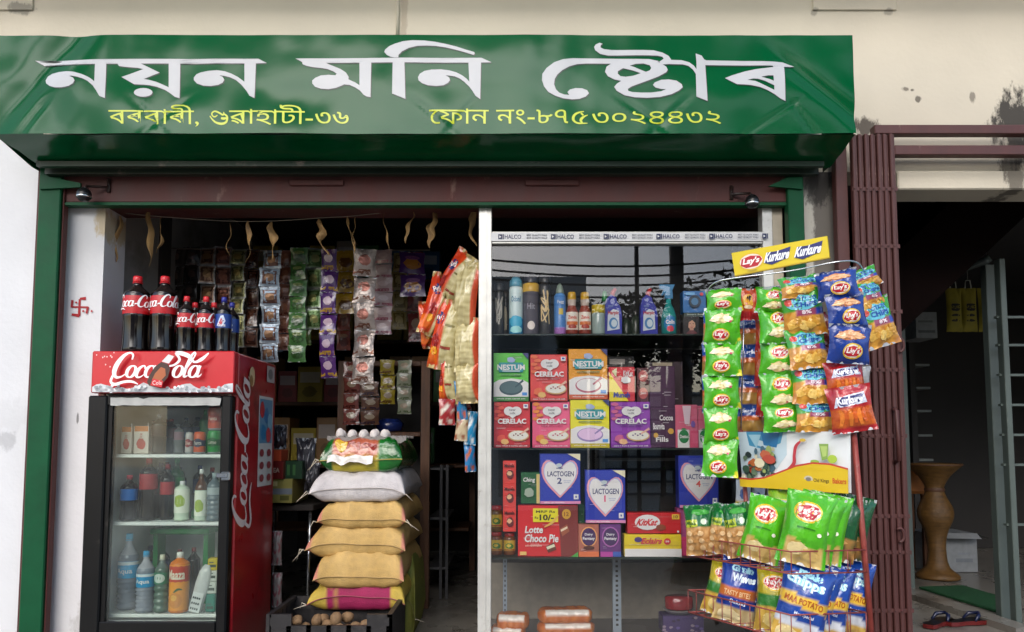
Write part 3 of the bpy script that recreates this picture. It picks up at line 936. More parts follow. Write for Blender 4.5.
# ---------------------------------------------------------------- dried leaf garland
pts = [P(90, 203, 3.42), P(118, 212, 3.42), P(165, 217, 3.42), P(228, 221, 3.42), P(272, 221, 3.42), P(320, 218, 3.42), P(352, 216, 3.42), P(390, 212, 3.42), P(432, 208, 3.42), P(480, 205, 3.42)]
g = thing('leaf_garland', 'string of dried hanging mango leaves across the shop opening', 'garland', pts[4])
mb = MB(); mb.tube(spline([tuple(p) for p in pts], 4), .0016, 5, '#8d8779'); mb.obj('string', 'matte', parent=g, base=pts[4])
LV = [(100, 204, -2, 26, 13), (119, 216, -4, 46, 6), (150, 210, 0, 56, 8), (163, 217, -3, 36, 6), (229, 221, 0, 35, 5), (249, 221, -2, 42, 6), (276, 222, -9, 38, 9), (318, 219, 10, 36, 10),
      (348, 217, 6, 36, 5), (355, 217, -1, 32, 5), (384, 213, 5, 40, 6), (412, 209, -7, 34, 7), (432, 208, -3, 40, 9), (437, 208, -6, 30, 6), (473, 206, 1, 40, 8)]
for k, (px, py, dx, ln, wd) in enumerate(LV):
    Yl = 3.42 - .01 * (k % 3)
    p, q = P(px, py, Yl), P(px + dx, py + ln, Yl)
    hw = wd * .0043 * .5
    mb = MB()
    def lf(u, v, p=p, q=q, hw=hw, k=k):
        c = p.lerp(q, v)
        prof = max(.08, sin(pi * min(1, v * .93 + .05)) ** .8 * (1.25 - .5 * v))
        tw = 3.2 * nz(k * 2.3, v * 2.2) + k
        s_ = (u - .5) * 2 * hw * prof
        bend = hw * 2.2 * nz(k * 5.1, v * 2.6)
        return (c.x + s_ * (.55 + .45 * cos(tw)) + bend, c.y + s_ * sin(tw) * .8 + hw * .5 * abs(u - .5), c.z)
    mb.grid(lf, 4, 12, lambda u, v, k=k: mixc('#a5824f', '#6d5433', .5 + .9 * nz(u * 2 + k, v * 3)))
    mb.grid(lambda u, v: tuple(Vector(lf(u, v)) + Vector((0, .0008, 0))), 4, 12, '#8a6c42', flip=True)
    mb.obj('dried_leaf', 'matte', parent=g, base=pts[4])
# ================================================================ FRIDGE
FY = 3.15
fx0, fx1 = X(93, 350, FY), X(234.5, 351, FY)
fzt, fzh = Z(351, FY), Z(393, FY)
fzb = FL + .03
fD = .56
fr = thing('drinks_fridge', 'red glass-door drinks fridge with black door frame and bottles on top', 'fridge', ((fx0 + fx1) / 2, FY, FL))
FB = fr.location
fx0b, fx1b = fx0 + .004, fx1
mb = MB()                                                    # carcass: sides, back, top, bottom
mb.box(fx0, fx0 + .03, FY + .055, FY + fD, fzb, fzt - .002, bev=.006)
mb.box(fx1 - .03, fx1, FY + .055, FY + fD, fzb, fzt - .002, bev=.006)
mb.box(fx0 + .03, fx1 - .03, FY + fD - .03, FY + fD, fzb, fzt - .003)
mb.box(fx0 + .03, fx1 - .03, FY + .055, FY + fD - .03, fzh, fzt - .003)
mb.box(fx0 + .03, fx1 - .03, FY + .055, FY + fD - .03, fzb, fzb + .07)
mb.obj('cabinet', 'fridgered', parent=fr, base=FB)
mb = MB()
mb.box(fx0 + .031, fx0 + .042, FY + .058, FY + fD - .031, fzb + .071, fzh - .001)
mb.box(fx1 - .042, fx1 - .031, FY + .058, FY + fD - .031, fzb + .071, fzh - .001)
mb.box(fx0 + .042, fx1 - .042, FY + fD - .042, FY + fD - .031, fzb + .071, fzh - .001)
mb.box(fx0 + .042, fx1 - .042, FY + .058, FY + fD - .042, fzb + .071, fzb + .08)
mb.obj('liner', 'white_enamel', parent=fr, base=FB)
# lit header panel
hw_, hh = fx1 - fx0, fzt - fzh
mb = MB(); mb.box(fx0 - .004, fx1, FY + .001, FY + .054, fzh, fzt, '#b0141f', bev=.005)
A = Art(mb, lambda u, v, l: (fx0 + u * hw_, FY + .001 - l, fzh + v * hh), 0, 9, hh / hw_, .0004)
A.rect(.005, .02, .995, .98, '#c01825')
rs = random.Random(5)
edge = [(.005, .02)]
for k in range(34):
    u = .005 + .99 * k / 33
    edge.append((u, .10 + .10 * abs(nz(k * .37, 2)) + .11 * max(0, sin(k * .62 + .4))))
edge.append((.995, .02))
A.poly(edge, '#c9cdd0')
for k in range(60):
    u = rs.uniform(.02, .98); A.blob(u, rs.uniform(.03, .17), .012, .035, rs.choice(['#eef1f3', '#a7aeb3', '#8d969c', '#dfe4e7']), k, 7)
for k in range(9): A.ell(rs.uniform(.02, .2), rs.uniform(.6, .97), .004, .018, '#e9d9d9', 8)
script(A, 'Coca', .165, .36, .27, '#f2f2f2', 1.0, .3)
script(A, 'ola', .585, .36, .27, '#f2f2f2', 1.0, .3, swash=False)
A.stroke([(.55, .8, .03), (.62, .93, .09), (.70, .86, .10), (.74, .72, .05), (.79, .78, .08), (.84, .93, .03)], '#f2f2f2')
A.poly([(.415, .25), (.43, .4), (.465, .6), (.51, .72), (.555, .68), (.575, .55), (.56, .36), (.52, .2), (.47, .13), (.43, .16)], '#3a1d17')
A.poly([(.45, .3), (.47, .45), (.51, .6), (.54, .56), (.545, .4), (.51, .27)], '#a85a32')
A.poly([(.44, .17), (.455, .33), (.53, .27), (.52, .12)], '#c9202b'); A.text('Cola', .455, .18, .52, .28, '#f3e3e3')
A.poly([(.515, .73), (.56, .9), (.6, .85), (.565, .68)], '#d8d8d8'); A.poly([(.56, .9), (.585, .98), (.62, .93), (.6, .85)], '#c01825')
A.stroke([(.61, .93, .05), (.64, .78, .06), (.61, .66, .05), (.57, .62, .04)], '#e8e8e8')
mb.obj('header_panel', 'plastic', parent=fr, base=FB)
# door
dz0, dz1 = Z(634, FY), Z(395.5, FY)
gx0, gx1 = X(108, 500, FY) - .0, X(218.5, 500, FY)
gz0, gz1 = Z(622, FY), Z(406, FY)
mb = MB()
mb.box(fx0 - .012, gx0 - .02, FY, FY + .05, dz0 - .03, dz1, bev=.006); mb.box(gx1, fx1 - .006, FY, FY + .05, dz0 - .03, dz1, bev=.006)
mb.box(gx0 - .02, gx1, FY, FY + .05, dz0 - .03, gz0, bev=.004); mb.box(gx0 - .02, gx1, FY, FY + .05, gz1 + .002, dz1, bev=.004)
mb.box(gx0 - .0195, gx0 - .002, FY + .012, FY + .048, gz0, gz1 + .002)
dr = mb.obj('door', 'blackframe', parent=fr, base=FB)
mb = MB(); mb.box(gx0 - .002, gx1 - .0005, FY + .02, FY + .026, gz0 + .0005, gz1 + .0015)
mb.obj('door_glass', 'fridgeglass', parent=dr, base=FB)
mb = MB()                                                    # torn paper strip
tz0, tz1 = Z(405.5, FY), Z(396.5, FY)
tp = [(gx0 - .005, tz0)] + [(gx0 - .005 + (gx1 - gx0) * k / 16, tz0 + .004 * nz(k * 1.3, 1)) for k in range(1, 17)] + [(gx1, tz1 - .008)] + [(gx0 - .005 + (gx1 - gx0) * k / 20, tz1 - .004 - .012 * max(0, nz(k * .9, 4))) for k in range(19, -1, -1)]
mb.prism(tp, FY - .0015, FY - .0005, '#a9aaa6')
mb.obj('torn_sticker', 'matte', parent=dr, base=FB)
mb = MB(); hz = Z(476, FY); mb.box(X(222, 470, FY), X(231, 470, FY), FY - .016, FY - .001, hz - .018, hz + .018, '#b9bcbd', bev=.004); mb.box(X(218, 470, FY), X(229, 470, FY), FY - .02, FY - .0165, hz - .006, hz + .012, '#8d8f90', bev=.002)
mb.obj('handle_lock', 'chrome', parent=dr, base=FB)
mb = MB(); mb.box(fx0 + .01, fx1 - .01, FY + .03, FY + fD - .02, FL, fzb + .001, bev=.004)
mb.obj('plinth', 'blackframe', parent=fr, base=FB)
SH = []
for py in (454, 521.5, 613):
    z = Z(py, FY + .09)
    SH.append(z)
    mb = MB()
    mb.box(fx0 + .043, fx1 - .043, FY + .075, FY + .088, z - .016, z - .001, '#d5dad8', bev=.003)
    for k in range(26): mb.tube([(fx0 + .05 + k * (hw_ - .1) / 25, FY + .08, z - .004), (fx0 + .05 + k * (hw_ - .1) / 25, FY + fD - .05, z - .004)], .0028, 5, '#d5dad8')
    mb.obj('shelf', 'white_enamel', parent=fr, base=FB)
# big side lettering and a poster on the right flank: artwork in y, z
sd_ = fD - .055
mb = MB()
def sidetf(u, v, l): return (fx1 + .0006 + l, FY + .055 + u * sd_, fzb + v * (fzt - fzb))
A = Art(mb, sidetf, 0, 9, (fzt - fzb) / sd_, .0004)
asp = A.asp
# the word runs upward: rotate a quarter turn in metric space
script(A, 'Coca-Cola', .26, .42, .062, '#d9cfcd', 1.0, .28, rotq=lambda a, c: (-c * asp, a / asp))
A.ell(.3, .93, .07, .035, '#c9b48a', 14); A.ell(.28, .915, .045, .02, '#8a6a40', 12)
mb.obj('side_lettering', 'plastic', parent=fr, base=FB)
mb = MB()
A = Art(mb, sidetf, 0, 9, asp, .0004)
A.rect(.53, .545, .93, .87, '#c9ccca'); A.rect(.55, .7, .91, .86, '#5f8fae')
for k, (a, c, e) in enumerate([(.62, .82, '#b03038'), (.74, .8, '#2f6f9f'), (.84, .78, '#7fb0c8'), (.66, .74, '#2c7aa8'), (.8, .73, '#c04a50')]): A.blob(a, c, .07, .03, e, k, 9)
for k in range(6): A.ell(.62 + .2 * (k % 2), .665 - .045 * (k // 2), .06, .014, '#8f3a40', 10)
A.rect(.7, .925, .92, .985, '#b9b4b2'); A.ell(.8, .955, .07, .02, '#777', 10)
mb.obj('side_poster', 'carton', parent=fr, base=FB)

# ---------------------------------------------------------------- bottles
def bottle(name, r, h, label, cat, loc, body, labcol, capcol, lab=(.45, .72), fill=.8, mat='cola', neck=.3, clear='pet', group=None, word=None, artcol='#f2f2f2', rot=0, empty='#2a2220', ribs=0, n=22):
    t = thing(name, label, cat, loc, (0, 0, rot), group)
    def rad(z):                                              # z 0..1
        if z < .04: return r * (.82 + .18 * sin(z / .04 * pi / 2))
        if z < lab[0]:
            q = (z - .04) / (lab[0] - .04)
            return r * (1 - .07 * sin(pi * q) + ribs * .02 * sin(q * pi * 2 * ribs))
        if z < lab[1]: return r * .97
        if z < .93:
            q = (z - lab[1]) / (.93 - lab[1])
            return r * (.97 - (.97 - neck) * sm(.12, .85, q))
        return r * neck
    N_ = 36
    zs = [k / N_ * .93 for k in range(N_ + 1)]
    prof = [(rad(z), z * h, body if z < fill else empty) for z in zs]
    mb = MB(); mb.lathe(prof, n=n)
    mb.obj('body', mat, parent=t)
    mb = MB(); mb.lathe([(r * neck * 1.12, h * .925), (r * neck * 1.16, h * .93), (r * neck * 1.16, h * .975), (r * neck * 1.05, h)], n=14, col=capcol)
    mb.lathe([(r * neck * 1.3, h * .908), (r * neck * 1.3, h * .916)], n=14, col=capcol)
    mb.obj('cap', 'plastic', parent=t)
    if labcol:
        mb = MB(); mb.lathe([(r * .985, lab[0] * h), (r * .99, lab[0] * h + .002), (r * .99, lab[1] * h - .002), (r * .985, lab[1] * h)], n=32, col=labcol, cap=False)
        lh = (lab[1] - lab[0]) * h
        def tf(u, v, l):
            a = -pi / 2 + (u - .5) * 2.7
            return ((r * .992 + l) * cos(a), (r * .992 + l) * sin(a), lab[0] * h + v * lh)
        A = Art(mb, tf, 0, .16, lh / (2.7 * r), .0004)
        if word == 'script':
            script(A, 'Coca-Cola', -.08, .38, .31, artcol, .95, .25)
        elif word:
            word(A)
        mb.obj('label', 'carton', parent=t)
    return t
def thumb(A):
    A.poly([(.3, .15), (.5, .85), (.62, .9), (.72, .5), (.6, .15)], '#c8d4e8'); A.poly([(.38, .2), (.52, .7), (.6, .5), (.56, .2)], '#b32636'); A.text('Thums', .36, .1, .72, .34, '#e8e8f0', .02)
TZ = fzt + .001
def top(px, pyb, Y): p = P(px, pyb, Y); return (p.x, Y, TZ)
BR, BLU = '#0c0605', '#0a0a0f'
RED = '#b5161f'
bottle('cola_bottle', .056, .335, 'tall red-capped cola bottle nearest the white pier, on the fridge', 'bottle', top(135.5, 345, 3.27), BR, RED, '#c4232b', (.50, .73), .77, word='script', rot=radians(14), group='tall cola bottles on the fridge', empty='#201a19')
bottle('cola_bottle', .056, .335, 'second tall red-capped cola bottle from the white pier, beside the smaller ones', 'bottle', top(163, 345, 3.27), BR, RED, '#c4232b', (.50, .73), .77, word='script', rot=radians(-6), group='tall cola bottles on the fridge', empty='#201a19')
for k, (px, Y, lb, blue) in enumerate([(185.5, 3.25, 'small red-capped cola bottle next to the tall ones, front row', 0), (205, 3.26, 'small red-capped cola bottle beside the blue-capped pair, front row', 0),
                                 (194, 3.40, 'small red-capped cola bottle in the back row, nearer the tall bottles', 0), (213, 3.40, 'small red-capped cola bottle in the back row, behind the blue-capped ones', 0),
                                 (223, 3.27, 'blue-capped dark soda bottle with blue label, front row at the fridge corner', 1), (231, 3.40, 'blue-capped dark soda bottle behind another, at the fridge edge', 1)]):
    bottle('soda_bottle', .036 if not blue else .034, .245, lb, 'bottle', top(px, 345, Y), BLU if blue else BR, '#123a86' if blue else RED, '#232a86' if blue else '#c4232b', (.44, .69), .76, word=thumb if blue else 'script', rot=R.uniform(-.25, .25), group='small bottles on the fridge', empty='#201c1c')

# chilled goods
def inpos(px, s, Y=3.3): return (P(px, 500, Y).x, Y, SH[s] + .0005)
def can(px, Y, s, label, col, dark, r=.026, h=.098, zo=0.0, nm='drink_can', word=None):
    x, y, z = inpos(px, s, Y)
    t = thing(nm, label, 'can', (x, y, z + zo))
    mb = MB(); mb.lathe([(r * .8, 0, '#9a9da0'), (r, .008, col), (r, h * .35, dark), (r, h * .62, col), (r, h - .012, col), (r * .86, h, '#b7babc')], n=18)
    A = Art(mb, lambda u, v, l: ((r + l) * cos(-pi / 2 + (u - .5) * 2.2), (r + l) * sin(-pi / 2 + (u - .5) * 2.2), v * h), 0, .2, h / (2.2 * r), .0004)
    A.ell(.5, .5, .4, .2, dark); A.text(word or 'Cola', .2, .42, .8, .58, '#eee6d6')
    mb.obj('body', 'plastic', parent=t)
    mb = MB(); mb.tube([(-.008, -.004, h + .001), (.002, -.008, h + .0015), (.006, 0, h + .001)], .0015, 5, '#8d9092'); mb.obj('pull_tab', 'chrome', parent=t)
def carton_pack(px, Y, s, label, w_, h_, cols):
    x, y, z = inpos(px, s, Y)
    t = thing('juice_carton', label, 'carton', (x, y, z))
    mb = MB(); mb.box(-w_ / 2, w_ / 2, 0, .04, 0, h_, cols[0], bev=.002)
    A = Art(mb, lambda u, v, l: (-w_ / 2 + u * w_, -l, v * h_), 0, 9, h_ / w_)
    A.rect(.05, .8, .95, .99, cols[1]); A.blob(.5, .35, .3, .2, cols[2], 3); A.text('Juice', .2, .5, .8, .65, cols[2], rot=pi / 2)
    mb.obj('box', 'carton', parent=t)
    mb = MB(); mb.tube([(w_ * .3, .02, h_ - .002), (w_ * .35, .01, h_ + .012)], .002, 6, '#e8e8e8'); mb.obj('straw', 'plastic', parent=t)
carton_pack(124, 3.27, 0, 'white and orange juice carton at the left end of the top fridge shelf', .044, .115, ('#d8cfc4', '#c8763a', '#b5403a'))
carton_pack(139, 3.28, 0, 'white and orange juice carton second along the top fridge shelf', .064, .118, ('#d8cfc4', '#c8763a', '#b5403a'))
bottle('chilled_cola_bottle', .032, .165, 'dark cola bottle behind fogged glass on the top fridge shelf', 'bottle', inpos(157, 0, 3.26), '#0d0605', '#2a1512', '#8d8d90', empty='#1f1614')
bottle('chilled_pink_bottle', .028, .13, 'clear bottle with pinkish label on the top fridge shelf', 'bottle', inpos(175, 0, 3.35), '#8d8f8d', '#b58d93', '#9c9c9c', fill=.9)
can(187.5, 3.26, 0, 'slim silver and red drink can on the top fridge shelf', '#b9b4b0', '#8f2a2c', .016, .09, word='Diet')
can(198, 3.25, 0, 'orange drink can on the top fridge shelf', '#d0592a', '#1f2a4a', .024, .092, word='Fanta')
can(212.5, 3.26, 0, 'green drink can under an orange can, right end of the top fridge shelf', '#1f8a3d', '#0f5a26', .027, .098, word='Lime')
can(212.5, 3.26, 0, 'orange and red drink can standing on a green can in the fridge', '#c9543a', '#a8352c', .027, .098, zo=.0995, word='Fanta')
bottle('chilled_green_bottle', .024, .19, 'green soda bottle behind the cans on the top fridge shelf', 'bottle', inpos(203, 0, 3.38), '#0f6a35', None, '#2a9a4a', empty='#1c7a44')
bottle('chilled_cola_bottle', .027, .15, 'second dark cola bottle beside the pink-labelled one on the top fridge shelf', 'bottle', inpos(169, 0, 3.34), '#0d0605', '#5a1a1c', '#9d2d30', empty='#1f1614')
bottle('chilled_cola_bottle', .03, .235, 'dark cola bottle in the middle of the middle fridge shelf, beside the red-labelled one', 'bottle', inpos(167, 1, 3.33), '#0d0605', '#a5262e', '#b02430', (.45, .68), empty='#1f1614')
bottle('chilled_green_bottle', .034, .26, 'tall green soda bottle at the back of the middle fridge shelf', 'bottle', inpos(176, 1, 3.4), '#0f5a2c', '#1f7a3a', '#2a8a45', (.45, .68), empty='#0f4a24')
bottle('chilled_blue_label_bottle', .036, .19, 'dark bottle with blue label at the left of the middle fridge shelf', 'bottle', inpos(129, 1, 3.28), '#15151f', '#2a6fc0', '#c0344a', (.45, .7), ribs=0)
bottle('chilled_cola_bottle', .037, .26, 'dark cola bottle with red label and red cap on the middle fridge shelf', 'bottle', inpos(148, 1, 3.30), '#120a08', '#a5262e', '#b02430', (.5, .75), empty='#2a2020')
bottle('chilled_cola_bottle', .03, .24, 'slim brown bottle at the back of the middle fridge shelf', 'bottle', inpos(160, 1, 3.42), '#1a110d', '#6a5a33', '#2a3a6a', empty='#2a2420')
bottle('chilled_lime_bottle', .031, .165, 'clear bottle with white and lime label on the middle fridge shelf', 'bottle', inpos(182, 1, 3.28), '#cfe0ca', '#eef3e2', '#efefef', (.2, .8), word=lambda A: A.blob(.5, .5, .3, .25, '#9fb83a', 2), fill=.95)
bottle('chilled_lime_bottle', .026, .215, 'brown-necked bottle with white and lime label on the middle fridge shelf', 'bottle', inpos(201, 1, 3.27), '#cfe0ca', '#eef3e2', '#e0e3df', (.1, .58), word=lambda A: A.blob(.5, .4, .3, .25, '#9fb83a', 2), fill=.58, empty='#5a3520')
bottle('chilled_water_bottle', .029, .2, 'clear ridged water bottle at the right end of the middle fridge shelf', 'bottle', inpos(214, 1, 3.26), '#5f7078', '#aab7ba', '#9fb0b5', (.55, .7), fill=.9, empty='#6f7f86', ribs=5)
def lab2(A): A.rect(-.2, .78, 1.2, .98, '#dfe8ea'); A.text('Aqua', .2, .2, .8, .6, '#e8f0f4', .02)
bottle('chilled_water_bottle', .042, .315, 'large water bottle with bright blue label at the left of the bottom fridge shelf', 'bottle', inpos(131, 2, 3.32), '#7f8794', '#1fa3d8', '#3ab0dc', (.42, .64), fill=.7, empty='#a5a8b0', word=lab2, ribs=6)
bottle('chilled_water_bottle', .037, .25, 'smaller water bottle with bright blue label on the bottom fridge shelf', 'bottle', inpos(148.5, 2, 3.26), '#7f8794', '#1f96cc', '#2f9acc', (.42, .64), fill=.7, empty='#a5a8b0', word=lab2, ribs=6)
bottle('chilled_water_bottle', .03, .235, 'clear bottle with dark green round label on the bottom fridge shelf', 'bottle', inpos(164.5, 2, 3.26), '#4f6a5c', '#2f7a5a', '#d9d9c0', (.5, .7), fill=.75, empty='#5f706a', word=lambda A: A.ell(.5, .5, .3, .4, '#c8d6cc'), ribs=4)
def orange_art(A):
    A.rect(-.3, .62, 1.3, .98, '#c8402c'); A.text('Maaza', .15, .68, .85, .9, '#f0e6d0', .03, .1); A.ell(.5, .22, .26, .17, '#d8861c'); A.ell(.45, .28, .12, .07, '#eeb040'); A.stroke([(.45, .4, .03), (.6, .47, .05), (.75, .46, .02)], '#2f5a22')
bottle('chilled_juice_bottle', .040, .245, 'orange mango juice bottle with red topped label on the bottom fridge shelf', 'bottle', inpos(182, 2, 3.26), '#e07a14', '#f09a1c', '#e8e8e0', (.05, .80), fill=.95, word=orange_art)
x, y, z = inpos(198, 2, 3.25)
mb = MB(); mb.lathe([(.022, 0), (.026, .02), (.03, .12), (.026, .17), (.012, .2)], n=14, col='#c9cdcc', sx=1, sy=.5)
A = Art(mb, lambda u, v, l: (-.022 + .044 * u, -.0155 - l, .005 + v * .09), 0, 9, 2)
A.rect(0, 0, 1, .9, '#dfe3e2'); [A.rect(.1 + .2 * (k % 4), .1 + .25 * (k // 4), .22 + .2 * (k % 4), .2 + .25 * (k // 4), '#3a4a48') for k in range(12)]
tag(mb.obj('milk_pouch', 'film', (x, y, z), (0, radians(14), 0)), 'white milk pouch leaning at the bottom of the fridge', 'pouch')
for k, (c, zo, lb) in enumerate([('#1f7a6a', 0, 'teal'), ('#c9d0c8', .075, 'white'), ('#cfd3cc', .125, 'cream-white'), ('#c9b428', .17, 'yellow')]):
    x, y, z = inpos(213, 2, 3.25)
    mb = MB(); mb.box(-.02, .02, 0, .05, 0, (.074, .049, .044, .05)[k], c, bev=.004)
    A = Art(mb, lambda u, v, l: (-.02 + u * .04, -l, v * .045), 0, 9, 1); A.rect(.15, .3, .85, .55, '#3f5048'); A.rect(.15, .7, .6, .8, '#50605a')
    tag(mb.obj('chilled_pack', 'carton', (x + .002 * k, y, z + zo), (0, 0, .05 * k)), f'{lb} pack in the small stack at the right of the bottom fridge shelf', 'pack', 'small packs in the fridge')
x, y, z = inpos(182, 2, 3.42)
mb = MB(); mb.box(-.13, .13, -.02, .1, .3, .325, '#0f7a3a', bev=.005); mb.box(-.12, -.1, 0, .08, 0, .3, '#0f7a3a'); mb.box(.1, .12, 0, .08, 0, .3, '#0f7a3a')
tag(mb.obj('green_rack', 'plastic', (x, y, z)), 'green plastic rack at the back of the bottom fridge shelf', 'rack')
bottle('chilled_green_bottle', .026, .1, 'green glass bottle lying behind on the green rack, nearer the fridge middle', 'bottle', (x - .07, y + .02, z + .326), '#1c6a40', None, '#2a8a4a', fill=.99)
bottle('chilled_green_bottle', .026, .1, 'green glass bottle on the green rack, nearer the fridge right side', 'bottle', (x + .06, y + .02, z + .326), '#1c6a40', None, '#9a9a9a', fill=.99)

# back rows crowding the shelves
br = random.Random(4)
for s_, hs in ((0, .165), (1, .24), (2, .25)):
    for k in range(7):
        bc, lc, cc, nm = br.choice([('#0f0806', '#7a1c22', '#8a2028', 'cola'), ('#0f5a2c', '#1f6a3a', '#2a7a45', 'green'), ('#0c0a10', '#20407a', '#2a3a7a', 'dark'), ('#0f0806', None, '#8a2028', 'cola')])
        x, y, z = inpos(122 + k * 15 + br.uniform(-3, 3), s_, 3.53 + .02 * (k % 2))
        bottle('stored_bottle', .03, hs * br.uniform(.85, 1.0), 'dark bottle in the crowded back row of a fridge shelf', 'bottle', (x, y, z), bc, lc, cc, group='back row bottles in the fridge', empty=bc, n=12)
# ================================================================ HANGING SACHETS
def sachet_art(kind, cA, cB, cC):
    def f(A):
        if kind == 'tile':
            A.rect(.14, .14, .86, .86, cB); A.blob(.5, .5, .26, .22, cC, 2, 10); A.rect(.24, .68, .76, .8, cA)
        elif kind == 'band':
            A.rect(0, .06, 1, .26, cB); A.blob(.5, .6, .3, .2, cC, 1, 10); A.text('Tea', .25, .1, .75, .22, cA)
        else:
            A.blob(.5, .45, .36, .26, cB, 4, 12); A.ell(.5, .72, .3, .1, cC); A.text('Chai', .3, .67, .7, .77, cA)
    return f
def strip(name, label, px0, px1, py0, py1, n, Y, cA, cB, cC, kind='tile', base=None, mat='film', T=.016, seed=1, foil=None, group='sachet strips hanging in the shop'):
    cx = (px0 + px1) / 2
    p0, p1 = P(cx, py0, Y), P(cx, py1, Y)
    w_ = (px1 - px0) * mpp(cx, py0, Y)
    h_ = (p0.z - p1.z) / n
    t = thing(name, label, 'sachet strip', p0, (0, 0, 0), group)
    fo = foil or base or cA
    cf = lambda u, v: mixc(base or cA, fo, 1 if (u < .08 or u > .92 or v < .07 or v > .93) else 0)
    first = None
    for k in range(n):
        if k < 2:
            mb = pouch('sachet', w_, h_ * 1.0, T, cf, seed + k * 3, sachet_art(kind, cA, cB, cC), nu=8, nv=8, seal=.08, artlen=.3)
            o = mb.obj('sachet', mat, (0, 0, 0), parent=t)
            first = first or []
            first.append(o)
        else:
            o = first[k % 2].copy(); COL.objects.link(o); o.parent = t
        o.location = (w_ * .04 * R.uniform(-1, 1), .012 * R.uniform(-1, 1), -(k + .5) * h_)
        o.rotation_euler = (R.uniform(-.22, .22), R.uniform(-.03, .03), R.uniform(-.3, .3))
    return t
SL = 'strip of %s sachets hanging %s'
SY = 3.95
strip('sachet_strip', SL % ('dim grey', 'nearest the grey inner wall'), 164, 185, 247, 345, 5, 4.1, '#55504c', '#37302d', '#6a5a50', base='#4a4642')
strip('sachet_strip', SL % ('dim grey', 'second from the grey inner wall'), 184, 200, 247, 300, 3, 4.12, '#4a4643', '#332d2b', '#5a4a44', base='#43403d')
strip('sachet_strip', SL % ('brown silver-edged', 'above the small cola bottles'), 200, 216, 247, 340, 5, SY, '#8a6a50', '#4a2c1e', '#8a6a45', foil='#a9abab', mat='foil')
strip('sachet_strip', SL % ('dark red-brown silver-edged', 'left of the green-brown ones'), 215, 232, 247, 345, 5, SY + .03, '#7a4a38', '#3f1f18', '#70402c', foil='#a0a2a2', mat='foil')
strip('sachet_strip', SL % ('olive green-brown', 'between two red-brown strips'), 231, 247, 249, 347, 6, SY, '#8a8a5a', '#4a4a2a', '#8a7a45', foil='#8d8f8a', mat='foil')
strip('sachet_strip', SL % ('plain dark chocolate', 'left of the blue-silver strip'), 246, 260, 249, 347, 5, SY + .04, '#5a3a2c', '#2d1812', '#4a2a1c', foil='#55504c')
strip('sachet_strip', SL % ('blue-silver framed', 'lowest over the fridge corner'), 261, 281, 250, 362, 6, SY - .1, '#8fa0b0', '#5a4038', '#8a6a50', foil='#aab6c0', mat='foil')
strip('sachet_strip', SL % ('brick red and brown', 'right of the blue-silver strip'), 279, 292, 250, 350, 6, SY, '#8a5a48', '#5a2a20', '#a06a50', foil='#8a6058', kind='band')
strip('sachet_strip', SL % ('dark green', 'two sachets longer than the green strip beside it'), 290, 308, 248, 362, 7, SY - .04, '#3f6a38', '#2a4a22', '#7a8a4a', foil='#4f7a45', kind='blob')
strip('sachet_strip', SL % ('green silver-edged', 'left of the long purple strip'), 306, 324, 248, 329, 4, SY, '#6f8a5a', '#35501f', '#8a8a55', foil='#aab0a8', mat='foil')
strip('sachet_strip', SL % ('purple with yellow bands', 'longest purple one'), 321, 338, 250, 378, 6, SY - .12, '#4b2a66', '#a8842a', '#b9a0b0', kind='band', base='#4b2466')
strip('sachet_strip', SL % ('yellow and gold', 'right of the long purple strip'), 336, 357, 250, 314, 3, SY, '#8a6a1f', '#5a3a1a', '#a8842f', kind='blob', base='#9a7a22')
strip('sachet_strip', SL % ('large crumpled silver and brown', 'in front of all the others'), 354, 377, 250, 384, 5, 3.7, '#b9aaa2', '#6a4638', '#8a5a50', kind='band', base='#9a908a', mat='foil', T=.035)
strip('sachet_strip', SL % ('pale pink', 'right of the crumpled silver strip'), 374, 393, 250, 335, 6, SY - .05, '#a88f90', '#8a4a58', '#b5a0a0', kind='band', base='#a58f90', T=.008)
strip('sachet_strip', SL % ('wide purple and orange', 'left of the orange snack bags'), 400, 426, 252, 297, 2, SY, '#4a2a6a', '#a0682a', '#7a4a7a', kind='blob', base='#45255f')
# lower group round the wooden cabinet
for k, (a, c, lo, hi, n, cA, cB, lb) in enumerate([(344, 361, 362, 425, 4, '#7a4038', '#4a1f1a', 'dull red'), (361, 380, 382, 425, 3, '#6a4a3a', '#3a2a3a', 'brown'), (380, 395, 360, 404, 3, '#9a8a2a', '#6a4a2a', 'yellow'), (397, 412, 360, 414, 4, '#8a8f7a', '#5a6a4a', 'pale green')]):
    strip('sachet_strip', f'{lb} sachets hanging low above the eggs', a, c, lo, hi, n, 4.3, cA, cB, '#a0907a', kind='band', base=cA)
p = P(341, 440, 4.35)
t = thing('wooden_rack', 'brown wooden rack behind the egg tray', 'rack', (p.x + .15, 4.35, FL))
mb = MB(); mb.box(p.x - .02, p.x + .03, 4.34, 4.4, FL, Z(361, 4.35)); mb.box(p.x + .45, p.x + .5, 4.34, 4.4, FL, Z(361, 4.35)); mb.obj('upright', 'wood', parent=t, base=t.location)
mb = MB(); mb.box(p.x + .031, p.x + .449, 4.34, 4.75, Z(361, 4.35) - .03, Z(361, 4.35), bev=.004); mb.obj('shelf', 'wood', parent=t, base=t.location); mb = MB(); mb.box(p.x + .031, p.x + .449, 4.34, 4.75, Z(432, 4.35) - .025, Z(432, 4.35), bev=.004); mb.obj('shelf', 'wood', parent=t, base=t.location)
mb = MB(); mb.box(p.x + .031, p.x + .449, 4.76, 4.78, FL + .3, Z(361, 4.35)); mb.obj('back_board', 'darkwall', parent=t, base=t.location)
p = P(385, 425, 4.3)
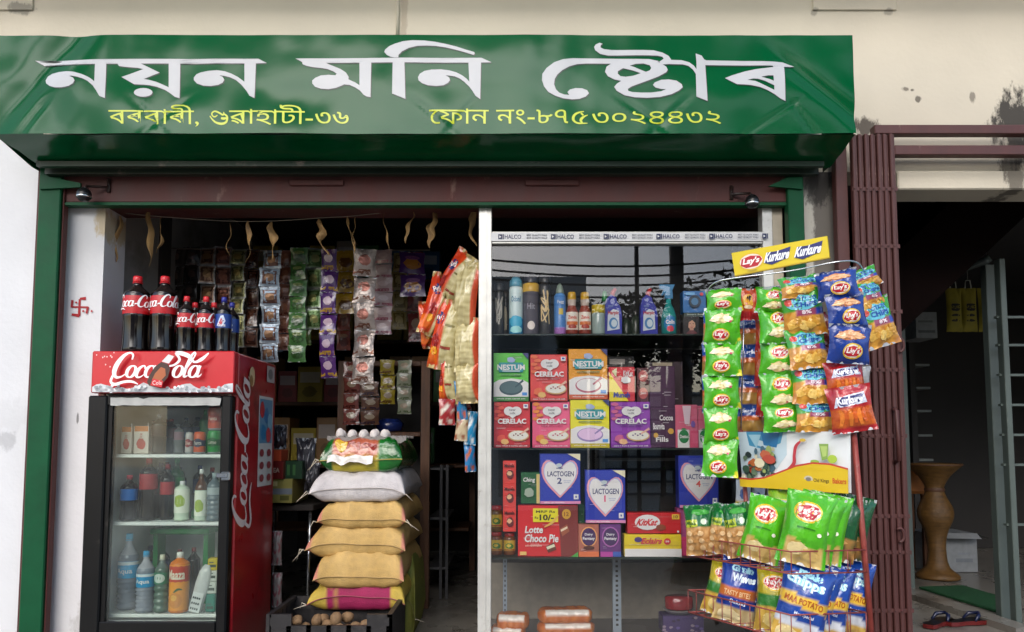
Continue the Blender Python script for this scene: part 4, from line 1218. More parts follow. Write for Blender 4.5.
mb = MB(); mb.lathe([(.05, 0), (.08, .01), (.085, .05), (.06, .075)], n=16, col='#1f2f6a'); tag(mb.obj('blue_pack', 'film', (p.x, 4.45, Z(432, 4.35) + .001)), 'dark blue bundle on the rack behind the eggs', 'bundle')

# second row of strips and the shelving at the back of the shop
for k, (a, c, lo, n, cA, cB, cC, lb) in enumerate([(206, 222, 352, 5, '#8a8078', '#5a3a2a', '#9a8060', 'greyish'), (236, 251, 358, 5, '#7a5a3a', '#3a2a1a', '#9a7a4a', 'tan'), (268, 284, 352, 5, '#6a7a8a', '#3a4a5a', '#9aa0a0', 'steel blue'), (298, 313, 345, 5, '#6a8a4a', '#3a5a2a', '#a0a060', 'leaf green'),
                                               (338, 352, 350, 5, '#9a4a3a', '#6a2a22', '#b08a6a', 'rust red'), (392, 408, 330, 4, '#9a8a5a', '#6a5a2a', '#b0a070', 'straw'), (408, 424, 342, 3, '#7a3a3a', '#4a1f22', '#a08a7a', 'wine red')]):
    strip('sachet_strip', f'{lb} strip of sachets hanging in the dim second row', a, c, 252, lo, n, 4.35, cA, cB, cC, kind=('band', 'blob', 'tile')[k % 3], base=cA)
p0, p1 = P(160, 250, 5.2), P(470, 250, 5.2)
t = thing('stock_shelves', 'dim wooden stock shelves along the back of the dark shop', 'shelves', ((p0.x + p1.x) / 2, 5.2, FL))
zz_ = [FL + .35 + .42 * k for k in range(6)]
for z in zz_:
    mb = MB(); mb.box(p0.x, p1.x, 5.2, 5.6, z - .025, z, bev=.004); mb.obj('shelf_board', 'wood', parent=t, base=t.location)
for k in range(4):
    x = p0.x + (p1.x - p0.x) * k / 3
    mb = MB(); mb.box(x - .02, x + .02, 5.605, 5.65, FL, 2.9); mb.obj('upright', 'wood', parent=t, base=t.location)
rk_ = random.Random(8)
kinds = []
for k in range(6):
    mb = MB(); w_, h_ = rk_.uniform(.12, .2), rk_.uniform(.18, .32)
    c = ['#b58a5a', '#c8c0b0', '#a03a3a', '#3a6a9a', '#c8b040', '#4a8a4a'][k]
    mb.box(-w_ / 2, w_ / 2, 0, .2, 0, h_, c, bev=.003)
    A = Art(mb, lambda u, v, l: (-w_ / 2 + u * w_, -l, v * h_), 0, 9, h_ / w_); A.rect(.1, .55, .9, .85, mixc(c, '#ffffff', .5)); A.blob(.5, .3, .3, .15, mixc(c, '#000000', .4), k)
    kinds.append((mb, w_))
pk = {}
for z in zz_[1:5]:
    x = p0.x + .05
    while x < p1.x - .25:
        k = rk_.randrange(6)
        x += kinds[k][1] / 2 + .01
        loc, rot = (x, 5.23 + rk_.uniform(0, .05), z + .001), (0, 0, rk_.uniform(-.06, .06))
        if k not in pk:
            pk[k] = kinds[k][0].obj('stock_carton', 'carton', loc, rot, label='dim ' + ['brown', 'cream', 'red', 'blue', 'yellow', 'green'][k] + ' carton on the stock shelves at the back of the shop', cat='carton', group='cartons on the stock shelves')
        else: dup(pk[k], loc, rot)
        x += kinds[k][1] / 2
# rope from which the strips hang
a, c = P(158, 248, 4.0), P(430, 250, 4.0)
mb = MB(); mb.tube([a, (a + c) / 2 + Vector((0, 0, -.012)), c], .004, 6, '#7a756a')
tag(mb.obj('hanging_rail', 'matte', base=a), 'thin cord holding the row of hanging sachets', 'cord')

# ================================================================ SNACK BAGS ON THE DOOR POST
def puff(u, v, sd=0):
    c = mixc('#c6bb8e', '#96894f', .4 + .3 * sin(v * 60 + 3 * nz(u * 4, v * 3, sd)) + .4 * nz(u * 5 + sd, v * 9)) if u > .5 else mixc('#d0481f', '#b5301a', .5 + nz(u * 3, v * 4 + sd))
    if .1 < v < .3 and u < .5: c = H('#d8661f')
    return mixc(c, '#7a6a40', .5) if (v < .06 or v > .94) else c
def puff2(u, v, sd=0):
    s_ = sin(v * 62 + 2 * nz(u * 3, v * 3))
    return mixc('#c9be90', '#8f8250', .35 + .3 * s_ + .3 * nz(u * 5, v * 5, sd)) if u < .86 else H('#c0451f')
def puff_art(A):
    A.blob(.28, .72, .2, .09, '#2a2f6a', 1); A.text('Puffs', .1, .68, .46, .77, '#f0e0d8', .03, 0, .3); A.blob(.3, .4, .16, .1, '#8f1a1a', 4); A.blob(.3, .25, .14, .06, '#e0a02a', 6); A.rect(.56, .3, .9, .34, '#8a3a2a'); A.rect(.56, .62, .9, .65, '#7a7040')
PB = [(455, 280, 30, 56, 3.42, -35, 38, 1, 'orange and cream snack bag tilted at the top of the bunch'), (466, 298, 24, 66, 3.36, -20, 6, 2, 'cream snack bag at the top of the long chain by the aluminium post'),
      (467, 345, 25, 50, 3.36, -18, 0, 2, 'cream snack bag in the middle of the long chain by the aluminium post'), (467, 382, 24, 40, 3.36, -18, -2, 2, 'cream snack bag at the bottom of the long chain by the aluminium post'),
      (436, 305, 22, 60, 3.44, 25, 16, 1, 'orange and cream snack bag hanging left in the bunch, above a red one'), (428, 325, 18, 44, 3.48, 35, -6, 1, 'red-orange snack bag at the far left of the bunch'),
      (446, 335, 28, 66, 3.40, -25, 14, 1, 'orange snack bag with navy logo hanging at the middle of the bunch'), (449, 375, 18, 52, 3.42, -30, 2, 1, 'narrow orange snack bag at the bottom of the bunch')]
for k, (cx, cy, wp, hp, Y, rz, roll, kind, lb) in enumerate(PB):
    m_ = mpp(cx, cy, Y)
    mb = pouch('b', wp * m_ * 1.08, hp * m_ * 1.08, .085, (lambda u, v, k=k: puff(u, v, k)) if kind == 1 else (lambda u, v, k=k: puff2(u, v, k)), k + 2, puff_art if kind == 1 else None, nu=16, nv=26, back='#b9a46a', crumple=1.5)
    put(mb, 'snack_bag', 'film', cx, cy, Y, rz, roll, label=lb, cat='snack bag', group='snack bags hung on the door post')
for k, (cx, cy, wp, hp, c, c2, lb) in enumerate([(447, 412, 14, 26, '#8f2022', '#c9c0b0', 'small dark red packet under the orange snack bags'), (461, 400, 9, 40, '#1f6f9f', '#c05a2a', 'narrow blue packet between the cream chain and the orange bags'),
                                         (462, 426, 11, 30, '#b9a98a', '#8a4a30', 'small beige packet under the cream chain'), (471, 428, 10, 34, '#1f7fae', '#d0d8d8', 'small bright blue packet under the cream chain, above another'), (470, 457, 10, 30, '#2272a8', '#b0582a', 'lowest small blue packet by the aluminium post'),
                                         (459, 405, 22, 12, '#a02a2a', '#d8c0b0', 'small red packet crosswise below the cream chain')]):
    m_ = mpp(cx, cy, 3.38)
    mb = pouch('b', wp * m_ * 1.2, hp * m_, .025, lambda u, v, c=c, c2=c2: mixc(c, c2, sm(.1, .35, nz(u * 3, v * 4, 3))), k, nu=8, nv=12)
    put(mb, 'small_packet', 'film', cx, cy, 3.38 + .012 * k, R.uniform(-20, 20), R.uniform(-6, 6), label=lb, cat='packet', group='small packets by the door post')

# ================================================================ SACKS
def sack(name, label, px0, px1, py0, py1, Yf, depth, cfn, seed, mat='woven', ears=1.0, skew=0.0, art=None, group='stacked sacks'):
    Yc = Yf
    xm = (px0 + px1) / 2
    m_ = mpp(xm, (py0 + py1) / 2, Yc)
    w_, h_ = (px1 - px0) * m_, (py1 - py0) * m_
    base = P(xm, py1, Yc)
    def f(u, v, top):
        u, v = .5 - .5 * cos(pi * u), .5 - .5 * cos(pi * v)
        a, b_ = 2 * u - 1, 2 * v - 1                         # a across, b from front (-1) to back
        k = max(0, 1 - abs(a) ** 6.0) ** .5 * max(0, 1 - abs(b_) ** 18) ** .5
        ear = ears * (abs(a) ** 6) * (abs(b_) ** 6)
        x = a * w_ / 2 * (1 - .06 * (1 - b_ * b_) * 0 + .0) * (.94 + .06 * abs(b_) ** 3) * (1 + .03 * ear)
        y = (b_ + 1) / 2 * depth - .02 * ear * (1 if b_ < 0 else -1) + .012 * nz(a * 2 + seed, 3) * (b_ < 0)
        seam = h_ * (.44 + .06 * nz(a * 1.5 + seed * 5, b_ * 1.5) - .16 * ear + .10 * (1 - a * a) * (b_ < -.2) * ((seed % 3) - 1))
        n_ = .02 * nz(a * 3 + seed, b_ * 3, seed) + .010 * nz(a * 9, b_ * 7 + seed, 4) + .013 * sin(a * 16 + 3 * nz(a * 3, seed)) * sm(.4, 1, -b_) * (1 - k)
        if top: z = seam + (h_ * 1.06 - seam) * k + n_ * k ** .3
        else: z = seam - (seam - .004) * min(1, k * 1.15) + .004 * nz(a * 7, b_ * 6)
        return (x + skew * (z / h_ - .5), y, z)
    mb = MB()
    mb.grid(lambda u, v: f(u, v, True), 34, 26, lambda u, v: cfn(.5 - .5 * cos(pi * u), .5 - .5 * cos(pi * v), f(u, v, True)[2] / h_, True))
    mb.grid(lambda u, v: f(u, v, False), 34, 26, lambda u, v: cfn(.5 - .5 * cos(pi * u), .5 - .5 * cos(pi * v), f(u, v, False)[2] / h_, False), flip=True)
    t = thing(name, label, 'sack', base, group=group)
    mb.obj('bag', mat, parent=t)
    mb = MB()                                                # stitched seam and loose threads
    mb.tube([(f(u / 30, 0, True)[0], f(u / 30, 0, True)[1] - .004, f(u / 30, 0, True)[2]) for u in range(31)], .0022, 5, mixc(cfn(.5, 0, .3, True), '#8a7a60', .3))
    for e in (0, 1):
        q = Vector(f(e, 0, True))
        for j in range(R.choice((0, 1, 2))):
            mb.tube([q, q + Vector(((2 * e - 1) * R.uniform(.0, .02), -.012, R.uniform(-.005, .015))), q + Vector(((2 * e - 1) * R.uniform(.02, .06), -.016, R.uniform(-.05, .0)))], [.003, .0015, .0008], 4, '#d8cdb8')
    mb.obj('seam', 'matte', parent=t)
    return t, base, w_, h_, f
def tan(u, v, z, top):
    c = mixc('#c6a466', '#ab8a4c', .5 + .6 * nz(u * 5, v * 5))
    e = 2 * abs(u - .5)
    if e > .9 and v < .06: c = mixc(c, '#b5586a', .6)
    return c
sack('rice_sack', 'lowest sack of the stack, magenta with yellow ends', 309, 404, 583, 612, 3.42, .62, lambda u, v, z, t: mixc('#93194d', '#b39a3c', sm(.06, .12, .5 - abs(u - .52) - .42 + .0) * 0 + (1 if (u < .17 or u > .86) else 0) + (.55 if (.2 < u < .3 and v < .3 and nz(u * 60, z * 9) > 0) else 0)), 5)
sack('flour_sack', 'tan sack directly on the magenta sack', 315, 403, 554, 590, 3.40, .64, tan, 3)
sack('flour_sack', 'tan sack in the middle of the three tan sacks', 308, 405, 526, 559, 3.42, .62, tan, 4, skew=.01)
sack('flour_sack', 'tan sack directly under the white sack', 319, 405, 502, 530, 3.42, .62, tan, 6)
sack('sugar_sack', 'plain white sack under the green rice bag', 311, 404, 471, 503, 3.42, .62, lambda u, v, z, t: mixc('#cfcac8', '#b3aeb0', .5 + .6 * nz(u * 4, v * 4)), 7)
def ricec(u, v, z, t):
    if u < .16 or u > .70: return mixc('#0f6a20', '#0a4a16', .5 + .8 * nz(u * 6, v * 6))
    if z < .42 and v < .4: return H('#b8a838')
    return mixc('#b5654a', '#a04a34', .5 + nz(u * 5, v * 5))
t, b_, w_, h_, f = sack('rice_bag', 'green and orange printed rice bag on top of the sack stack', 320, 402, 440, 473, 3.42, .55, ricec, 9, mat='film', ears=.3)
mb = MB()
A = Art(mb, lambda u, v, l: (lambda q: (q[0], q[1] - l - .001, q[2] + l + .001))(f(u, v, True)), 0, .06, 1, .0006)
A.blob(.33, .10, .06, .05, '#c9a01f', 1); A.text('Rice', .38, .06, .62, .12, '#8f2a22', .03)
A.text('AMAN', .03, .04, .14, .09, '#d8d8c0', .02)
mb.obj('printing', 'film', parent=t)
mb = MB()
mb.grid(lambda u, v: (-w_ * .40 + u * w_ * .55, -.012 - .02 * v - .006 * nz(u * 6, v * 3), h_ * .52 - v * h_ * .22 * (1 + .5 * nz(u * 5, 2)) + .012 * nz(u * 4, 1)), 16, 4, '#c9c4bc')
mb.obj('torn_flap', 'film', parent=t)
# slumped yellow-green sack behind
sack('feed_sack', 'yellow-green sack slumped on the floor behind the magenta sack', 385, 415, 560, 640, 3.75, .4, lambda u, v, z, t: mixc('#8f8a38', '#5a6a2a', .5 + .8 * nz(u * 4, z * 3)), 11, group=None)

# egg tray on the rice bag
p = P(372, 441, 3.6)
et = thing('egg_tray', 'grey pulp tray standing on the green rice bag', 'tray', (p.x, 3.6, p.z))
tw = 76 * mpp(372, 436, 3.6)
mb = MB()
def tray(u, v):
    return ((u - .5) * tw, (v - .5) * .26, .018 + .007 * cos(u * 6 * 2 * pi) * cos(v * 5 * 2 * pi))
mb.grid(tray, 48, 40, '#7f7a76')
mb.grid(lambda u, v: (tray(u, 0)[0], -.13 - .002, tray(u, 0)[2] - v * (.022)), 48, 2, '#7f7a76')
mb.obj('pulp_shell', 'matte', parent=et)
eg = MB(); eg.lathe([(.001, 0), (.010, .002), (.017, .010), (.0195, .021), (.0185, .032), (.014, .043), (.008, .050), (.001, .053)], n=14, col='#cfc8c4')
e0 = None
for j in range(2):
    for k in range(5):
        loc = (p.x - tw / 2 + tw * (k + 1.0) / 7, 3.6 - .10 + .052 * j, p.z + .006)
        if e0 is None:
            e0 = eg.obj('egg', 'matte', loc, label='white egg in the grey tray on the rice bag', cat='egg', group='eggs in the tray')
        else:
            d = dup(e0, loc, (R.uniform(-.1, .1), R.uniform(-.1, .1), 0), scale=(1, 1, R.uniform(.86, .95)))

# potato crate
cy0, cx0, cx1 = 3.12, X(266, 625, 3.12), X(392, 625, 3.12)
cz0, cz1 = FL, Z(626, 3.12)
ct = thing('potato_crate', 'black slatted plastic crate of potatoes in front of the sacks', 'crate', ((cx0 + cx1) / 2, 3.3, FL))
mb = MB()
def wall(xa, ya, xb, yb, zt_, cut=0):
    d = Vector((xb - xa, yb - ya, 0)); L_ = d.length; d.normalize(); n_ = Vector((-d.y, d.x, 0))
    def bar(a0, a1, z0_, z1_, th=.012):
        v = [Vector((xa, ya, 0)) + d * a + n_ * t_ + Vector((0, 0, z_)) for z_ in (z0_, z1_) for t_ in (0, th) for a in (a0, a1)]
        mb.idx(v, [(0, 2, 3, 1), (4, 5, 7, 6), (0, 1, 5, 4), (2, 6, 7, 3), (0, 4, 6, 2), (1, 3, 7, 5)], '#1d1b1d', 0, False)
    bar(0, L_, cz0 + .002, zt_ - .0125)
    for k in range(7): bar(L_ * k / 6.3 + .001, L_ * k / 6.3 + .02, cz0, zt_, .014)
    bar(0, L_, zt_ - .012, zt_ + (0 if cut else .001), .02)
    if cut:
        for a0, a1 in ((0, L_ * .2), (L_ * .8, L_)): bar(a0, a1, zt_ + .0, zt_ + .045, .016)
wall(cx0, cy0, cx1, cy0, cz1 - .0, 1); wall(cx1, cy0, cx1, cy0 + .38, cz1 + .045); wall(cx1, cy0 + .38, cx0, cy0 + .38, cz1, 1); wall(cx0, cy0 + .38, cx0, cy0, cz1 + .045)
mb.box(cx0 + .02, cx1 - .02, cy0 + .02, cy0 + .36, cz0 + .001, cz0 + .012, '#1d1b1d')
mb.obj('crate_body', 'blackplastic', parent=ct, base=ct.location)
rp = random.Random(11)
pot = []
for k in range(3):
    mb = MB(); mb.lathe([(.001, -.03), (.014, -.027), (.023, -.015), (.026, .0), (.023, .016), (.013, .028), (.001, .031)], n=14, col='#7f6446')
    mb.V = [(x * (1 + .12 * nz(x * 40 + k, z * 40)), y * (1 + .15 * nz(y * 40, z * 30 + k)), z * (1 + .1 * nz(x * 30, k))) for x, y, z in mb.V]
    pot.append(mb)
p0s = []
for k in range(70):
    loc = (rp.uniform(cx0 + .05, cx1 - .05), rp.uniform(cy0 + .05, cy0 + .33), cz0 + rp.uniform(.03, .15) + (.03 if k % 3 == 0 else 0))
    rot = (rp.uniform(0, 6), rp.uniform(0, 6), rp.uniform(0, 6))
    if k < 3:
        o = pot[k].obj('potato', 'skin_potato', loc, rot, label='small brown potato in the black crate', cat='potato', group='potatoes in the crate'); p0s.append(o)
    else: dup(p0s[k % 3], loc, rot, scale=[rp.uniform(.6, .95)] * 3)

# boxes and counter beside the fridge
p = P(290, 497, 3.95)
t = thing('low_counter', 'dark low counter with steel legs behind the fridge', 'counter', (p.x, 4.1, FL))
mb = MB(); mb.box(p.x - .22, p.x + .12, 3.95, 4.4, Z(505, 3.95) - .03, Z(505, 3.95), '#2d2825', bev=.004); mb.obj('counter_top', 'matte', parent=t, base=t.location)
for dx, dy in ((-.2, .02), (.1, .02), (-.2, .42), (.1, .42)):
    mb = MB(); mb.tube([(p.x + dx, 3.95 + dy, Z(505, 3.95) - .031), (p.x + dx - .01, 3.95 + dy, FL)], .009, 8, '#8d8f90'); mb.obj('leg', 'chrome', parent=t, base=t.location)
cz = Z(505, 3.95) + .0005
def cbox(name, label, px0, px1, py0, py1, Y, col, art=None, d=.14, mat='carton', side=None, group=None, cat='box', rz=0, zb=None, ink=1.0):
    pm_ = P((px0 + px1) / 2, py1, Y)
    m_ = mpp((px0 + px1) / 2, (py0 + py1) / 2, Y)
    w_, h_ = (px1 - px0) * m_, (py1 - py0) * m_
    mb = MB(); mb.box(-w_ / 2, w_ / 2, 0, d, 0, h_, side or col, bev=.0015)
    A = Art(mb, lambda u, v, l: (-w_ / 2 + .001 + u * (w_ - .002), -l, .001 + v * (h_ - .002)), 0, 9, h_ / w_)
    A.rect(.004, .004, .996, .996, col)
    if ink > 1:                                             # fine print: thin rows of grey and white
        rq = random.Random(int(px0 * 7 + py0))
        for k in range(7):
            a, b_ = rq.uniform(.04, .6), rq.uniform(.05, .95)
            for j in range(rq.choice((2, 3))): A.rect(a, b_ - .018 * j, a + rq.uniform(.12, .32), b_ - .018 * j + .007, rq.choice((mixc(col, '#ffffff', .35), mixc(col, '#000000', .3))))
        rz += rq.uniform(-1.2, 1.2)
    if art: art(A)
    mb.ink(ink)
    return tag(mb.obj(name, mat, (pm_.x, Y, zb if zb is not None else pm_.z), (0, 0, radians(rz))), label, cat, group)
cbox('tea_box', 'yellow and grey striped box under the red box by the fridge', 262, 292, 479, 503, 3.9, '#8f8a4a', lambda A: (A.rect(0, .35, 1, .6, '#77808a'), A.rect(.3, .7, .5, .9, '#c9c28a'), A.rect(.6, .1, .9, .3, '#5a5a2a')), .3)
cbox('biscuit_box', 'red box with orange top between the fridge and the green box', 266, 283, 461, 479, 3.88, '#6a1a18', lambda A: (A.text('TEA', .2, .35, .8, .62, '#b5a090', .03), ), .15)
cbox('orange_packet', 'orange packet on the red box by the fridge', 267, 281, 450, 461, 3.88, '#b5482a', None, .12)
cbox('green_box', 'dark green box beside the red box by the fridge', 283, 302, 461, 479, 3.92, '#153a22', lambda A: [A.rect(.2 + .3 * k, .2, .35 + .3 * k, .8, '#3a6a3a') for k in range(2)], .15)
for k, (px, py, wp, hp, lb) in enumerate([(280, 437, 14, 24, 'crumpled dark plastic bag on top of the boxes by the fridge'), (306, 458, 20, 40, 'dark shiny plastic bag hanging beside the green rice bag'), (312, 478, 16, 30, 'dark plastic bag hanging below another, beside the white sack')]):
    m_ = mpp(px, py, 4)
    mb = pouch('b', wp * m_, hp * m_, .07, lambda u, v: mixc('#2a2a30', '#4a4a52', .5 + nz(u * 5, v * 5)), k + 20, crumple=3)
    put(mb, 'plastic_bag', 'film', px, py, 4.0, label=lb, cat='bag')
for k in range(2):
    m_ = mpp(270 + 3 * k, 560, 3.85)
    mb = pouch('b', 10 * m_, 34 * m_, .03, lambda u, v: mixc('#8f8a8a', '#8a4a55', sm(0, .3, nz(u * 4, v * 6))), k + 31)
    put(mb, 'small_packet', 'film', 277, 590 - 42 * k, 3.85, label=('pale pink packet low beside the fridge, above the crate', 'pale packet hanging beside the fridge under the counter')[k], cat='packet')
# shelving of the far wall behind the doorway
p0, p1 = P(428, 470, 4.6), P(452, 600, 4.6)
t = thing('steel_shelf', 'grey steel shelf standing in the dark behind the sacks', 'shelf', (p0.x, 4.6, FL))
for px in (428, 441, 447):
    mb = MB(); q = P(px, 500, 4.6); mb.box(q.x - .008, q.x + .008, 4.6, 4.62, FL, Z(465, 4.6), '#3f3f42'); mb.obj('upright', 'plastic', parent=t, base=t.location)
for py in (470, 520, 570): mb = MB(); mb.box(P(428, 500, 4.6).x, P(447, 500, 4.6).x, 4.621, 5.2, Z(py, 4.6), Z(py, 4.6) + .012, '#5a5a5c'); mb.obj('shelf_board', 'plastic', parent=t, base=t.location)
# ================================================================ GLASS DISPLAY CASE
CY = 3.33
cxl, cxr = X(478.5, 420, CY), X(772, 300, CY)
gl0, gl1 = X(491.5, 420, CY), X(762, 300, CY)
ztop, zrail0, zrail1 = Z(204, CY), Z(245, CY), Z(233, CY)
dc = thing('display_case', 'tall aluminium glass case of groceries beside the shop doorway', 'display case', ((cxl + cxr) / 2, CY, FL))
DB = dc.location
mb = MB(); mb.box(cxl, gl0, CY - .03, CY + .03, FL, ztop, bev=.002); mb.box(gl0 - .0285, gl0 - .022, CY - .034, CY - .0302, FL, ztop - .002)
mb.obj('frame_post', 'alu', parent=dc, base=DB)
mb = MB(); mb.box(gl1, cxr, CY - .03, CY + .03, FL, ztop, bev=.002)
mb.obj('frame_post', 'alu', parent=dc, base=DB)
mb = MB(); mb.box(cxr + .001, X(783, 300, CY), CY - .02, CY + .06, FL, ztop, '#b5ab98', bev=.002)
mb.obj('side_batten', 'paint', parent=dc, base=DB)
mb = MB(); mb.box(gl0 + .0005, gl1 - .0005, CY - .025, CY + .025, zrail0, zrail1, bev=.002)
rl = mb.obj('top_rail', 'alu', parent=dc, base=DB)
mb = MB()
tz0, tz1 = Z(243, CY), Z(234.5, CY)
mb.box(gl0 - .005, gl1 + .003, CY - .0325, CY - .0308, tz0, tz1, '#d9dadb')
tl = gl1 - gl0
A = Art(mb, lambda u, v, l: (gl0 + u * tl, CY - .0325 - l, tz0 + v * (tz1 - tz0)), 0, 9, (tz1 - tz0) / tl, .0004)
for k in range(6):
    a = (498 - 491.5 + k * 52.5) / 270.5 - .0
    A.rect(a - .0, .2, a + .016, .8, '#1d2850'); A.poly([(a + .004, .35), (a + .012, .5), (a + .004, .65)], '#d9dadb'); A.rect(a + .017, .2, a + .021, .8, '#1d2850')
    if a + .1 < 1.01: A.text('HALCO', a + .024, .25, a + .085, .75, '#27305a', .015)
    for r_ in (0, 1):
        b0 = a + .105
        if b0 + .07 < 1: A.text('BEST QUALITY FOILS', b0, .22 + r_ * .32, b0 + .075, .44 + r_ * .32, '#2a2f45', .02)
mb.obj('printed_tape', 'carton', parent=rl, base=DB)
mb = MB(); mb.box(gl0 + .0005, gl1 - .0005, CY - .002, CY + .003, FL + .05, zrail0 - .0005); mb.obj('front_glass', 'glass', parent=dc, base=DB)
SZ = [Z(334.5, 3.40), Z(448, 3.40), Z(556.5, 3.40)]
for z in SZ:
    mb = MB(); mb.box(gl0 - .01, gl1 + .02, 3.372, 3.86, z - .008, z - .0005, '#26352f', bev=.001); mb.obj('shelf', 'plastic', parent=dc, base=DB)
mb = MB(); mb.box(cxl, cxr, 3.30, 3.88, FL, FL + .049, '#55504a'); mb.obj('base', 'matte', parent=dc, base=DB)
mb = MB(); mb.box(cxl, cxr, 3.88, 3.9, SZ[2] - .1, ztop, '#211f1e'); mb.obj('back_board', 'matte', parent=dc, base=DB)
mb = MB(); mb.box(cxl, cxr, 3.88, 3.9, FL + .05, SZ[2] - .101, '#7a7469'); mb.obj('reflection_toned_board', 'matte', parent=dc, base=DB)  # brown-grey tone carries the street's reflection in the lower glass
mb = MB(); mb.box(cxr - .01, cxr + .0, CY + .031, 3.879, FL + .05, ztop, '#2f2d2b'); mb.obj('end_board', 'matte', parent=dc, base=DB)
for px in (505, 617):
    q = X(px, 600, 3.6)
    mb = MB()
    wd = .009 if px == 505 else .019
    mb.box(q - wd, q + wd, 3.6, 3.62, FL + .05, SZ[2] - .012, '#8d9aa5')
    for k in range(14): mb.box(q - wd * .3, q + wd * .3, 3.5985, 3.5999, FL + .08 + k * .022, FL + .09 + k * .022, '#2d2d2d')
    mb.obj('slotted_upright', 'paint', parent=dc, base=DB)
for px in (590, 603):
    q = X(px, 500, 3.8); mb = MB(); mb.box(q - .012, q + .012, 3.8, 3.83, SZ[2] + .0, SZ[1] - .012, '#6a6d6c'); mb.obj('rear_upright', 'paint', parent=dc, base=DB)
mb = MB(); mb.box(X(603, 460, 3.8) + .013, X(680, 460, 3.8), 3.8, 3.82, Z(461, 3.8), Z(458, 3.8), '#6a6d6c'); mb.obj('rear_rail', 'paint', parent=dc, base=DB)

PY = 3.40
def prod(name, label, px0, px1, py0, py1, s, col, art=None, Y=PY, d=.06, zo=0.0, rz=0, side=None, mat='carton', group=None, cat='box', zb=None):
    zb = (SZ[s] if s < 3 else FL + .049) + .0005 + zo if zb is None else zb
    return cbox(name, label, px0, px1, py0, py1, Y, col, art, d, mat, side, group, cat, rz, zb, 1.5)
def zpx(a, Y=PY): return a * mpp(600, 400, Y)                # pixels of height to metres

# ---- artwork
def bowl(A, y=.22, c='#eee6dc', rim='#2a5a6a', fr=None):
    A.ell(.5, y, .34, .15, rim, 20); A.ell(.5, y + .015, .31, .125, c, 20); A.stroke([(.62, y + .02, .03), (.85, y + .16, .045)], rim)
    if fr: [A.blob(.35 + .12 * k, y + .03 + .03 * (k % 2), .035, .02, fr, k, 8) for k in range(4)]
def oats(base, foot, bowlc='#eee8e0', rim='#2a5a6a'):
    def f(A):
        A.poly([(0, .38), (.15, .44), (.5, .47), (.85, .44), (1, .38), (1, 0), (0, 0)], '#d9e2d4'); bowl(A, .27, bowlc, rim)
        A.rect(0, 0, 1, .09, foot); A.text('whole grain cereal mix', .08, .03, .92, .065, '#e8e0c8', .02)
        A.poly([(.16, .6), (.84, .6), (.88, .7), (.84, .8), (.16, .8), (.12, .7)], '#12818a'); A.blob(.5, .86, .12, .06, '#8f9fc0', 4, 10)
        A.text('NESTUM', .1, .645, .9, .76, '#f0f4f4', .035); A.rect(.25, .615, .75, .632, '#cfe3e3')
        A.poly([(.82, 1), (1, 1), (1, .86)], '#2b2f66'); A.rect(.82, .12, .96, .18, '#3f7fc0'); A.rect(.2, .53, .8, .55, '#4a6a4a')
    return f
def cereal(base, dk, tone):
    def f(A):
        for k in range(5): A.blob(.1 + .09 * (k % 2), .95 - .08 * k, .1, .04, tone, k, 9)
        A.ell(.42, .8, .15, .1, '#efe9e6', 14); A.ell(.62, .8, .15, .1, '#efe9e6', 14); A.poly([(.3, .77), (.74, .77), (.52, .64)], '#efe9e6')
        A.text('new', .42, .8, .6, .84, '#6a6a70', .02); A.text('milk', .44, .73, .6, .78, '#6a6a70', .02)
        A.text('CERELAC', .1, .52, .9, .635, '#f4eeea', .04); A.text('WHEAT APPLE CHERRY', .22, .455, .82, .495, dk, .02)
        A.ell(.68, .26, .3, .12, '#b58f62', 16); A.ell(.68, .27, .27, .1, '#e8dcc0', 16); A.stroke([(.75, .3, .03), (.97, .42, .05)], '#c9a08a')
        A.blob(.2, .2, .12, .08, tone, 8); A.blob(.3, .13, .11, .06, mixc(tone, '#e8c070', .6), 9)
        for k in range(5): A.blob(.55 + .06 * k, .27 + .03 * (k % 2), .025, .015, dk, k, 7)
        A.rect(0, 0, 1, .07, mixc(base, dk, .5)); A.text('stage 1 from 6 months with milk', .06, .02, .94, .055, '#eadfd8', .02)
        A.rect(.82, .86, .95, .95, '#d9dde6'); A.rect(.85, .89, .92, .93, '#3a4a9a')
    return f
def heart_pts(cx, cy, s, sy, n=30):
    return [(cx + s * math.copysign(abs(sin(t)) ** 1.9, sin(t)), cy + sy * (13 * cos(t) - 5 * cos(2 * t) - 2 * cos(3 * t) - cos(4 * t)) / 16) for t in [2 * pi * i / n for i in range(n)]]
def formula(num, ncol):
    def f(A):
        A.poly(heart_pts(.49, .56, .46, .42), '#c98a94'); A.poly(heart_pts(.5, .565, .42, .385), '#8f9ac9'); A.poly(heart_pts(.5, .56, .40, .37), '#dfe6ee')
        A.text('LACTOGEN', .18, .545, .84, .65, '#17245c', .02); A.rect(.4, .7, .56, .72, '#55607a'); A.ell(.47, .77, .08, .04, '#a9b6bb', 10)
        A.text(num, .42 if num != '1' else .465, .40, .54 if num != '1' else .505, .52, ncol, .02); A.text('infant formula', .58, .45, .76, .48, '#8f98b0', .02); A.text('powder', .6, .41, .74, .44, '#8f98b0', .02)
        A.poly([(.68, 1), (1, .86), (1, 1)], '#d0c4a8'); A.rect(.83, .09, .95, .19, '#d9dde6'); A.rect(.87, .12, .91, .16, '#4a5a9a')
        A.rect(0, 0, 1, .055, '#c07aa0'); A.text('after six months', .1, .015, .6, .042, '#eadfe8', .02)
    return f

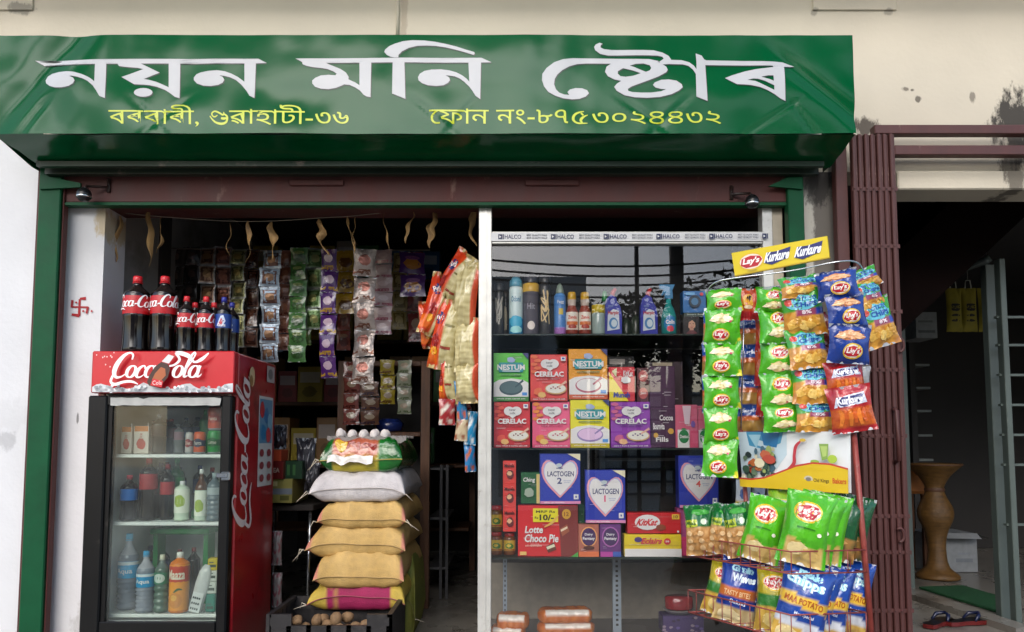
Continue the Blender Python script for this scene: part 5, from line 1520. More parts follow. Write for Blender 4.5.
# ---- second shelf: two tiers of cereal boxes
Hh = zpx(54)
prod('cereal_box', 'red baby cereal box, bottom tier, by the left aluminium post', 494, 530, 402, 448, 1, '#b3202c', cereal('#b3202c', '#5f0f18', '#cf4a3a'), zo=0)
prod('cereal_box', 'pink baby cereal box of the bottom tier, between red and yellow boxes', 532.5, 570, 402, 448, 1, '#cc4f74', cereal('#cc4f74', '#9f1f50', '#d8782f'))
prod('cereal_box', 'yellow oat cereal box of the bottom tier', 570.5, 609.5, 400, 448, 1, '#ccc21c', oats('#ccc21c', '#a89a10', '#c5a9c9', '#7f6fa0'))
prod('cereal_box', 'purple baby cereal box of the bottom tier', 611, 650.5, 402, 448, 1, '#7a2f96', cereal('#7a2f96', '#3f1460', '#b0507a'))
z2 = lambda px: SZ[1] + px * mpp(550, 420, PY) + .001
prod('cereal_box', 'green oat cereal box of the top tier', 493.5, 528.5, 353, 401.5, 1, '#4fae3a', oats('#4fae3a', '#2a6f2a', '#3f5a60', '#1f3f4a'), zb=z2(46.3))
prod('cereal_box', 'coral red baby cereal box of the top tier', 530.5, 567.5, 354.5, 401.5, 1, '#c23a38', cereal('#c23a38', '#7f1a1c', '#d8603a'), zb=z2(46.3), rz=1)
prod('cereal_box', 'orange oat cereal box, tallest of the top tier', 569, 607.5, 349, 399.5, 1, '#d8881c', oats('#d8881c', '#b0481a', '#e8ddd8', '#9a4a60'), zb=z2(48.3))
def noodle(A):
    A.poly([(0, 0), (0, .85), (.75, 0)], '#d8b81c'); A.poly([(.1, .88), (.3, .98), (.28, .7)], '#d9cfa0'); A.text('KitKat', .55, .72, .92, .9, '#eadfd8', .02); A.blob(.65, .62, .2, .1, '#e8e0dc', 2)
    A.text('Munch', .16, .1, .8, .26, '#2a3a8f', .045, .1)
prod('snack_box', 'red and yellow snack box standing on the purple cereal box', 609, 635, 367.5, 402, 1, '#b52430', noodle, zb=z2(46.3))
for k in range(2):
    prod('jar_box', ('dark jar box beside the red and yellow snack box, upper one', 'dark jar box beside the red and yellow snack box, lower one')[k], 637, 649, 370 + 18 * k, 387 + 18 * k, 1, '#4a2026', lambda A: (A.ell(.5, .5, .4, .35, '#a04a4a'), A.text('Jam', .25, .4, .75, .6, '#d8c0b8', .03)), Y=3.44, zb=z2(46.3 + 17.5 * (1 - k)))
prod('drink_box', 'tall dark purple drink powder box beside the purple cereal box', 650.5, 676, 366, 448, 1, '#381838', lambda A: (A.text('Bournvita', .1, .22, .55, .3, '#d9d0d9', .03), A.text('Cocoa', .35, .33, .9, .40, '#d9d0d9', .03, .2), A.text('Fills', .2, .07, .7, .13, '#d9d0d9', .03), A.blob(.8, .2, .12, .035, '#b8923a', 1), A.blob(.2, .15, .1, .03, '#b8923a', 2), A.rect(.02, .47, .98, .475, '#5a3a5a')), Y=3.43)
prod('drink_box', 'brown card box behind the tall purple box, on the middle shelf', 648, 684, 362, 448, 1, '#2a1820', lambda A: A.rect(.15, .92, .7, .99, '#8a7f6a'), Y=3.56)
def gelart(A):
    A.poly([(.3, .98), (.7, .98), (.62, .55), (.4, .55)], '#e2b5c0'); A.ell(.35, .26, .26, .2, '#12703a', 14); A.text('Dettol', .16, .22, .56, .3, '#e8f0e8', .03); A.rect(.06, .0, .6, .42, '#dcc8d0'); A.ell(.35, .26, .24, .16, '#12703a', 14); A.text('Dettol', .16, .22, .56, .3, '#e8f0e8', .03); A.ell(.78, .55, .1, .08, '#6a4a9a', 10); A.rect(.65, .0, 1, .4, '#c0486a')
prod('soap_pouch', 'pink soap refill pack with round green badge, left one', 676, 698, 405, 448, 1, '#bb5872', gelart, Y=3.42)
prod('soap_pouch', 'pink soap refill pack with round green badge, half behind the green chip strip', 697, 716, 406, 448, 1, '#bb5872', gelart, Y=3.44)
prod('dark_carton', 'low dark carton stacked above the jar boxes on the middle shelf', 603, 634, 352, 366, 1, '#26221f', lambda A: A.rect(.2, .4, .7, .8, '#a8a098'), Y=3.6, zb=z2(82))

# ---- third shelf
RC = '#c2372f'
for k, (a, c, lb) in enumerate([(462, 485, 'topmost'), (485, 508.5, 'middle'), (508.5, 532.5, 'lowest')]):
    prod('red_packet', f'{lb} red packet of the narrow stack by the left aluminium post', 503, 516, a, c, 2, RC, lambda A, k=k: (A.blob(.55, .4, .3, .2, '#5a1a1c', k), A.blob(.5, .45, .2, .1, '#d8a07a', k + 3), A.text('Masala', .1, .72, .9, .86, '#3a1212', .03)), zb=SZ[2] + (556.5 - c) * mpp(510, 500, PY) + .0015, group='red packets stacked by the post')
def jar(px, pyb, lb, cont, cap, zo, rr=6.2, hh=23):
    m_ = mpp(px, pyb, 3.42)
    p = P(px, pyb, 3.42)
    t = thing('pickle_jar', lb, 'jar', (p.x, 3.45, SZ[2] + .001 + zo))
    r, h = rr * m_, hh * m_
    mb = MB(); mb.lathe([(r * .9, 0, cont), (r, h * .06, cont), (r, h * .2, '#c9a83a'), (r, h * .62, '#c9a83a'), (r, h * .66, cont), (r * .95, h * .78, cont), (r * .7, h * .84, cont)], n=18)
    A = Art(mb, lambda u, v, l: ((r + l) * cos(-pi / 2 + (u - .5) * 2.4), (r + l) * sin(-pi / 2 + (u - .5) * 2.4), h * (.2 + .42 * v)), 0, .2, .5)
    A.blob(.5, .5, .3, .3, '#3f7a2a', 3); A.blob(.45, .55, .15, .16, '#d8b83a', 5); A.rect(.1, .05, .9, .15, '#a02a22')
    mb.obj('glass', 'plastic', parent=t)
    mb = MB(); mb.lathe([(r * .82, h * .83), (r * .84, h * .84), (r * .84, h * .97), (r * .7, h)], n=18, col=cap); mb.obj('lid', 'plastic', parent=t)
    return h
h_ = jar(496.5, 556, 'pickle jar with yellow label in the bottom corner by the aluminium post', '#6a3a1a', '#a02a22', 0)
jar(496.5, 556, 'pickle jar standing on another jar by the aluminium post', '#6a4a1f', '#a02a22', h_ + .001, hh=26)
jar(509.5, 556, 'pickle jar with yellow label under the red packet stack', '#6a3a1a', '#a02a22', 0, hh=22.5)
def piebox(A):
    A.poly([(.72, 0), (1, 0), (1, 1), (.67, 1), (.69, .6)], '#6a2420'); A.rect(.25, .68, .67, .95, '#dcc020'); A.text('10/-', .36, .71, .6, .83, '#1d1a14', .035); A.text('MRP Rs', .3, .86, .62, .91, '#3a3210', .02); A.text('Rs', .28, .74, .34, .79, '#3a3210', .02)
    A.text('Lotte', .12, .46, .42, .6, '#f2eae6', .03, .12); A.text('Choco Pie', .11, .28, .68, .44, '#f2eae6', .03, .12); A.stroke([(.44, .58, .02), (.58, .68, .05), (.68, .82, .02)], '#d8a050')
    A.poly([(.46, .2), (.6, .28), (.64, .14), (.5, .08)], '#5a2a1a'); A.poly([(.47, .19), (.6, .25), (.62, .2), (.49, .14)], '#e0cfae'); A.poly([(.7, .55), (.82, .64), (.86, .5), (.74, .4)], '#8a4a30'); A.poly([(.71, .53), (.82, .6), (.83, .56), (.72, .49)], '#d8b8a0')
    A.ell(.81, .84, .075, .1, '#b58a2a', 14); A.text('12', .77, .8, .85, .88, '#6a3a1a', .02); A.rect(.03, .03, .14, .1, '#c8a860'); A.text('soft marshmallow', .12, .2, .4, .24, '#e0b0a0', .02); A.poly([(.88, 0), (1, .1), (1, 0)], '#3f8f3a')
prod('choco_pie_box', 'large red and brown chocolate pie box with yellow price flash', 518, 578, 506, 556.5, 2, '#b51a20', piebox, Y=3.395)
z3 = lambda px: SZ[2] + px * mpp(550, 500, PY) + .001
def formbox(num, lb, a, b_, c, d_, zb, ncol, Y=PY, rz=0): prod('formula_box', lb, a, b_, c, d_, 2, '#1d2f96', formula(num, ncol), Y=Y, zb=zb, rz=rz, side='#1a2a86')
formbox('2', 'blue formula box with white heart and number 2, on the chocolate pie box', 540, 580.5, 455, 505, z3(51.5), '#27306a', 3.41)
formbox('1', 'blue formula box with white heart and number 1, on the two small purple boxes', 585.5, 625.5, 471.5, 524, z3(33), '#c04a70', 3.395)
formbox('4', 'blue formula box with white heart and number 4, behind the chip bags', 679, 719, 457, 509, z3(47.5), '#c0504a', 3.41)
prod('white_carton', 'plain carton hidden under the number 4 formula box', 678, 722, 509.5, 556.5, 2, '#8a3a6a', lambda A: (A.rect(0, 0, 1, .4, '#b03060'), A.ell(.6, .3, .4, .25, '#7a2f8a')), Y=3.42)
prod('herb_packet', 'green and white packet behind the number 2 formula box', 521, 541, 474, 505, 2, '#15502a', lambda A: (A.rect(.78, 0, .98, .95, '#b8a868'), A.text('Ching', .1, .66, .7, .84, '#cfe0d0', .02, .1), A.blob(.4, .35, .25, .15, '#8a9a8a', 2)), Y=3.43, zb=z3(51.5))
prod('herb_packet', 'green packet between the chocolate pie box and number 1 formula box', 578.5, 586, 508, 556.5, 2, '#2a5a3a', None, Y=3.5)
def silk(A): A.ell(.5, .62, .42, .32, '#c9925a', 16); A.ell(.5, .62, .36, .28, '#3a2050', 16); A.text('Dairy', .3, .64, .7, .74, '#e0d8e8', .03); A.text('Fantasy', .2, .5, .8, .62, '#e0d8e8', .03); A.rect(0, 0, 1, .16, '#c0643a'); A.blob(.5, .28, .3, .06, '#4a2018', 2)
prod('chocolate_box', 'orange-brown chocolate box under the number 1 formula box', 578.5, 599, 524.5, 556.5, 2, '#9a5a4a', silk, Y=3.39)
prod('chocolate_box', 'purple chocolate box under the number 1 formula box', 600, 621, 524.5, 556.5, 2, '#5a2a6a', lambda A: (A.ell(.5, .62, .42, .32, '#9a5a9a', 16), A.ell(.5, .62, .36, .28, '#3a2050', 16), A.text('Dairy', .3, .64, .7, .74, '#e0d8e8', .03), A.text('Fantasy', .2, .5, .8, .62, '#e0d8e8', .03), A.rect(0, 0, .6, .16, '#a03a8a'), A.rect(.6, 0, 1, .16, '#2f4f9a')), Y=3.39)
def wafer(A): A.ell(.37, .55, .24, .38, '#eae2de', 16); A.text('KitKat', .18, .38, .56, .72, '#b31a22', .04, .2); A.rect(.83, .7, .97, .95, '#c8a838'); A.text('10', .86, .74, .94, .9, '#5a2a1a', .02); A.blob(.62, .3, .1, .14, '#7a3a22', 2); A.ell(.94, .1, .02, .06, '#e0e0e0', 8)
prod('wafer_box', 'red chocolate wafer box on the yellow and white box', 627.5, 681, 513, 533.5, 2, '#a9141c', wafer, Y=3.395, zb=z3(22.5))
prod('candy_box', 'yellow and white candy box under the red wafer box', 624.5, 681.5, 534.5, 556.5, 2, '#ccb41c', lambda A: (A.rect(0, 0, 1, .36, '#d5d8d0'), A.ell(.24, .78, .07, .12, '#3a2a6a'), A.text('Eclairs', .3, .58, .66, .86, '#b53a3a', .04, .15), A.ell(.75, .7, .06, .15, '#b52a2a'), A.text('50', .72, .66, .78, .74, '#eee', .02), A.rect(0, .52, 1, .535, '#a8902a')), Y=3.39)

# ---- bottom of the case
def bread(lb, cx, cy, wp, hp, rz, seed, Y=3.41, bits=True):
    m_ = mpp(cx, cy, Y); p = P(cx, cy, Y)
    w_, h_ = wp * m_, hp * m_
    mb = MB()
    def f(u, v):
        a = 2 * pi * v; e = min(1, min(u, 1 - u) / .1) ** .5 * .96 + .04
        pw_ = lambda q: math.copysign(abs(q) ** .55, q)
        n_ = 1 + .10 * nz(u * 7 + seed, v * 4) + .05 * nz(u * 20, v * 9, seed)
        return ((u - .5) * w_ * (1 + .02 * nz(v * 6, seed)), pw_(cos(a)) * .055 * e * n_, h_ / 2 * pw_(sin(a)) * (.35 + .65 * e) * n_)
    def bc(u, v):
        if .335 < v < .47 and .12 < u < .9: return H('#e6e1d8')
        return mixc('#d8823c', '#b5581f', .5 + .8 * nz(u * 7, v * 6, seed))
    mb.grid(f, 36, 26, bc)
    tag(mb.obj('bread_pack', 'film', p, (0, 0, radians(rz))), lb, 'bread', 'bread packs in the bottom of the case')
bread('orange-wrapped bread pack with white stripe, upper one of the pair', 565, 614.5, 55, 14, 4, 1)
bread('orange-wrapped bread pack under another in the middle of the case floor', 566, 627, 58, 12, 2, 2)
bread('orange-wrapped bread pack by the left post, upper one', 513, 620, 33, 15, -10, 3)
bread('orange-wrapped bread pack by the left post, half under another', 508, 631, 36, 12, -8, 4)
def stripe_stack():
    p = P(681, 612, 3.41)
    t = thing('plastic_tray', 'white rimmed tray under the red box at the bottom of the case', 'tray', (p.x, 3.45, p.z))
    mb = MB(); mb.lathe([(.05, -.012), (.066, .002), (.07, .004), (.064, .004), (.048, -.006)], n=22, col='#b5b5b5', sx=1, sy=.8); mb.obj('dish', 'plastic', parent=t)
    mb = MB(); mb.lathe([(.050, .0), (.056, .006), (.057, .05), (.05, .056)], n=20, col='#8f2228', sx=1.1, sy=.8); 
    tag(mb.obj('red_tub', 'film', (p.x, 3.45, p.z + .005)), 'round red tub on the white tray at the bottom of the case', 'tub')
    mb = MB(); mb.box(-.09, .09, 0, .1, 0, .075, '#4a3a6a', bev=.004)
    A = Art(mb, lambda u, v, l: (-.09 + u * .18, -l, v * .075), 0, 9, .4)
    for k in range(16): A.blob(R.random(), R.random(), .05, .08, R.choice(['#6a5a9a', '#8a7a9a', '#3a2a4a', '#9a8a9a']), k, 7)
    tag(mb.obj('printed_box', 'carton', (p.x + .01, 3.41, p.z - .092)), 'purple printed box under the white tray in the case', 'box')
stripe_stack()

# ---- top shelf: bottles and sprays
def tall(name, label, cat, px, wp, hp, prof, cols, Y=3.42, mat='plastic', art=None, cap=None, rz=0, sy=1.0, s=0, capprof=None, group=None):
    """prof: list of (radius share, height share); cols per ring"""
    m_ = mpp(px, 320, Y)
    p = P(px, 334, Y)
    r, h = wp * m_ / 2, hp * m_
    t = thing(name, label, cat, (p.x, Y, SZ[s] + .0005), (0, 0, radians(rz)), group)
    mb = MB(); mb.lathe([(a * r, b_ * h, c) for (a, b_), c in zip(prof, cols)], n=20, sy=sy)
    if art:
        A = Art(mb, lambda u, v, l: ((r + l + .0004) * sin((u - .5) * 2.4), -(r + l + .0004) * cos((u - .5) * 2.4) * sy, v * h), 0, .16, h / (2.4 * r), .0004)
        art(A)
    mb.ink(1.5)
    mb.obj('body', mat, parent=t)
    if cap:
        cp = capprof or [(.9, .86), (.92, .87), (.9, .98), (.6, 1.0)]
        mb = MB(); mb.lathe([(a * r, b_ * h) for a, b_ in cp], n=16, col=cap, sy=sy); mb.obj('cap', 'plastic', parent=t)
    return t
CYL = [(.95, 0), (1, .02), (1, .45), (1, .8), (.8, .86)]
def squig(c):
    return lambda A: [A.stroke([(.2 + .6 * R.random(), .15 + .6 * R.random(), .02) for _ in range(4)], c) for _ in range(5)]
tall('spray_can', 'dark spray can with grey scrolls by the left aluminium post', 'spray can', 499, 10, 52, CYL, ['#2f2f30'] * 5, art=squig('#a8a49a'), cap='#4a4a4a')
tall('spray_can', 'slim dark can next to the pale blue air freshener', 'spray can', 505.5, 6, 46, CYL, ['#3a3836'] * 5, Y=3.5, art=squig('#b0a68f'), cap='#55504a')
tall('air_freshener', 'white and blue air freshener can, palest on the top shelf', 'spray can', 516, 14, 58, [(.95, 0), (1, .02), (1, .26), (1, .28), (1, .78), (.9, .83)], ['#1578a8', '#1578a8', '#1f88b5', '#b5c9d2', '#b9ccd4', '#4a93b0'], art=lambda A: (A.text('Odonil', .2, .56, .8, .66, '#2f6f8f', .02), A.blob(.5, .22, .45, .1, '#3fa0c0', 1), A.blob(.5, .08, .4, .06, '#8fc8d8', 2)), cap='#5fa0b8', capprof=[(.92, .83), (.95, .84), (.9, .94), (.55, 1.0)])
tall('spray_can', 'grey spray can with gold collar', 'spray can', 531, 16, 62, [(.95, 0), (1, .02), (1, .68), (1.02, .69), (1.02, .82), (.9, .83)], ['#55525a', '#4f4c55', '#4a4850', '#b58f2a', '#b58f2a', '#5a5860'], art=lambda A: (A.ell(.5, .14, .2, .07, '#c8c0b8'), A.text('Hit', .3, .4, .7, .5, '#8a8890', .02)), cap='#3a3a40', capprof=[(.9, .82), (.92, .84), (.8, .95), (.4, 1.0)])
tall('spray_can', 'black spray can with gold script beside the gold-collared can', 'spray can', 545, 12, 60, CYL, ['#242222'] * 5, art=squig('#c0a878'), cap='#2f2d2c')
tall('perfume_bottle', 'blue and lilac bottle with pointed clear cap', 'bottle', 560, 12, 52, [(.95, 0), (1, .02), (1, .12), (1, .14), (1, .75), (.7, .8)], ['#8a5a9a', '#8a5a9a', '#7f6fb0', '#3f6fa8', '#4a80b8', '#6f8aa8'], art=lambda A: (A.rect(.4, .38, .7, .5, '#b5a03a'), A.text('Fogg', .3, .58, .75, .66, '#c8d0e0', .02)), cap='#8a9a8a', capprof=[(.7, .8), (.72, .82), (.45, .95), (.15, 1.0)])
for k, px in enumerate((572, 585)):
    tall('honey_bottle', ('brown syrup bottle with yellow cap, nearer the lilac bottle', 'brown syrup bottle with yellow cap, nearer the clear jar')[k], 'bottle', px, 12.5, 43, [(.95, 0), (1, .03), (1, .1), (1, .11), (1, .5), (1, .52), (.8, .6), (.62, .68), (.7, .82)], ['#5a1f14', '#6a2416', '#6a2416', '#c8c0b4', '#c8c0b4', '#7a2f1c', '#7a2f1c', '#a89a8f', '#8f3a22'], art=lambda A: (A.text('Zandu', .2, .36, .8, .44, '#b5452a', .03), A.rect(.1, .22, .9, .3, '#b5602a'), A.blob(.5, .18, .3, .05, '#8f2f22', 2)), cap='#d8a81c', capprof=[(.66, .82), (.68, .83), (.66, .97), (.55, 1.0)], group='syrup bottles on the top shelf')
t = tall('clear_jar', 'clear jar with yellow lid beside the syrup bottles', 'jar', 598.5, 13, 30, [(.95, 0), (1, .04), (1, .68), (.9, .74)], ['#6a7a7a', '#7f8f8c', '#8a9a96', '#8a9a96'], mat='cola', cap='#c9b22a', capprof=[(1.0, .72), (1.05, .74), (1.05, .98), (.95, 1.0)])
tall('green_cap_bottle', 'clear bottle with green cap behind the clear jar', 'bottle', 605, 9, 48, [(.9, 0), (1, .05), (1, .6), (.5, .78)], ['#4a5a55'] * 4, Y=3.54, mat='cola', cap='#2f8a4a', capprof=[(.6, .78), (.62, .8), (.6, .94), (.4, 1.0)])
def cleaner(label, px):
    m_ = mpp(px, 320, 3.46); p = P(px, 334, 3.46)
    t = thing('toilet_cleaner', label, 'bottle', (p.x, 3.46, SZ[0] + .0005), group='blue cleaner bottles on the top shelf')
    w_, h = 17 * m_, 48 * m_
    out = [(-.5, .02), (-.46, 0), (.46, 0), (.5, .02), (.5, .45), (.42, .6), (.22, .72), (.18, .8), (-.12, .86), (-.38, .78), (-.48, .62), (-.5, .45)]
    mb = MB(); 
    n_ = 12
    mb.prism([(a * w_, b_ * h) for a, b_ in out], -.018, .018, '#14209a')
    A = Art(mb, lambda u, v, l: ((u - .5) * w_, -.018 - l, v * h), 0, 9, h / w_)
    A.poly([(.14, .1), (.86, .14), (.82, .52), (.5, .56), (.18, .46)], '#c9d2dc'); A.text('Harpic', .18, .42, .82, .52, '#b52a3a', .04, .1); A.ell(.5, .26, .26, .12, '#3f7fb8'); A.ell(.54, .26, .17, .08, '#c8d8e0'); A.rect(.2, .6, .5, .64, '#5a6ab0')
    mb.obj('body', 'plastic', parent=t)
    mb = MB(); mb.tube([(.02 * w_, 0, .80 * h), (-.02 * w_, 0, .9 * h), (.16 * w_, 0, 1.0 * h)], [.011, .012, .008], 10, '#c23a40'); mb.obj('cap', 'plastic', parent=t)
cleaner('blue cleaner bottle with red cap, beside the green-capped bottle', 613)
cleaner('blue cleaner bottle with red cap, beside the teal spray bottle', 648.5)
t = tall('spray_bottle', 'teal trigger spray bottle on the top shelf', 'bottle', 669, 15, 36, [(.95, 0), (1, .04), (1, .5), (.75, .7), (.35, .88), (.35, 1)], ['#14605f', '#1a6f6c', '#1f7a75', '#1f7a75', '#2a8a88', '#2a8a88'], mat='cola', art=lambda A: (A.blob(.5, .3, .36, .22, '#2a6fa0', 1), A.text('Colin', .25, .28, .75, .4, '#e0e8e8', .03), A.blob(.5, .15, .2, .08, '#b53a4a', 2)))
m_ = mpp(669, 300, 3.46)
mb = MB(); mb.prism([(-4 * m_, 36 * m_), (4 * m_, 36 * m_), (3.5 * m_, 44 * m_), (6 * m_, 50 * m_), (-9 * m_, 50 * m_), (-9 * m_, 46 * m_), (-5 * m_, 45 * m_), (-7.5 * m_, 39 * m_), (-6 * m_, 39 * m_), (-4 * m_, 42 * m_)], -.009, .009, '#2f7fb0')
mb.obj('trigger', 'plastic', parent=t)
prod('camera_shaped_box', 'bright blue box with dark round window above the portrait pack', 683, 706, 287, 309, 0, '#1f5f9a', lambda A: (A.ell(.5, .5, .28, .3, '#12283f', 16), A.ell(.5, .5, .16, .17, '#3a6a8f', 12), A.rect(.1, .8, .5, .92, '#6aa0c8'), A.ell(.8, .84, .08, .08, '#c03a4a')), zb=SZ[0] + 25 * mpp(690, 310, 3.5), Y=3.5)
prod('shelf_card', 'small dark lettered card under the bright blue box', 684, 707, 309.5, 314, 0, '#2a3a34', lambda A: A.text('Smart Soap', .1, .3, .9, .75, '#a8b5a8', .02), zb=SZ[0] + 20.5 * mpp(690, 310, 3.5), Y=3.5)
def face(A):
    A.rect(.0, .0, 1, 1, '#141012'); A.ell(.52, .56, .26, .26, '#b58a72', 16); A.poly([(.38, .2), (.66, .2), (.62, .4), (.42, .4)], '#a87c66'); A.poly([(.2, .1), (.38, .24), (.66, .24), (.86, .1), (.9, 0), (.12, 0)], '#5f2a30')
    A.poly([(.2, .2), (.26, .86), (.52, .95), (.56, .8), (.34, .68), (.3, .4)], '#0d0a0b'); A.poly([(.56, .8), (.52, .95), (.8, .84), (.9, .2), (.78, .3), (.74, .66)], '#0d0a0b')
    A.ell(.42, .6, .045, .022, '#2a1a16', 8); A.ell(.62, .6, .045, .022, '#2a1a16', 8); A.stroke([(.44, .43, .02), (.52, .41, .035), (.6, .43, .02)], '#a03a42'); A.stroke([(.52, .58, .015), (.51, .5, .02), (.54, .49, .01)], '#946a55')
prod('hair_colour_pack', 'black pack printed with a portrait of a dark-haired woman', 683, 699, 315, 333.5, 0, '#141012', face, Y=3.42)
for k, (px, wp, hp, c, lb) in enumerate([(626, 12, 26, '#1f2a22', 'dark green bottle between the two blue cleaners, left one'), (636, 10, 30, '#2a332a', 'dark green bottle between the two blue cleaners, right one'), (709, 9, 30, '#2a4a6a', 'dim blue bottle behind the green chip strip on the top shelf')]):
    tall('dim_bottle', lb, 'bottle', px, wp, hp, [(.95, 0), (1, .04), (1, .6), (.5, .8)], [c] * 4, Y=3.58, cap='#3a3a3a', capprof=[(.5, .8), (.52, .82), (.5, .98), (.4, 1.0)])
# ================================================================ COLLAPSIBLE GATE
gt = thing('collapsible_gate', 'folded maroon collapsible steel gate beside the snack rack', 'gate', (X(872, 400, 3.2), 3.2, FL))
GBp = gt.location
gz1 = Z(134, 3.2)
ga, gb = X(836, 134, 3.2), X(894, 134, 3.2)
mb = MB(); mb.box(ga, ga + .05, 3.215, 3.26, FL, gz1 - .01, bev=.003)
mb.obj('end_post', 'gatepaint', parent=gt, base=GBp)
np_ = 7
pw = (gb - ga - .06) / np_
k0 = None
for k in range(np_):
    x = ga + .058 + k * pw
    if k0 is None:
        mb = MB(); mb.box(0, pw * .55, 0, .03, 0, gz1 - FL - .005, bev=.003); mb.box(pw * .555, pw * .93, .01, .03, 0, gz1 - FL - .006, bev=.002)
        k0 = mb.obj('picket', 'gatepaint', (x - GBp.x, -.02, 0), parent=gt)
    else:
        o = k0.copy(); COL.objects.link(o); o.parent = gt
        o.location = (x - GBp.x, -.02 + .003 * (k % 2), 0)
for j, py in enumerate((190, 247, 312, 370, 436, 516, 552, 610)):
    z = Z(py, 3.2)
    mb = MB()
    for k in range(np_):
        x = ga + .058 + k * pw
        mb.lathe([(.0035, 0), (.0035, .002), (.001, .003)], 0, 0, 0, 8)
        n_ = 3 * 8
        for i in range(n_):
            v = mb.V[-n_ + i]; mb.V[-n_ + i] = (x + pw * .17 + v[0], 3.1795 - v[2], z + v[1])
    mb.box(ga + .055, gb, 3.186, 3.19, z - .008, z + .008)
    mb.obj('hinge_flat', 'gatepaint', parent=gt, base=GBp)
for py0, py1 in ((411, 440),):
    x = X(895, 425, 3.17); mb = MB(); mb.tube([(x, 3.18, Z(py1 + 22, 3.17)), (x, 3.15, Z(py1 + 20, 3.17)), (x, 3.15, Z(py0, 3.17)), (x, 3.18, Z(py0 - 2, 3.17))], .009, 8); mb.obj('handle', 'gatepaint', parent=gt, base=GBp)
for py in (345, 535):
    x = X(900, py, 3.17); mb = MB(); c_ = Vector((x, 3.17, Z(py, 3.17))); mb.tube([c_ + Vector((.016 * cos(t), 0, .028 * sin(t))) for t in [k * pi / 6 - pi * .6 for k in range(9)]], .006, 8); mb.obj('lock_eye', 'gatepaint', parent=gt, base=GBp)
for k, (a, pya, pyb) in enumerate(((874, 125, 134), (894, 145.5, 155))):
    xa = X(a, pya, 3.2); mb = MB(); mb.box(xa, 4.0, 3.195, 3.24, Z(pyb, 3.2), Z(pya, 3.2), bev=.003)
    tag(mb.obj('gate_rail', 'gatepaint', base=(xa, 3.2, Z(pyb, 3.2))), ('upper maroon rail of the gate fixed across the cream wall', 'lower maroon rail of the gate over the dark doorway')[k], 'rail')

# ================================================================ NEIGHBOURING SHOP
def vpost(name, mat, px, pyb, wpx, parent, base, ztop_):
    g_ = G(px, pyb, FL); m_ = mpp(px, 450, g_.y)
    mb = MB(); mb.box(g_.x - wpx * m_ / 2, g_.x + wpx * m_ / 2, g_.y, g_.y + .05, FL, ztop_, bev=.003)
    return mb.obj(name, mat, parent=parent, base=base)
gl = G(910, 592, FL); gr = G(1008, 622, FL)
t = thing('glass_door_frame', 'pale aluminium frame of the sliding glass door in the dark neighbouring shop', 'door frame', (gl.x, gl.y, FL))
zt_ = 2.45
vpost('jamb', 'doorframe', 910, 592, 11, t, t.location, zt_)
vpost('jamb', 'doorframe', 1008, 620, 12, t, t.location, zt_)
vpost('jamb', 'doorframe', 1020, 626, 6, t, t.location, zt_)
mb = MB(); mb.tube([(gl.x + .02, gl.y + .025, zt_ + .02), (gr.x, gr.y + .025, zt_ + .02)], .025, 4); mb.obj('head_bar', 'doorframe', parent=t, base=t.location)
mb = MB()
for py in (352, 380, 410, 440, 470, 500, 560):
    g_ = G(1016, 625, FL); z = P(1016, py - 34, g_.y).z; mb.box(g_.x - .02, g_.x + .35, g_.y + .005, g_.y + .03, z, z + .012, '#8a938e')
mb.obj('glazing_bar', 'doorframe', parent=t, base=t.location)
# bamboo vase
vb = G(938, 578, FL)
m_ = mpp(943, 500, vb.y)
tvh = [(19, 0), (20, 2), (18, 5), (11, 11), (8.5, 22), (8.5, 36), (11, 47), (15, 56), (16.5, 63), (15.5, 70), (11, 79), (8.5, 86), (9, 91), (14, 100), (22, 108), (26, 112), (24, 112.5), (14, 103)]
t = thing('bamboo_vase', 'tall flared brown bamboo floor vase inside the neighbouring shop', 'vase', vb)
mb = MB(); mb.lathe([(a * m_, h * m_) for a, h in spline([tuple(map(float, q)) for q in tvh], 2)], n=28, cap=False); mb.lathe([(.001, .003), (20 * m_, .003)], n=20, cap=False)
mb.obj('body', 'bamboo', parent=t)
mb = MB(); mb.lathe([(8.6 * m_, 85 * m_), (9.6 * m_, 87 * m_), (8.9 * m_, 89 * m_)], n=24, cap=False); mb.lathe([(25 * m_, 111 * m_), (26.6 * m_, 112 * m_), (25 * m_, 113.2 * m_)], n=24, cap=False)
mb.obj('woven_band', 'wood', parent=t)
bx = G(960, 572, FL)
m_ = mpp(960, 540, bx.y)
t = thing('cardboard_box', 'pale open cardboard box behind the bamboo vase', 'box', bx)
w_ = 30 * m_; h_ = 38 * m_
mb = MB(); mb.box(-w_, w_ * .6, 0, .3, 0, h_, '#7f8284')
A = Art(mb, lambda u, v, l: (-w_ + u * w_ * 1.6, -l, v * h_), 0, 9, .6); A.rect(.55, .25, .9, .35, '#6a6f75'); A.rect(.6, .45, .85, .5, '#7a7f85')
mb.obj('carton_body', 'matte', parent=t)
mb = MB(); mb.idx([(w_ * .6, 0, h_), (w_ * .6, .3, h_), (w_ * 1.05, .3, h_ * .82), (w_ * 1.05, 0, h_ * .86)], [(0, 1, 2, 3)], '#a5a8aa'); mb.idx([(-w_, 0, h_ + .002), (w_ * .6, 0, h_ + .002), (w_ * .5, -.1, h_ * .9), (-w_, -.1, h_ * .92)], [(0, 1, 2, 3)], '#9a9d9f')
mb.obj('flap', 'matte', parent=t)
ch = G(922, 574, FL)
t = thing('wooden_stool', 'orange-brown wooden stool half hidden behind the vase', 'stool', ch + Vector((0, .2, 0)))
m_ = mpp(922, 500, ch.y)
mb = MB(); mb.box(-.12, .12, -.12, .12, 78 * m_, 106 * m_, '#a5632a', bev=.02); mb.obj('seat', 'matte', parent=t)
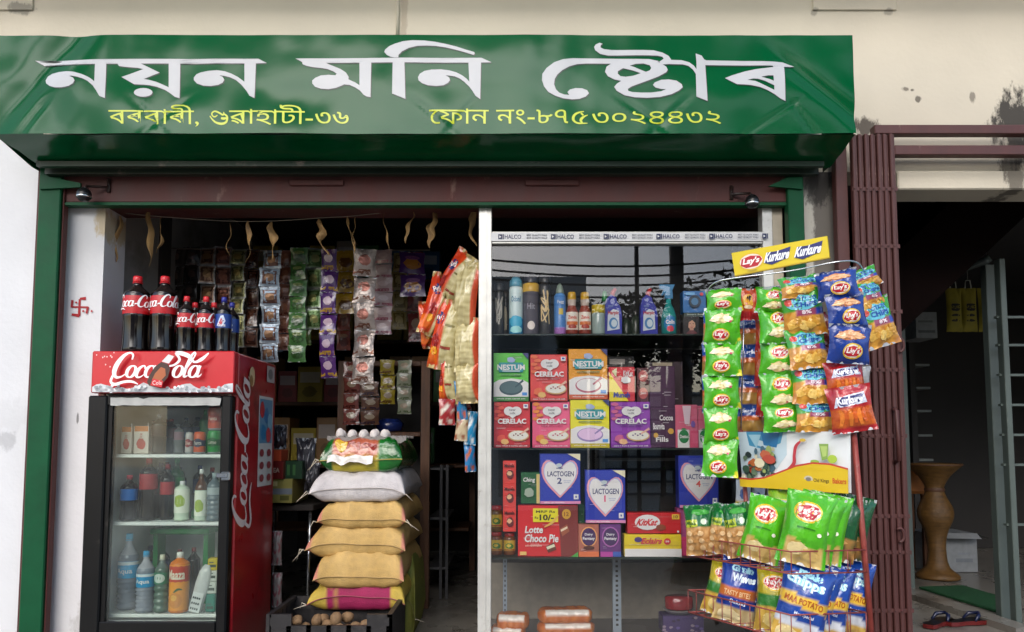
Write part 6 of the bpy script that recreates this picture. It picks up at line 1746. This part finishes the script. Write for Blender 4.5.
for sx in (-.09, .09):
    for sy in (-.09, .09):
        mb = MB(); mb.box(sx - .015, sx + .015, sy - .015, sy + .015, 0, 78 * m_ - .001, '#5a3416'); mb.obj('leg', 'matte', parent=t)
# green mat
qm = [G(919, 588.5, FL), G(1014, 618, FL), G(1014, 602, FL), G(963, 587, FL)]
mb = MB()
mb.idx([(q.x, q.y, FL + .012) for q in qm] + [(q.x, q.y, FL + .0) for q in qm], [(0, 1, 2, 3), (0, 4, 5, 1), (1, 5, 6, 2), (2, 6, 7, 3), (3, 7, 4, 0)], '#0d5a2c', 0, False)
tag(mb.obj('door_mat', 'matgrass', base=qm[0]), 'green grass-like mat inside the neighbouring doorway', 'mat')
# slippers
for k, (px, py, rz) in enumerate(((938, 625, 8), (966, 624, -14))):
    g_ = G(px, py, FL)
    t = thing('slipper', ('dark blue slipper with red edge nearer the gate, on the tiles', 'dark slipper with red edge nearer the glass door, on the tiles')[k], 'slipper', (g_.x, g_.y, FL + .001), (0, 0, radians(rz - 60)), 'pair of slippers')
    out = [(.0, -.125), (.03, -.12), (.037, -.08), (.03, -.02), (.042, .05), (.04, .1), (.015, .13), (-.02, .128), (-.042, .09), (-.04, .04), (-.028, -.03), (-.034, -.09), (-.02, -.12)]
    mb = MB(); n_ = len(out)
    mb.idx([(x, y, 0) for x, y in out] + [(x, y, .02) for x, y in out], [tuple(range(n_))[::-1], tuple(range(n_, 2 * n_))] + [(i, (i + 1) % n_, n_ + (i + 1) % n_, n_ + i) for i in range(n_)], [H('#0f1016')] * 2 + [H('#5f1c1c')] * n_, 0, False)
    mb.obj('sole', 'plastic', parent=t)
    mb = MB(); mb.tube([(-.038, .02, .02), (-.03, .05, .045), (0, .085, .05), (.03, .05, .045), (.038, .02, .02)], [.006, .01, .008, .01, .006], 8, '#141b38'); mb.obj('strap', 'plastic', parent=t)
# hanging yellow bags
for k, (px, wp, lb) in enumerate(((954, 15, 'leftmost of the three yellow printed bags hanging in the dark shop'), (969, 15, 'middle one of the three yellow printed bags hanging in the dark shop'), (989, 21, 'widest yellow printed bag, hanging next to the glass door frame'))):
    Y = 5.0 + .03 * k; m_ = mpp(px, 310, Y)
    def yb_(A): [A.blob(.5 + .1 * nz(i, 2), .25 + .12 * i, .3, .03, '#1d1a10', i, 8) for i in range(4)]; A.text('SALE', .2, .5, .8, .62, '#1d1a10', .03)
    p = P(px, 310, Y)
    t = thing('yellow_bag', lb, 'bag', p, group='yellow bags hanging in the neighbouring shop')
    mb = pouch('b', wp * m_ * 1.08, 44 * m_, .05, lambda u, v: H('#7d7212'), k, yb_, nu=10, nv=12, back='#7d7212', seal=.03)
    mb.obj('bag_body', 'matte', parent=t)
    mb = MB(); mb.tube([(-.02, 0, 22 * m_), (-.015, 0, 30 * m_), (.015, 0, 30 * m_), (.02, 0, 22 * m_)], .004, 5, '#b5b5a8'); mb.tube([(0, 0, 30 * m_), (0, 0, 60 * m_)], .002, 4, '#77776f'); mb.obj('handle', 'matte', parent=t)
# wall shelves at the back
sx0, sx1 = P(917, 400, 6.4), P(945, 400, 6.4)
t = thing('wall_shelves', 'dark wall shelves with pale edges behind the glass door', 'shelves', (sx0.x, 6.4, FL))
for py in (366, 389, 412, 436.5, 461): mb = MB(); mb.box(sx0.x, P(931, 400, 6.4).x, 6.4, 6.75, Z(py, 6.4), Z(py, 6.4) + .018, '#7f8583'); mb.obj('shelf_board', 'matte', parent=t, base=t.location)
mb = MB(); mb.box(sx0.x - .05, sx0.x - .002, 6.4, 6.75, FL, 2.6, '#2d2b2a'); mb.obj('side_panel', 'matte', parent=t, base=t.location)
p = P(927, 326, 5.6); m_ = mpp(927, 326, 5.6)
mb = MB(); mb.box(-11 * m_, 10 * m_, 0, .25, -12 * m_, 14 * m_, '#8a8f90'); A = Art(mb, lambda u, v, l: (-11 * m_ + 21 * m_ * u, -l, -12 * m_ + 26 * m_ * v), 0, 9, 1.2); A.rect(.1, .2, .9, .3, '#5f6466'); A.rect(.1, .6, .8, .68, '#6a6f70')
tag(mb.obj('wall_notice', 'matte', p), 'pale grey notice board high at the left of the glass door', 'board')

# ================================================================ SNACK RACK
rk = thing('snack_rack', 'red wire snack rack with two baskets, poster and yellow header', 'rack', (P(800, 600, 2.9).x, 2.9, FL))
RB_ = rk.location
def tubepart(name, paths, r=.0035, mat='redwire', n=7):
    mb = MB()
    for q in paths: mb.tube(q, r, n)
    return mb.obj(name, mat, parent=rk, base=RB_)
pr0, pr1 = P(853, 424, 2.74), P(873, 650, 2.74)
pr1 = Vector((pr1.x, 2.74, FL + .03)) if pr1.z < FL else pr1
tubepart('post', [[pr0, pr1]], .0105)
pl0, pl1 = P(741, 430, 3.04), P(757, 660, 3.04)
tubepart('post', [[pl0, pl1]], .009)
hoop = [P(708, 300, 2.97), P(708, 290, 2.96), P(716, 282, 2.93), P(735, 278, 2.9), P(790, 271, 2.82), P(836, 262, 2.74), P(856, 262, 2.76), P(864, 272, 2.82), P(858, 280, 2.95), P(800, 284, 3.05), P(735, 292, 3.05), P(710, 300, 2.98)]
tubepart('hanging_hoop', [spline([tuple(p) for p in hoop], 5)], .003, 'chrome')
for q in ([P(745, 281, 3.04), pl0], [P(850, 266, 2.76), pr0]): tubepart('hoop_stay', [q], .0025, 'chrome')
def basket(yl, yc, yr, drop, back):
    """front-left corner A, near corner B, right corner C, back corner D"""
    A_, B_, C_ = P(688, yl, 3.10), P(791, yc, 2.66), P(866, yr, 2.70)
    z = (A_.z + B_.z + C_.z) / 3
    for q in (A_, B_, C_): q.z = z
    D_ = A_ + (C_ - B_)
    dz = Vector((0, 0, -drop))
    loop = [A_, B_, C_, D_, A_]
    paths = [loop, [q + dz for q in loop]]
    tubepart('basket_rim', paths, .0028)
    w_ = []
    for a, b_, n in ((A_, B_, 11), (B_, C_, 4), (C_, D_, 8), (D_, A_, 4)):
        for k in range(n):
            q = a.lerp(b_, k / n); w_.append([q, q + dz])
    for k in range(1, 9): w_.append([A_.lerp(B_, k / 9) + dz, D_.lerp(C_, k / 9) + dz])
    tubepart('basket_wires', w_, .0017, n=5)
    return A_, B_, C_, D_, z
bu = basket(534, 553, 551, .075, 0)
bl = basket(589, 615, 614, .085, 0)
# poster
def board(name, label, q, th, mat, parent, art=None, base_col='#d9dcdc', asp=.5, cat=None, r=0):
    a, b_, c, d = q                                          # top left, top right, bottom right, bottom left
    n_ = (b_ - a).cross(d - a).normalized()
    if n_.y > 0: n_ = -n_
    def tf(u, v, l): return tuple(d.lerp(c, u).lerp(a.lerp(b_, u), v) + n_ * l)
    mb = MB()
    v = [d, c, b_, a]; vb_ = [p - n_ * th for p in v]
    mb.idx(v + vb_, [(0, 1, 2, 3), (7, 6, 5, 4), (0, 4, 5, 1), (1, 5, 6, 2), (2, 6, 7, 3), (3, 7, 4, 0)], base_col, 0, False)
    A = Art(mb, tf, 0, 9, asp, .0004)
    art(A)
    return mb.obj(name, mat, parent=parent, base=RB_)
def poster(A):
    A.poly([(0, 1), (0, .25), (.1, .22), (.35, .35), (.45, .6), (.46, 1)], '#b5c8d0')
    A.poly([(.08, 1), (.1, .75), (.25, .68), (.4, .8), (.43, 1)], '#3f86a8'); A.poly([(.22, 1), (.24, .76), (.36, .72), (.4, 1)], '#1f6a9a'); A.poly([(.1, .95), (.17, .7), (.22, .95)], '#8fb8c8')
    rr = random.Random(2)
    for k in range(44): A.blob(rr.uniform(.04, .34), rr.uniform(.16, .72), rr.uniform(.015, .04), rr.uniform(.03, .09), rr.choice(['#2f4a3a', '#5a6f58', '#c8c4a8', '#d8d0b8', '#a8602f', '#b5452f', '#3a5a6a', '#8a9a5a', '#22302f']), k, 8)
    A.blob(.27, .6, .05, .08, '#b05a3a', 3, 10); A.blob(.3, .52, .06, .09, '#a8402f', 5, 10); A.blob(.21, .45, .05, .09, '#d0c8a8', 6, 10)
    A.stroke([(.46, .33, .03), (.53, .45, .07), (.54, .6, .06), (.56, .76, .06), (.62, .87, .02)], '#b0303a'); A.ell(.62, .86, .03, .03, '#c9a83a', 8)
    A.poly([(.76, .8), (.84, .8), (.83, .55), (.78, .52)], '#7f9f4a'); A.poly([(.77, .76), (.83, .76), (.82, .6), (.79, .58)], '#a8bf6a'); A.ell(.87, .55, .04, .07, '#9fb83a'); A.blob(.72, .5, .04, .03, '#8aa83f', 2)
    curve = [(0, .14), (.12, .13), (.25, .17), (.4, .28), (.55, .40), (.7, .46), (.85, .45), (1, .38)]
    A.poly([(0, 0), (1, 0)] + [(a, c + .03) for a, c in curve[::-1]], '#b5382a'); A.poly([(0, 0), (1, 0)] + curve[::-1], '#cfae14')
    A.ell(.66, .2, .04, .06, '#c0b8a0', 12); A.ell(.66, .2, .025, .035, '#77706a', 10); A.text('Old Kings', .705, .14, .84, .22, '#4a3a10', .01); A.text('Bakers', .87, .15, .985, .24, '#c04a1a', .02)
board('poster', None, [P(738, 432, 3.02), P(850, 431.5, 2.72), P(851, 493, 2.72), P(743, 486, 3.02)], .004, 'carton', rk, poster, asp=.45)
def laylogo(A, cx, cy, rx, ry, rot=0):
    A.ell(cx, cy, rx * 1.12, ry * 1.15, '#d9b51c', 18); A.ell(cx, cy, rx, ry * .95, '#e8d9c8', 18)
    A.poly([(cx - rx * .95, cy - ry * .35), (cx - rx * .5, cy - ry * .75), (cx + rx * .5, cy - ry * .7), (cx + rx * .97, cy + .05 * ry), (cx + rx * .8, cy + ry * .55), (cx, cy + ry * .75), (cx - rx * .8, cy + ry * .45)], '#b31a2a')
    A.text("Lay's", cx - rx * .72, cy - ry * .48, cx + rx * .72, cy + ry * .5, '#f4ece8', .04, .08, rot)
def kurk(A, x0, y0, x1, y1, rot=0):
    A.poly([(x0, y0 + .1 * (y1 - y0)), (x0 + .25 * (x1 - x0), y0 - .12 * (y1 - y0)), (x1 - .12 * (x1 - x0), y0 + .22 * (y1 - y0)), (x1, y1 + .05 * (y1 - y0)), (x0 + .5 * (x1 - x0), y1 - .12 * (y1 - y0)), (x0 + .1 * (x1 - x0), y1 - .1 * (y1 - y0))], '#232a6a')
    A.text('Kurkure', x0 + .03 * (x1 - x0), y0 + .12 * (y1 - y0), x1 - .06 * (x1 - x0), y1 - .1 * (y1 - y0), '#eef0f4', .04, .1)
def header(A):
    laylogo(A, .2, .5, .125, .33); kurk(A, .345, .26, .63, .8); kurk(A, .665, .24, .955, .8)
    A.rect(0, 0, 1, .05, '#b89a12'); A.ell(.2, .12, .06, .03, '#b8a03a', 8)
board('header_card', None, [P(731.5, 253, 2.96), P(827, 236, 2.76), P(829.5, 258, 2.76), P(735, 276.5, 2.96)], .012, 'carton', rk, header, '#d8c01a', .26)

# ---- bag designs
def green_lays(u, v): 
    c = mixc('#4fae18', '#3f9a14', .5 + .6 * nz(u * 3, v * 3))
    if v < .08 or v > .92: c = mixc(c, '#2f8a12', .5)
    if u > .84 and v < .16 and (u - .84) > v * .6: c = H('#d0c81c')
    return c
def chips_blob(A, cx, cy, rx, ry, cols=('#e0d29a', '#ece0b8', '#cfb878')):
    A.blob(cx, cy, rx, ry, cols[2], 3, 20, .8)
    for k, (a, c) in enumerate(((-.5, .2), (.45, .3), (0, -.35), (.6, -.2), (-.2, .4), (-.65, -.25))): A.blob(cx + a * rx, cy + c * ry, rx * .42, ry * .5, cols[k % 2], k + 5, 9, .7)
    A.stroke([(cx - rx * .8, cy + ry * .3, .02), (cx, cy + ry * .2, .03), (cx + rx * .8, cy - ry * .2, .01)], cols[1])
def artA(A): chips_blob(A, .48, .70, .30, .13); A.ell(.73, .62, .04, .03, '#c0405a', 8); laylogo(A, .46, .26, .22, .15)
def artB(A): laylogo(A, .52, .68, .22, .17); chips_blob(A, .54, .28, .28, .13); A.ell(.62, .2, .03, .03, '#c06a5a', 8)
def strip_packs(label, lst, wp, Y0, Y1, cfn, art, T, group, ey=0):
    """lst: centre x, y top, y bottom, roll, rz"""
    p = P(lst[0][0], lst[0][1], Y0)
    t = thing('chip_strip', label, 'chip strip', p, group=group)
    rv = random.Random(len(label) * 13 + int(lst[0][0]))
    for k, (cx, a, b_, roll, rz) in enumerate(lst):
        Y = Y0 + (Y1 - Y0) * k / max(1, len(lst) - 1)
        cy = (a + b_) / 2
        m_ = mpp(cx, cy, Y)
        mb = pouch('b', wp * m_ * rv.uniform(1.0, 1.1), (b_ - a) * m_ * rv.uniform(1.03, 1.12), T * rv.uniform(.8, 1.25), cfn, k * 3 + int(cx), art(k) if art.__name__ == '<lambda>' else art, nu=18, nv=20, seal=.07, artlen=.09, crumple=rv.uniform(1.1, 1.9))
        mb.obj('chip_packet', 'film', P(cx, cy, Y) - p, (radians(rv.uniform(-14, 10)), radians(roll + rv.uniform(-3, 3)), radians(rz + rv.uniform(-9, 9))), t)
    return t
GR = 'strips of chip packets on the rack'
strip_packs('bright green chip strip at the far left of the rack, chips above the logo', [(724, 289, 311, 0, -14), (722.5, 309, 343, 1, -12), (723, 342, 376, 0, -16), (721.5, 375, 409, 0, -10), (721, 408, 442, 0, -13), (720, 440, 476, 1, -10)], 35, 2.95, 2.95, green_lays, artA, .04, GR)
strip_packs('bright green chip strip second from the left, logo above the chips', [(775, 288, 312, 6, -20), (778.5, 309, 343, 2, -16), (779, 342, 376, 3, -18), (781, 374, 408, 0, -14), (783, 405, 431, 0, -16)], 37, 2.86, 2.86, green_lays, artB, .045, GR)
def multi(u, v):
    if v > .5: c = mixc('#3f9a2a', '#2f8a22', nz(u * 4, v * 4) + .5)
    else: c = mixc('#d29a3a', '#a86a1a', .5 + .9 * nz(u * 6, v * 7))
    if .42 < v < .56 and .3 < u: c = H('#8a3a5a') if u < .8 else H('#2a3f9a')
    return c
def multi_art(A):
    A.blob(.5, .72, .42, .16, '#5fb5c8', 4, 14); A.text('POTATO', .28, .74, .86, .84, '#1f4f9a', .05); A.text('CHIPS', .28, .61, .86, .72, '#1f4f9a', .05); A.ell(.16, .74, .1, .08, '#c9453a', 10); A.text('8%', .45, .46, .7, .54, '#e8d8e0', .03)
    for k in range(5): A.blob(.2 + .15 * k, .26 + .06 * sin(k * 2), .13, .11, ('#dcae4f', '#c8943a', '#e6c26a')[k % 3], k, 11, .6)
strip_packs('green and orange chip strip with blue lettering in the middle of the rack', [(800, 276, 298, -6, -10), (803, 291, 334, -4, -12), (807, 328, 369, -3, -8), (812, 364, 404, -2, -10), (816, 399, 431, 0, -8)], 38, 2.80, 2.80, multi, multi_art, .045, GR)
def blue_lays(u, v): return mixc('#143a8f', '#0f2f7a', .5 + .6 * nz(u * 3, v * 3)) if .07 < v < .93 else H('#0c2560')
def artC(A): chips_blob(A, .5, .72, .34, .12, ('#d89a6a', '#e0b080', '#b5703a')); laylogo(A, .56, .32, .22, .18)
strip_packs('dark blue chip strip at the right of the rack', [(837, 271, 299, -9, -12), (846, 294, 328, -4, -6), (849, 325, 363, 3, -8)], 39, 2.72, 2.70, blue_lays, artC, .05, GR)
strip_packs('green and orange chip strip farthest right, jutting out before the gate', [(862, 270, 290, -20, 10), (867, 281, 315, -14, 16), (877, 300, 345, -18, 14)], 36, 2.82, 2.80, multi, multi_art, .045, GR)
def redk(u, v): return mixc('#b3202a', '#8f141c', .5 + .7 * nz(u * 4, v * 4)) if not (.1 < v < .55) else mixc('#c9641f', '#a03a1a', .5 + nz(u * 7, v * 8))
def redart(A):
    A.poly([(.1, .56), (.9, .6), (.84, .84), (.2, .78)], '#c8ccdc'); kurk(A, .18, .6, .84, .8)
    for k in range(6): A.stroke([(.2 + .12 * k, .15 + .05 * (k % 2), .06), (.26 + .1 * k, .38, .1), (.2 + .12 * k, .5, .04)], ('#d8782a', '#c85a1f')[k % 2])
strip_packs('red strip of crunchy snack packets at the lower right of the rack', [(845, 362, 397, -6, -10), (851, 388, 430, -8, -12)], 39, 2.74, 2.70, redk, redart, .05, GR)
def cheese(u, v): return mixc('#1f4f9f', '#143a80', .5 + .6 * nz(u * 4, v * 4)) if v > .62 or v < .12 else (H('#b55a2a') if v > .45 else mixc('#b58f4a', '#8f6a30', .5 + nz(u * 5, v * 5)))
def cheese_art(A): A.text('Bugle', .2, .7, .8, .86, '#d8e0f0', .04, .1); A.rect(.15, .48, .8, .58, '#c86a30')
strip_packs('dark blue strip hidden behind the two green chip strips', [(748, 318, 348, 2, -10), (748, 347, 378, 0, -12), (749, 377, 408, 0, -8), (750, 406, 434, 0, -10)], 28, 3.06, 3.06, cheese, cheese_art, .04, GR)
strip_packs('dark blue strip showing only its edge left of the first green strip', [(711, 312, 344, 0, -30), (710, 344, 378, 0, -30), (710, 378, 412, 0, -30)], 16, 3.12, 3.12, cheese, cheese_art, .04, GR)
def oran(u, v): return mixc('#c9541f', '#a8301a', .5 + .8 * nz(u * 5, v * 5)) if v > .25 else H('#a81f24')
strip_packs('orange-red packet at the top between the two green chip strips', [(748, 290, 319, 2, -12)], 22, 2.99, 2.99, oran, lambda k: (lambda A: (A.blob(.5, .6, .28, .2, '#d8a02a', 2), A.ell(.55, .68, .12, .08, '#2a1a1a', 8), A.blob(.5, .4, .2, .06, '#e0c8a0', 3))), .04, GR)
strip_packs('orange-red strip seen edge-on beside the second green strip', [(765, 318, 350, 0, -50), (763, 350, 384, 0, -50), (765, 384, 416, 0, -50)], 20, 3.0, 3.0, oran, lambda k: (lambda A: A.blob(.5, .5, .25, .2, '#c0705a', k)), .04, GR)
def pinkp(u, v): return mixc('#a8707a', '#8f5560', .5 + nz(u * 4, v * 4))
strip_packs('pinkish strip mostly hidden behind the middle chip strip', [(800, 384, 410, 0, -10), (802, 408, 430, 0, -10)], 26, 2.96, 2.96, pinkp, lambda k: (lambda A: A.blob(.5, .5, .3, .2, '#c0a0a0', k)), .035, GR)
strip_packs('dark red strip showing between the green-orange and blue strips', [(828, 312, 345, 0, -14), (831, 345, 366, 0, -10)], 24, 2.88, 2.88, lambda u, v: mixc('#7a1f1f', '#5a1414', .5 + nz(u * 4, v * 4)), lambda k: (lambda A: A.blob(.5, .5, .3, .2, '#a0482a', k)), .035, GR)
strip_packs('silver backed packet hanging behind the red packets', [(858, 366, 388, 4, 10)], 26, 2.84, 2.84, lambda u, v: H('#a9aaac'), lambda k: (lambda A: A.blob(.4, .5, .2, .2, '#8f9094', k)), .03, GR)
strip_packs('small red packet hanging just under the poster', [(806, 488, 515, 0, -12)], 30, 2.98, 2.98, lambda u, v: mixc('#b51f3a', '#8f1428', .5 + nz(u * 4, v * 4)), lambda k: (lambda A: (A.text('YUM', .25, .35, .75, .6, '#e8d0d0', .04), A.blob(.5, .2, .2, .06, '#d8b0a0', 2))), .035, GR)
for k, (cx, cy, wp, hp) in enumerate([(743, 497, 15, 34), (758, 500, 13, 30)]):
    m_ = mpp(cx, cy, 3.12)
    mb = pouch('b', wp * m_, hp * m_, .03, lambda u, v: H('#c5ccd2') if v > .35 else H('#c9a92a'), k, lambda A: A.blob(.5, .6, .25, .15, '#3f5fa0', 2), nu=10, nv=12)
    put(mb, 'small_packet', 'film', cx, cy, 3.12, -15, 4, label=('pale packet with yellow foot behind the poster, nearer the formula box', 'pale packet behind the poster, nearer the rack middle')[k], cat='packet')

# ---- bags standing in the baskets
def bag(label, cx, cy, wp, hp, Y, rz, roll, cfn, art, T=.075, seed=0, tilt=-6):
    m_ = mpp(cx, cy, Y)
    mb = pouch('b', wp * m_ * 1.06, hp * m_ * .96, T * 1.3, cfn, seed, art, nu=20, nv=26, back='#c2c6cb', seal=.055, sag=-.5, crumple=.75, artlen=.07)
    return put(mb, 'chip_bag', 'film', cx, cy, Y, rz, roll * 1.45, tilt, label=label, cat='chip bag', group='chip bags standing in the wire baskets')
def big_green(u, v):
    if v < .36 and 0.1 < u < .95: return mixc('#d8bd7a', '#b5924a', .5 + .9 * nz(u * 5, v * 7)) if v < .30 + .06 * sin(u * 7) else mixc('#4fae18', '#3a9012', .5)
    return mixc('#55b81a', '#3f9a14', .5 + .6 * nz(u * 3, v * 3))
def big_green_art(A): laylogo(A, .48, .73, .27, .13, .12); A.blob(.4, .22, .22, .09, '#e0cd94', 3, 14); A.blob(.66, .16, .2, .08, '#d0b06a', 5, 14); A.rect(.3, .5, .7, .52, '#2f7a10'); A.ell(.8, .45, .05, .03, '#e8e8d0', 8)
def nut(u, v):
    if v > .55: return mixc('#0f6a2a', '#0a4f1f', .5 + .7 * nz(u * 4, v * 4))
    return mixc('#c9a06a', '#a0703a', .5 + 1.0 * nz(u * 9, v * 10))
def nut_art(A): A.rect(.06, .56, .5, .7, '#a8b522', .1); A.text('Masala', .1, .6, .46, .67, '#2a5a1a', .03); A.ell(.72, .66, .09, .06, '#d8e8d0', 10); A.blob(.6, .85, .3, .06, '#3f9a3a', 2); [A.blob(.2 + .2 * (k % 4), .15 + .14 * (k // 4), .1, .05, ('#d8b584', '#b5844a')[k % 2], k, 9) for k in range(11)]
def dkg(u, v): return mixc('#0f5a2f', '#0a4022', .5 + .7 * nz(u * 4, v * 4)) if v > .36 else mixc('#c08a4a', '#0a4022', .5 + 1.4 * nz(u * 4, v * 5))
def dkg_art(A): A.poly([(.3, .2), (.8, .3), (.4, .4)], '#d0a060'); A.poly([(.2, .1), (.7, .12), (.5, .25)], '#c8904a')
def mad(u, v):
    s_ = v + .08 * (u - .5)
    if s_ < .2: return mixc('#d8b860', '#c9a040', .5 + .8 * nz(u * 5, v * 6))
    if .2 <= s_ < .30: return H('#cfd4dc')
    if .46 < s_ < .60: return H('#d8b03a')
    return mixc('#1747a0', '#123a88', .5 + .6 * nz(u * 3, v * 3))
def mad_art(A):
    A.text('made', .3, .82, .78, .92, '#9fd8e8', .07, 0, -.14); A.text('chipps', .08, .68, .86, .84, '#7fc8dc', .08, 0, -.14); A.text('chipps', .08, .68, .86, .84, '#d8f0f4', .03, 0, -.14)
    A.text('MAA POTATO', .1, .49, .9, .57, '#a85a1a', .03, 0, -.1); A.text('Maa Special', .35, .35, .75, .40, '#d8e0f0', .02, 0, -.1); A.blob(.3, .12, .22, .09, '#e8d49a', 3, 14); A.blob(.65, .1, .2, .07, '#d0aa5a', 6, 14)
def yel(u, v): return mixc('#b5a020', '#8f8a1a', .5 + .7 * nz(u * 3, v * 3)) if v > .6 else (mixc('#2f7a2a', '#1f5a1f', .5) if v > .42 else mixc('#cfae50', '#b08a34', .5 + nz(u * 5, v * 6)))
def yel_art(A): laylogo(A, .5, .78, .32, .11); A.blob(.5, .2, .3, .12, '#dcc47a', 3, 14)
def blor(u, v): return mixc('#163c9a', '#102c78', .5 + .6 * nz(u * 3, v * 3)) if (v > .55 or .26 < v < .40) else (H('#b5622a') if v >= .40 else mixc('#d5c094', '#b09458', .5 + nz(u * 5, v * 5)))
def blor_art(A): A.text('Grain', .25, .80, .8, .9, '#9fd0e0', .06, .1); A.text('Waves', .3, .66, .9, .78, '#d8e8f0', .05, .1); A.text('TASTY BITES', .15, .43, .85, .51, '#d8b080', .03); A.text('Baked', .35, .31, .75, .37, '#d8e0f0', .02); A.blob(.4, .12, .3, .09, '#e0cfa0', 3, 14)
def lite(u, v): return big_green(u, v)
# upper basket, back to front
bag('dark green bag at the right end of the upper basket, behind the rest', 853, 527, 30, 66, 2.80, -28, 9, dkg, dkg_art, seed=21)
bag('dark green bag second from the right end of the upper basket', 842, 528, 32, 68, 2.775, -30, 9, dkg, dkg_art, seed=22)
bag('bright green bag just behind the large front bag, showing its right side', 826, 528, 38, 72, 2.745, -26, 8, big_green, big_green_art, seed=23)
bag('large bright green bag at the front corner of the upper basket', 806, 529, 45, 76, 2.715, -22, 8, big_green, big_green_art, seed=24)
bag('bright green bag squeezed between the large front bag and the one behind it', 817, 527, 40, 70, 2.73, -30, 10, big_green, big_green_art, seed=41)
bag('dark blue bag tucked behind the front blue and white bag', 816, 600, 38, 78, 2.75, -26, 10, mad, mad_art, seed=42)
bag('bright green bag with partly folded logo, left of the large front bag', 764, 529, 38, 68, 2.86, -24, 9, big_green, big_green_art, seed=25)
bag('lime bag standing behind the two bright green bags of the upper basket', 786, 515, 36, 52, 2.90, -24, 4, lambda u, v: mixc('#8aa828', '#5f9a1c', .5 + nz(u * 5, v * 5)), lambda A: A.blob(.5, .7, .3, .1, '#c8c040', 2), seed=26)
bag('dark green nut bag beside the folded-logo bag in the upper basket', 739, 530, 28, 56, 2.94, -24, -6, nut, nut_art, seed=27)
bag('dark green nut bag in the middle of the three nut bags', 723, 529, 26, 52, 2.99, -26, 6, nut, nut_art, seed=28)
bag('dark green nut bag at the far left of the upper basket', 700, 530, 29, 52, 3.05, -24, -3, nut, nut_art, seed=29)
# lower basket
bag('blue and white bag at the right end of the lower basket', 850, 598, 36, 78, 2.80, -22, 7, mad, mad_art, seed=31)
bag('blue and white bag in the middle of three in the lower basket', 829, 602, 38, 80, 2.765, -22, 8, mad, mad_art, seed=32)
bag('blue and white bag at the front corner of the lower basket', 803, 604, 48, 84, 2.725, -20, 9, mad, mad_art, seed=33)
bag('yellow-green bag left of the front blue and white bag', 774, 600, 34, 66, 2.84, -20, 3, yel, yel_art, seed=34)
bag('dark blue and orange bag behind another at the left of the lower basket', 753, 590, 30, 60, 2.98, -20, 7, blor, blor_art, seed=35)
bag('dark blue and orange bag at the left of the lower basket', 738, 591, 38, 66, 2.96, -20, 8, blor, blor_art, seed=36)
bag('yellow and green bag at the far left of the lower basket', 721, 588, 28, 56, 3.02, -20, 10, yel, yel_art, seed=37)
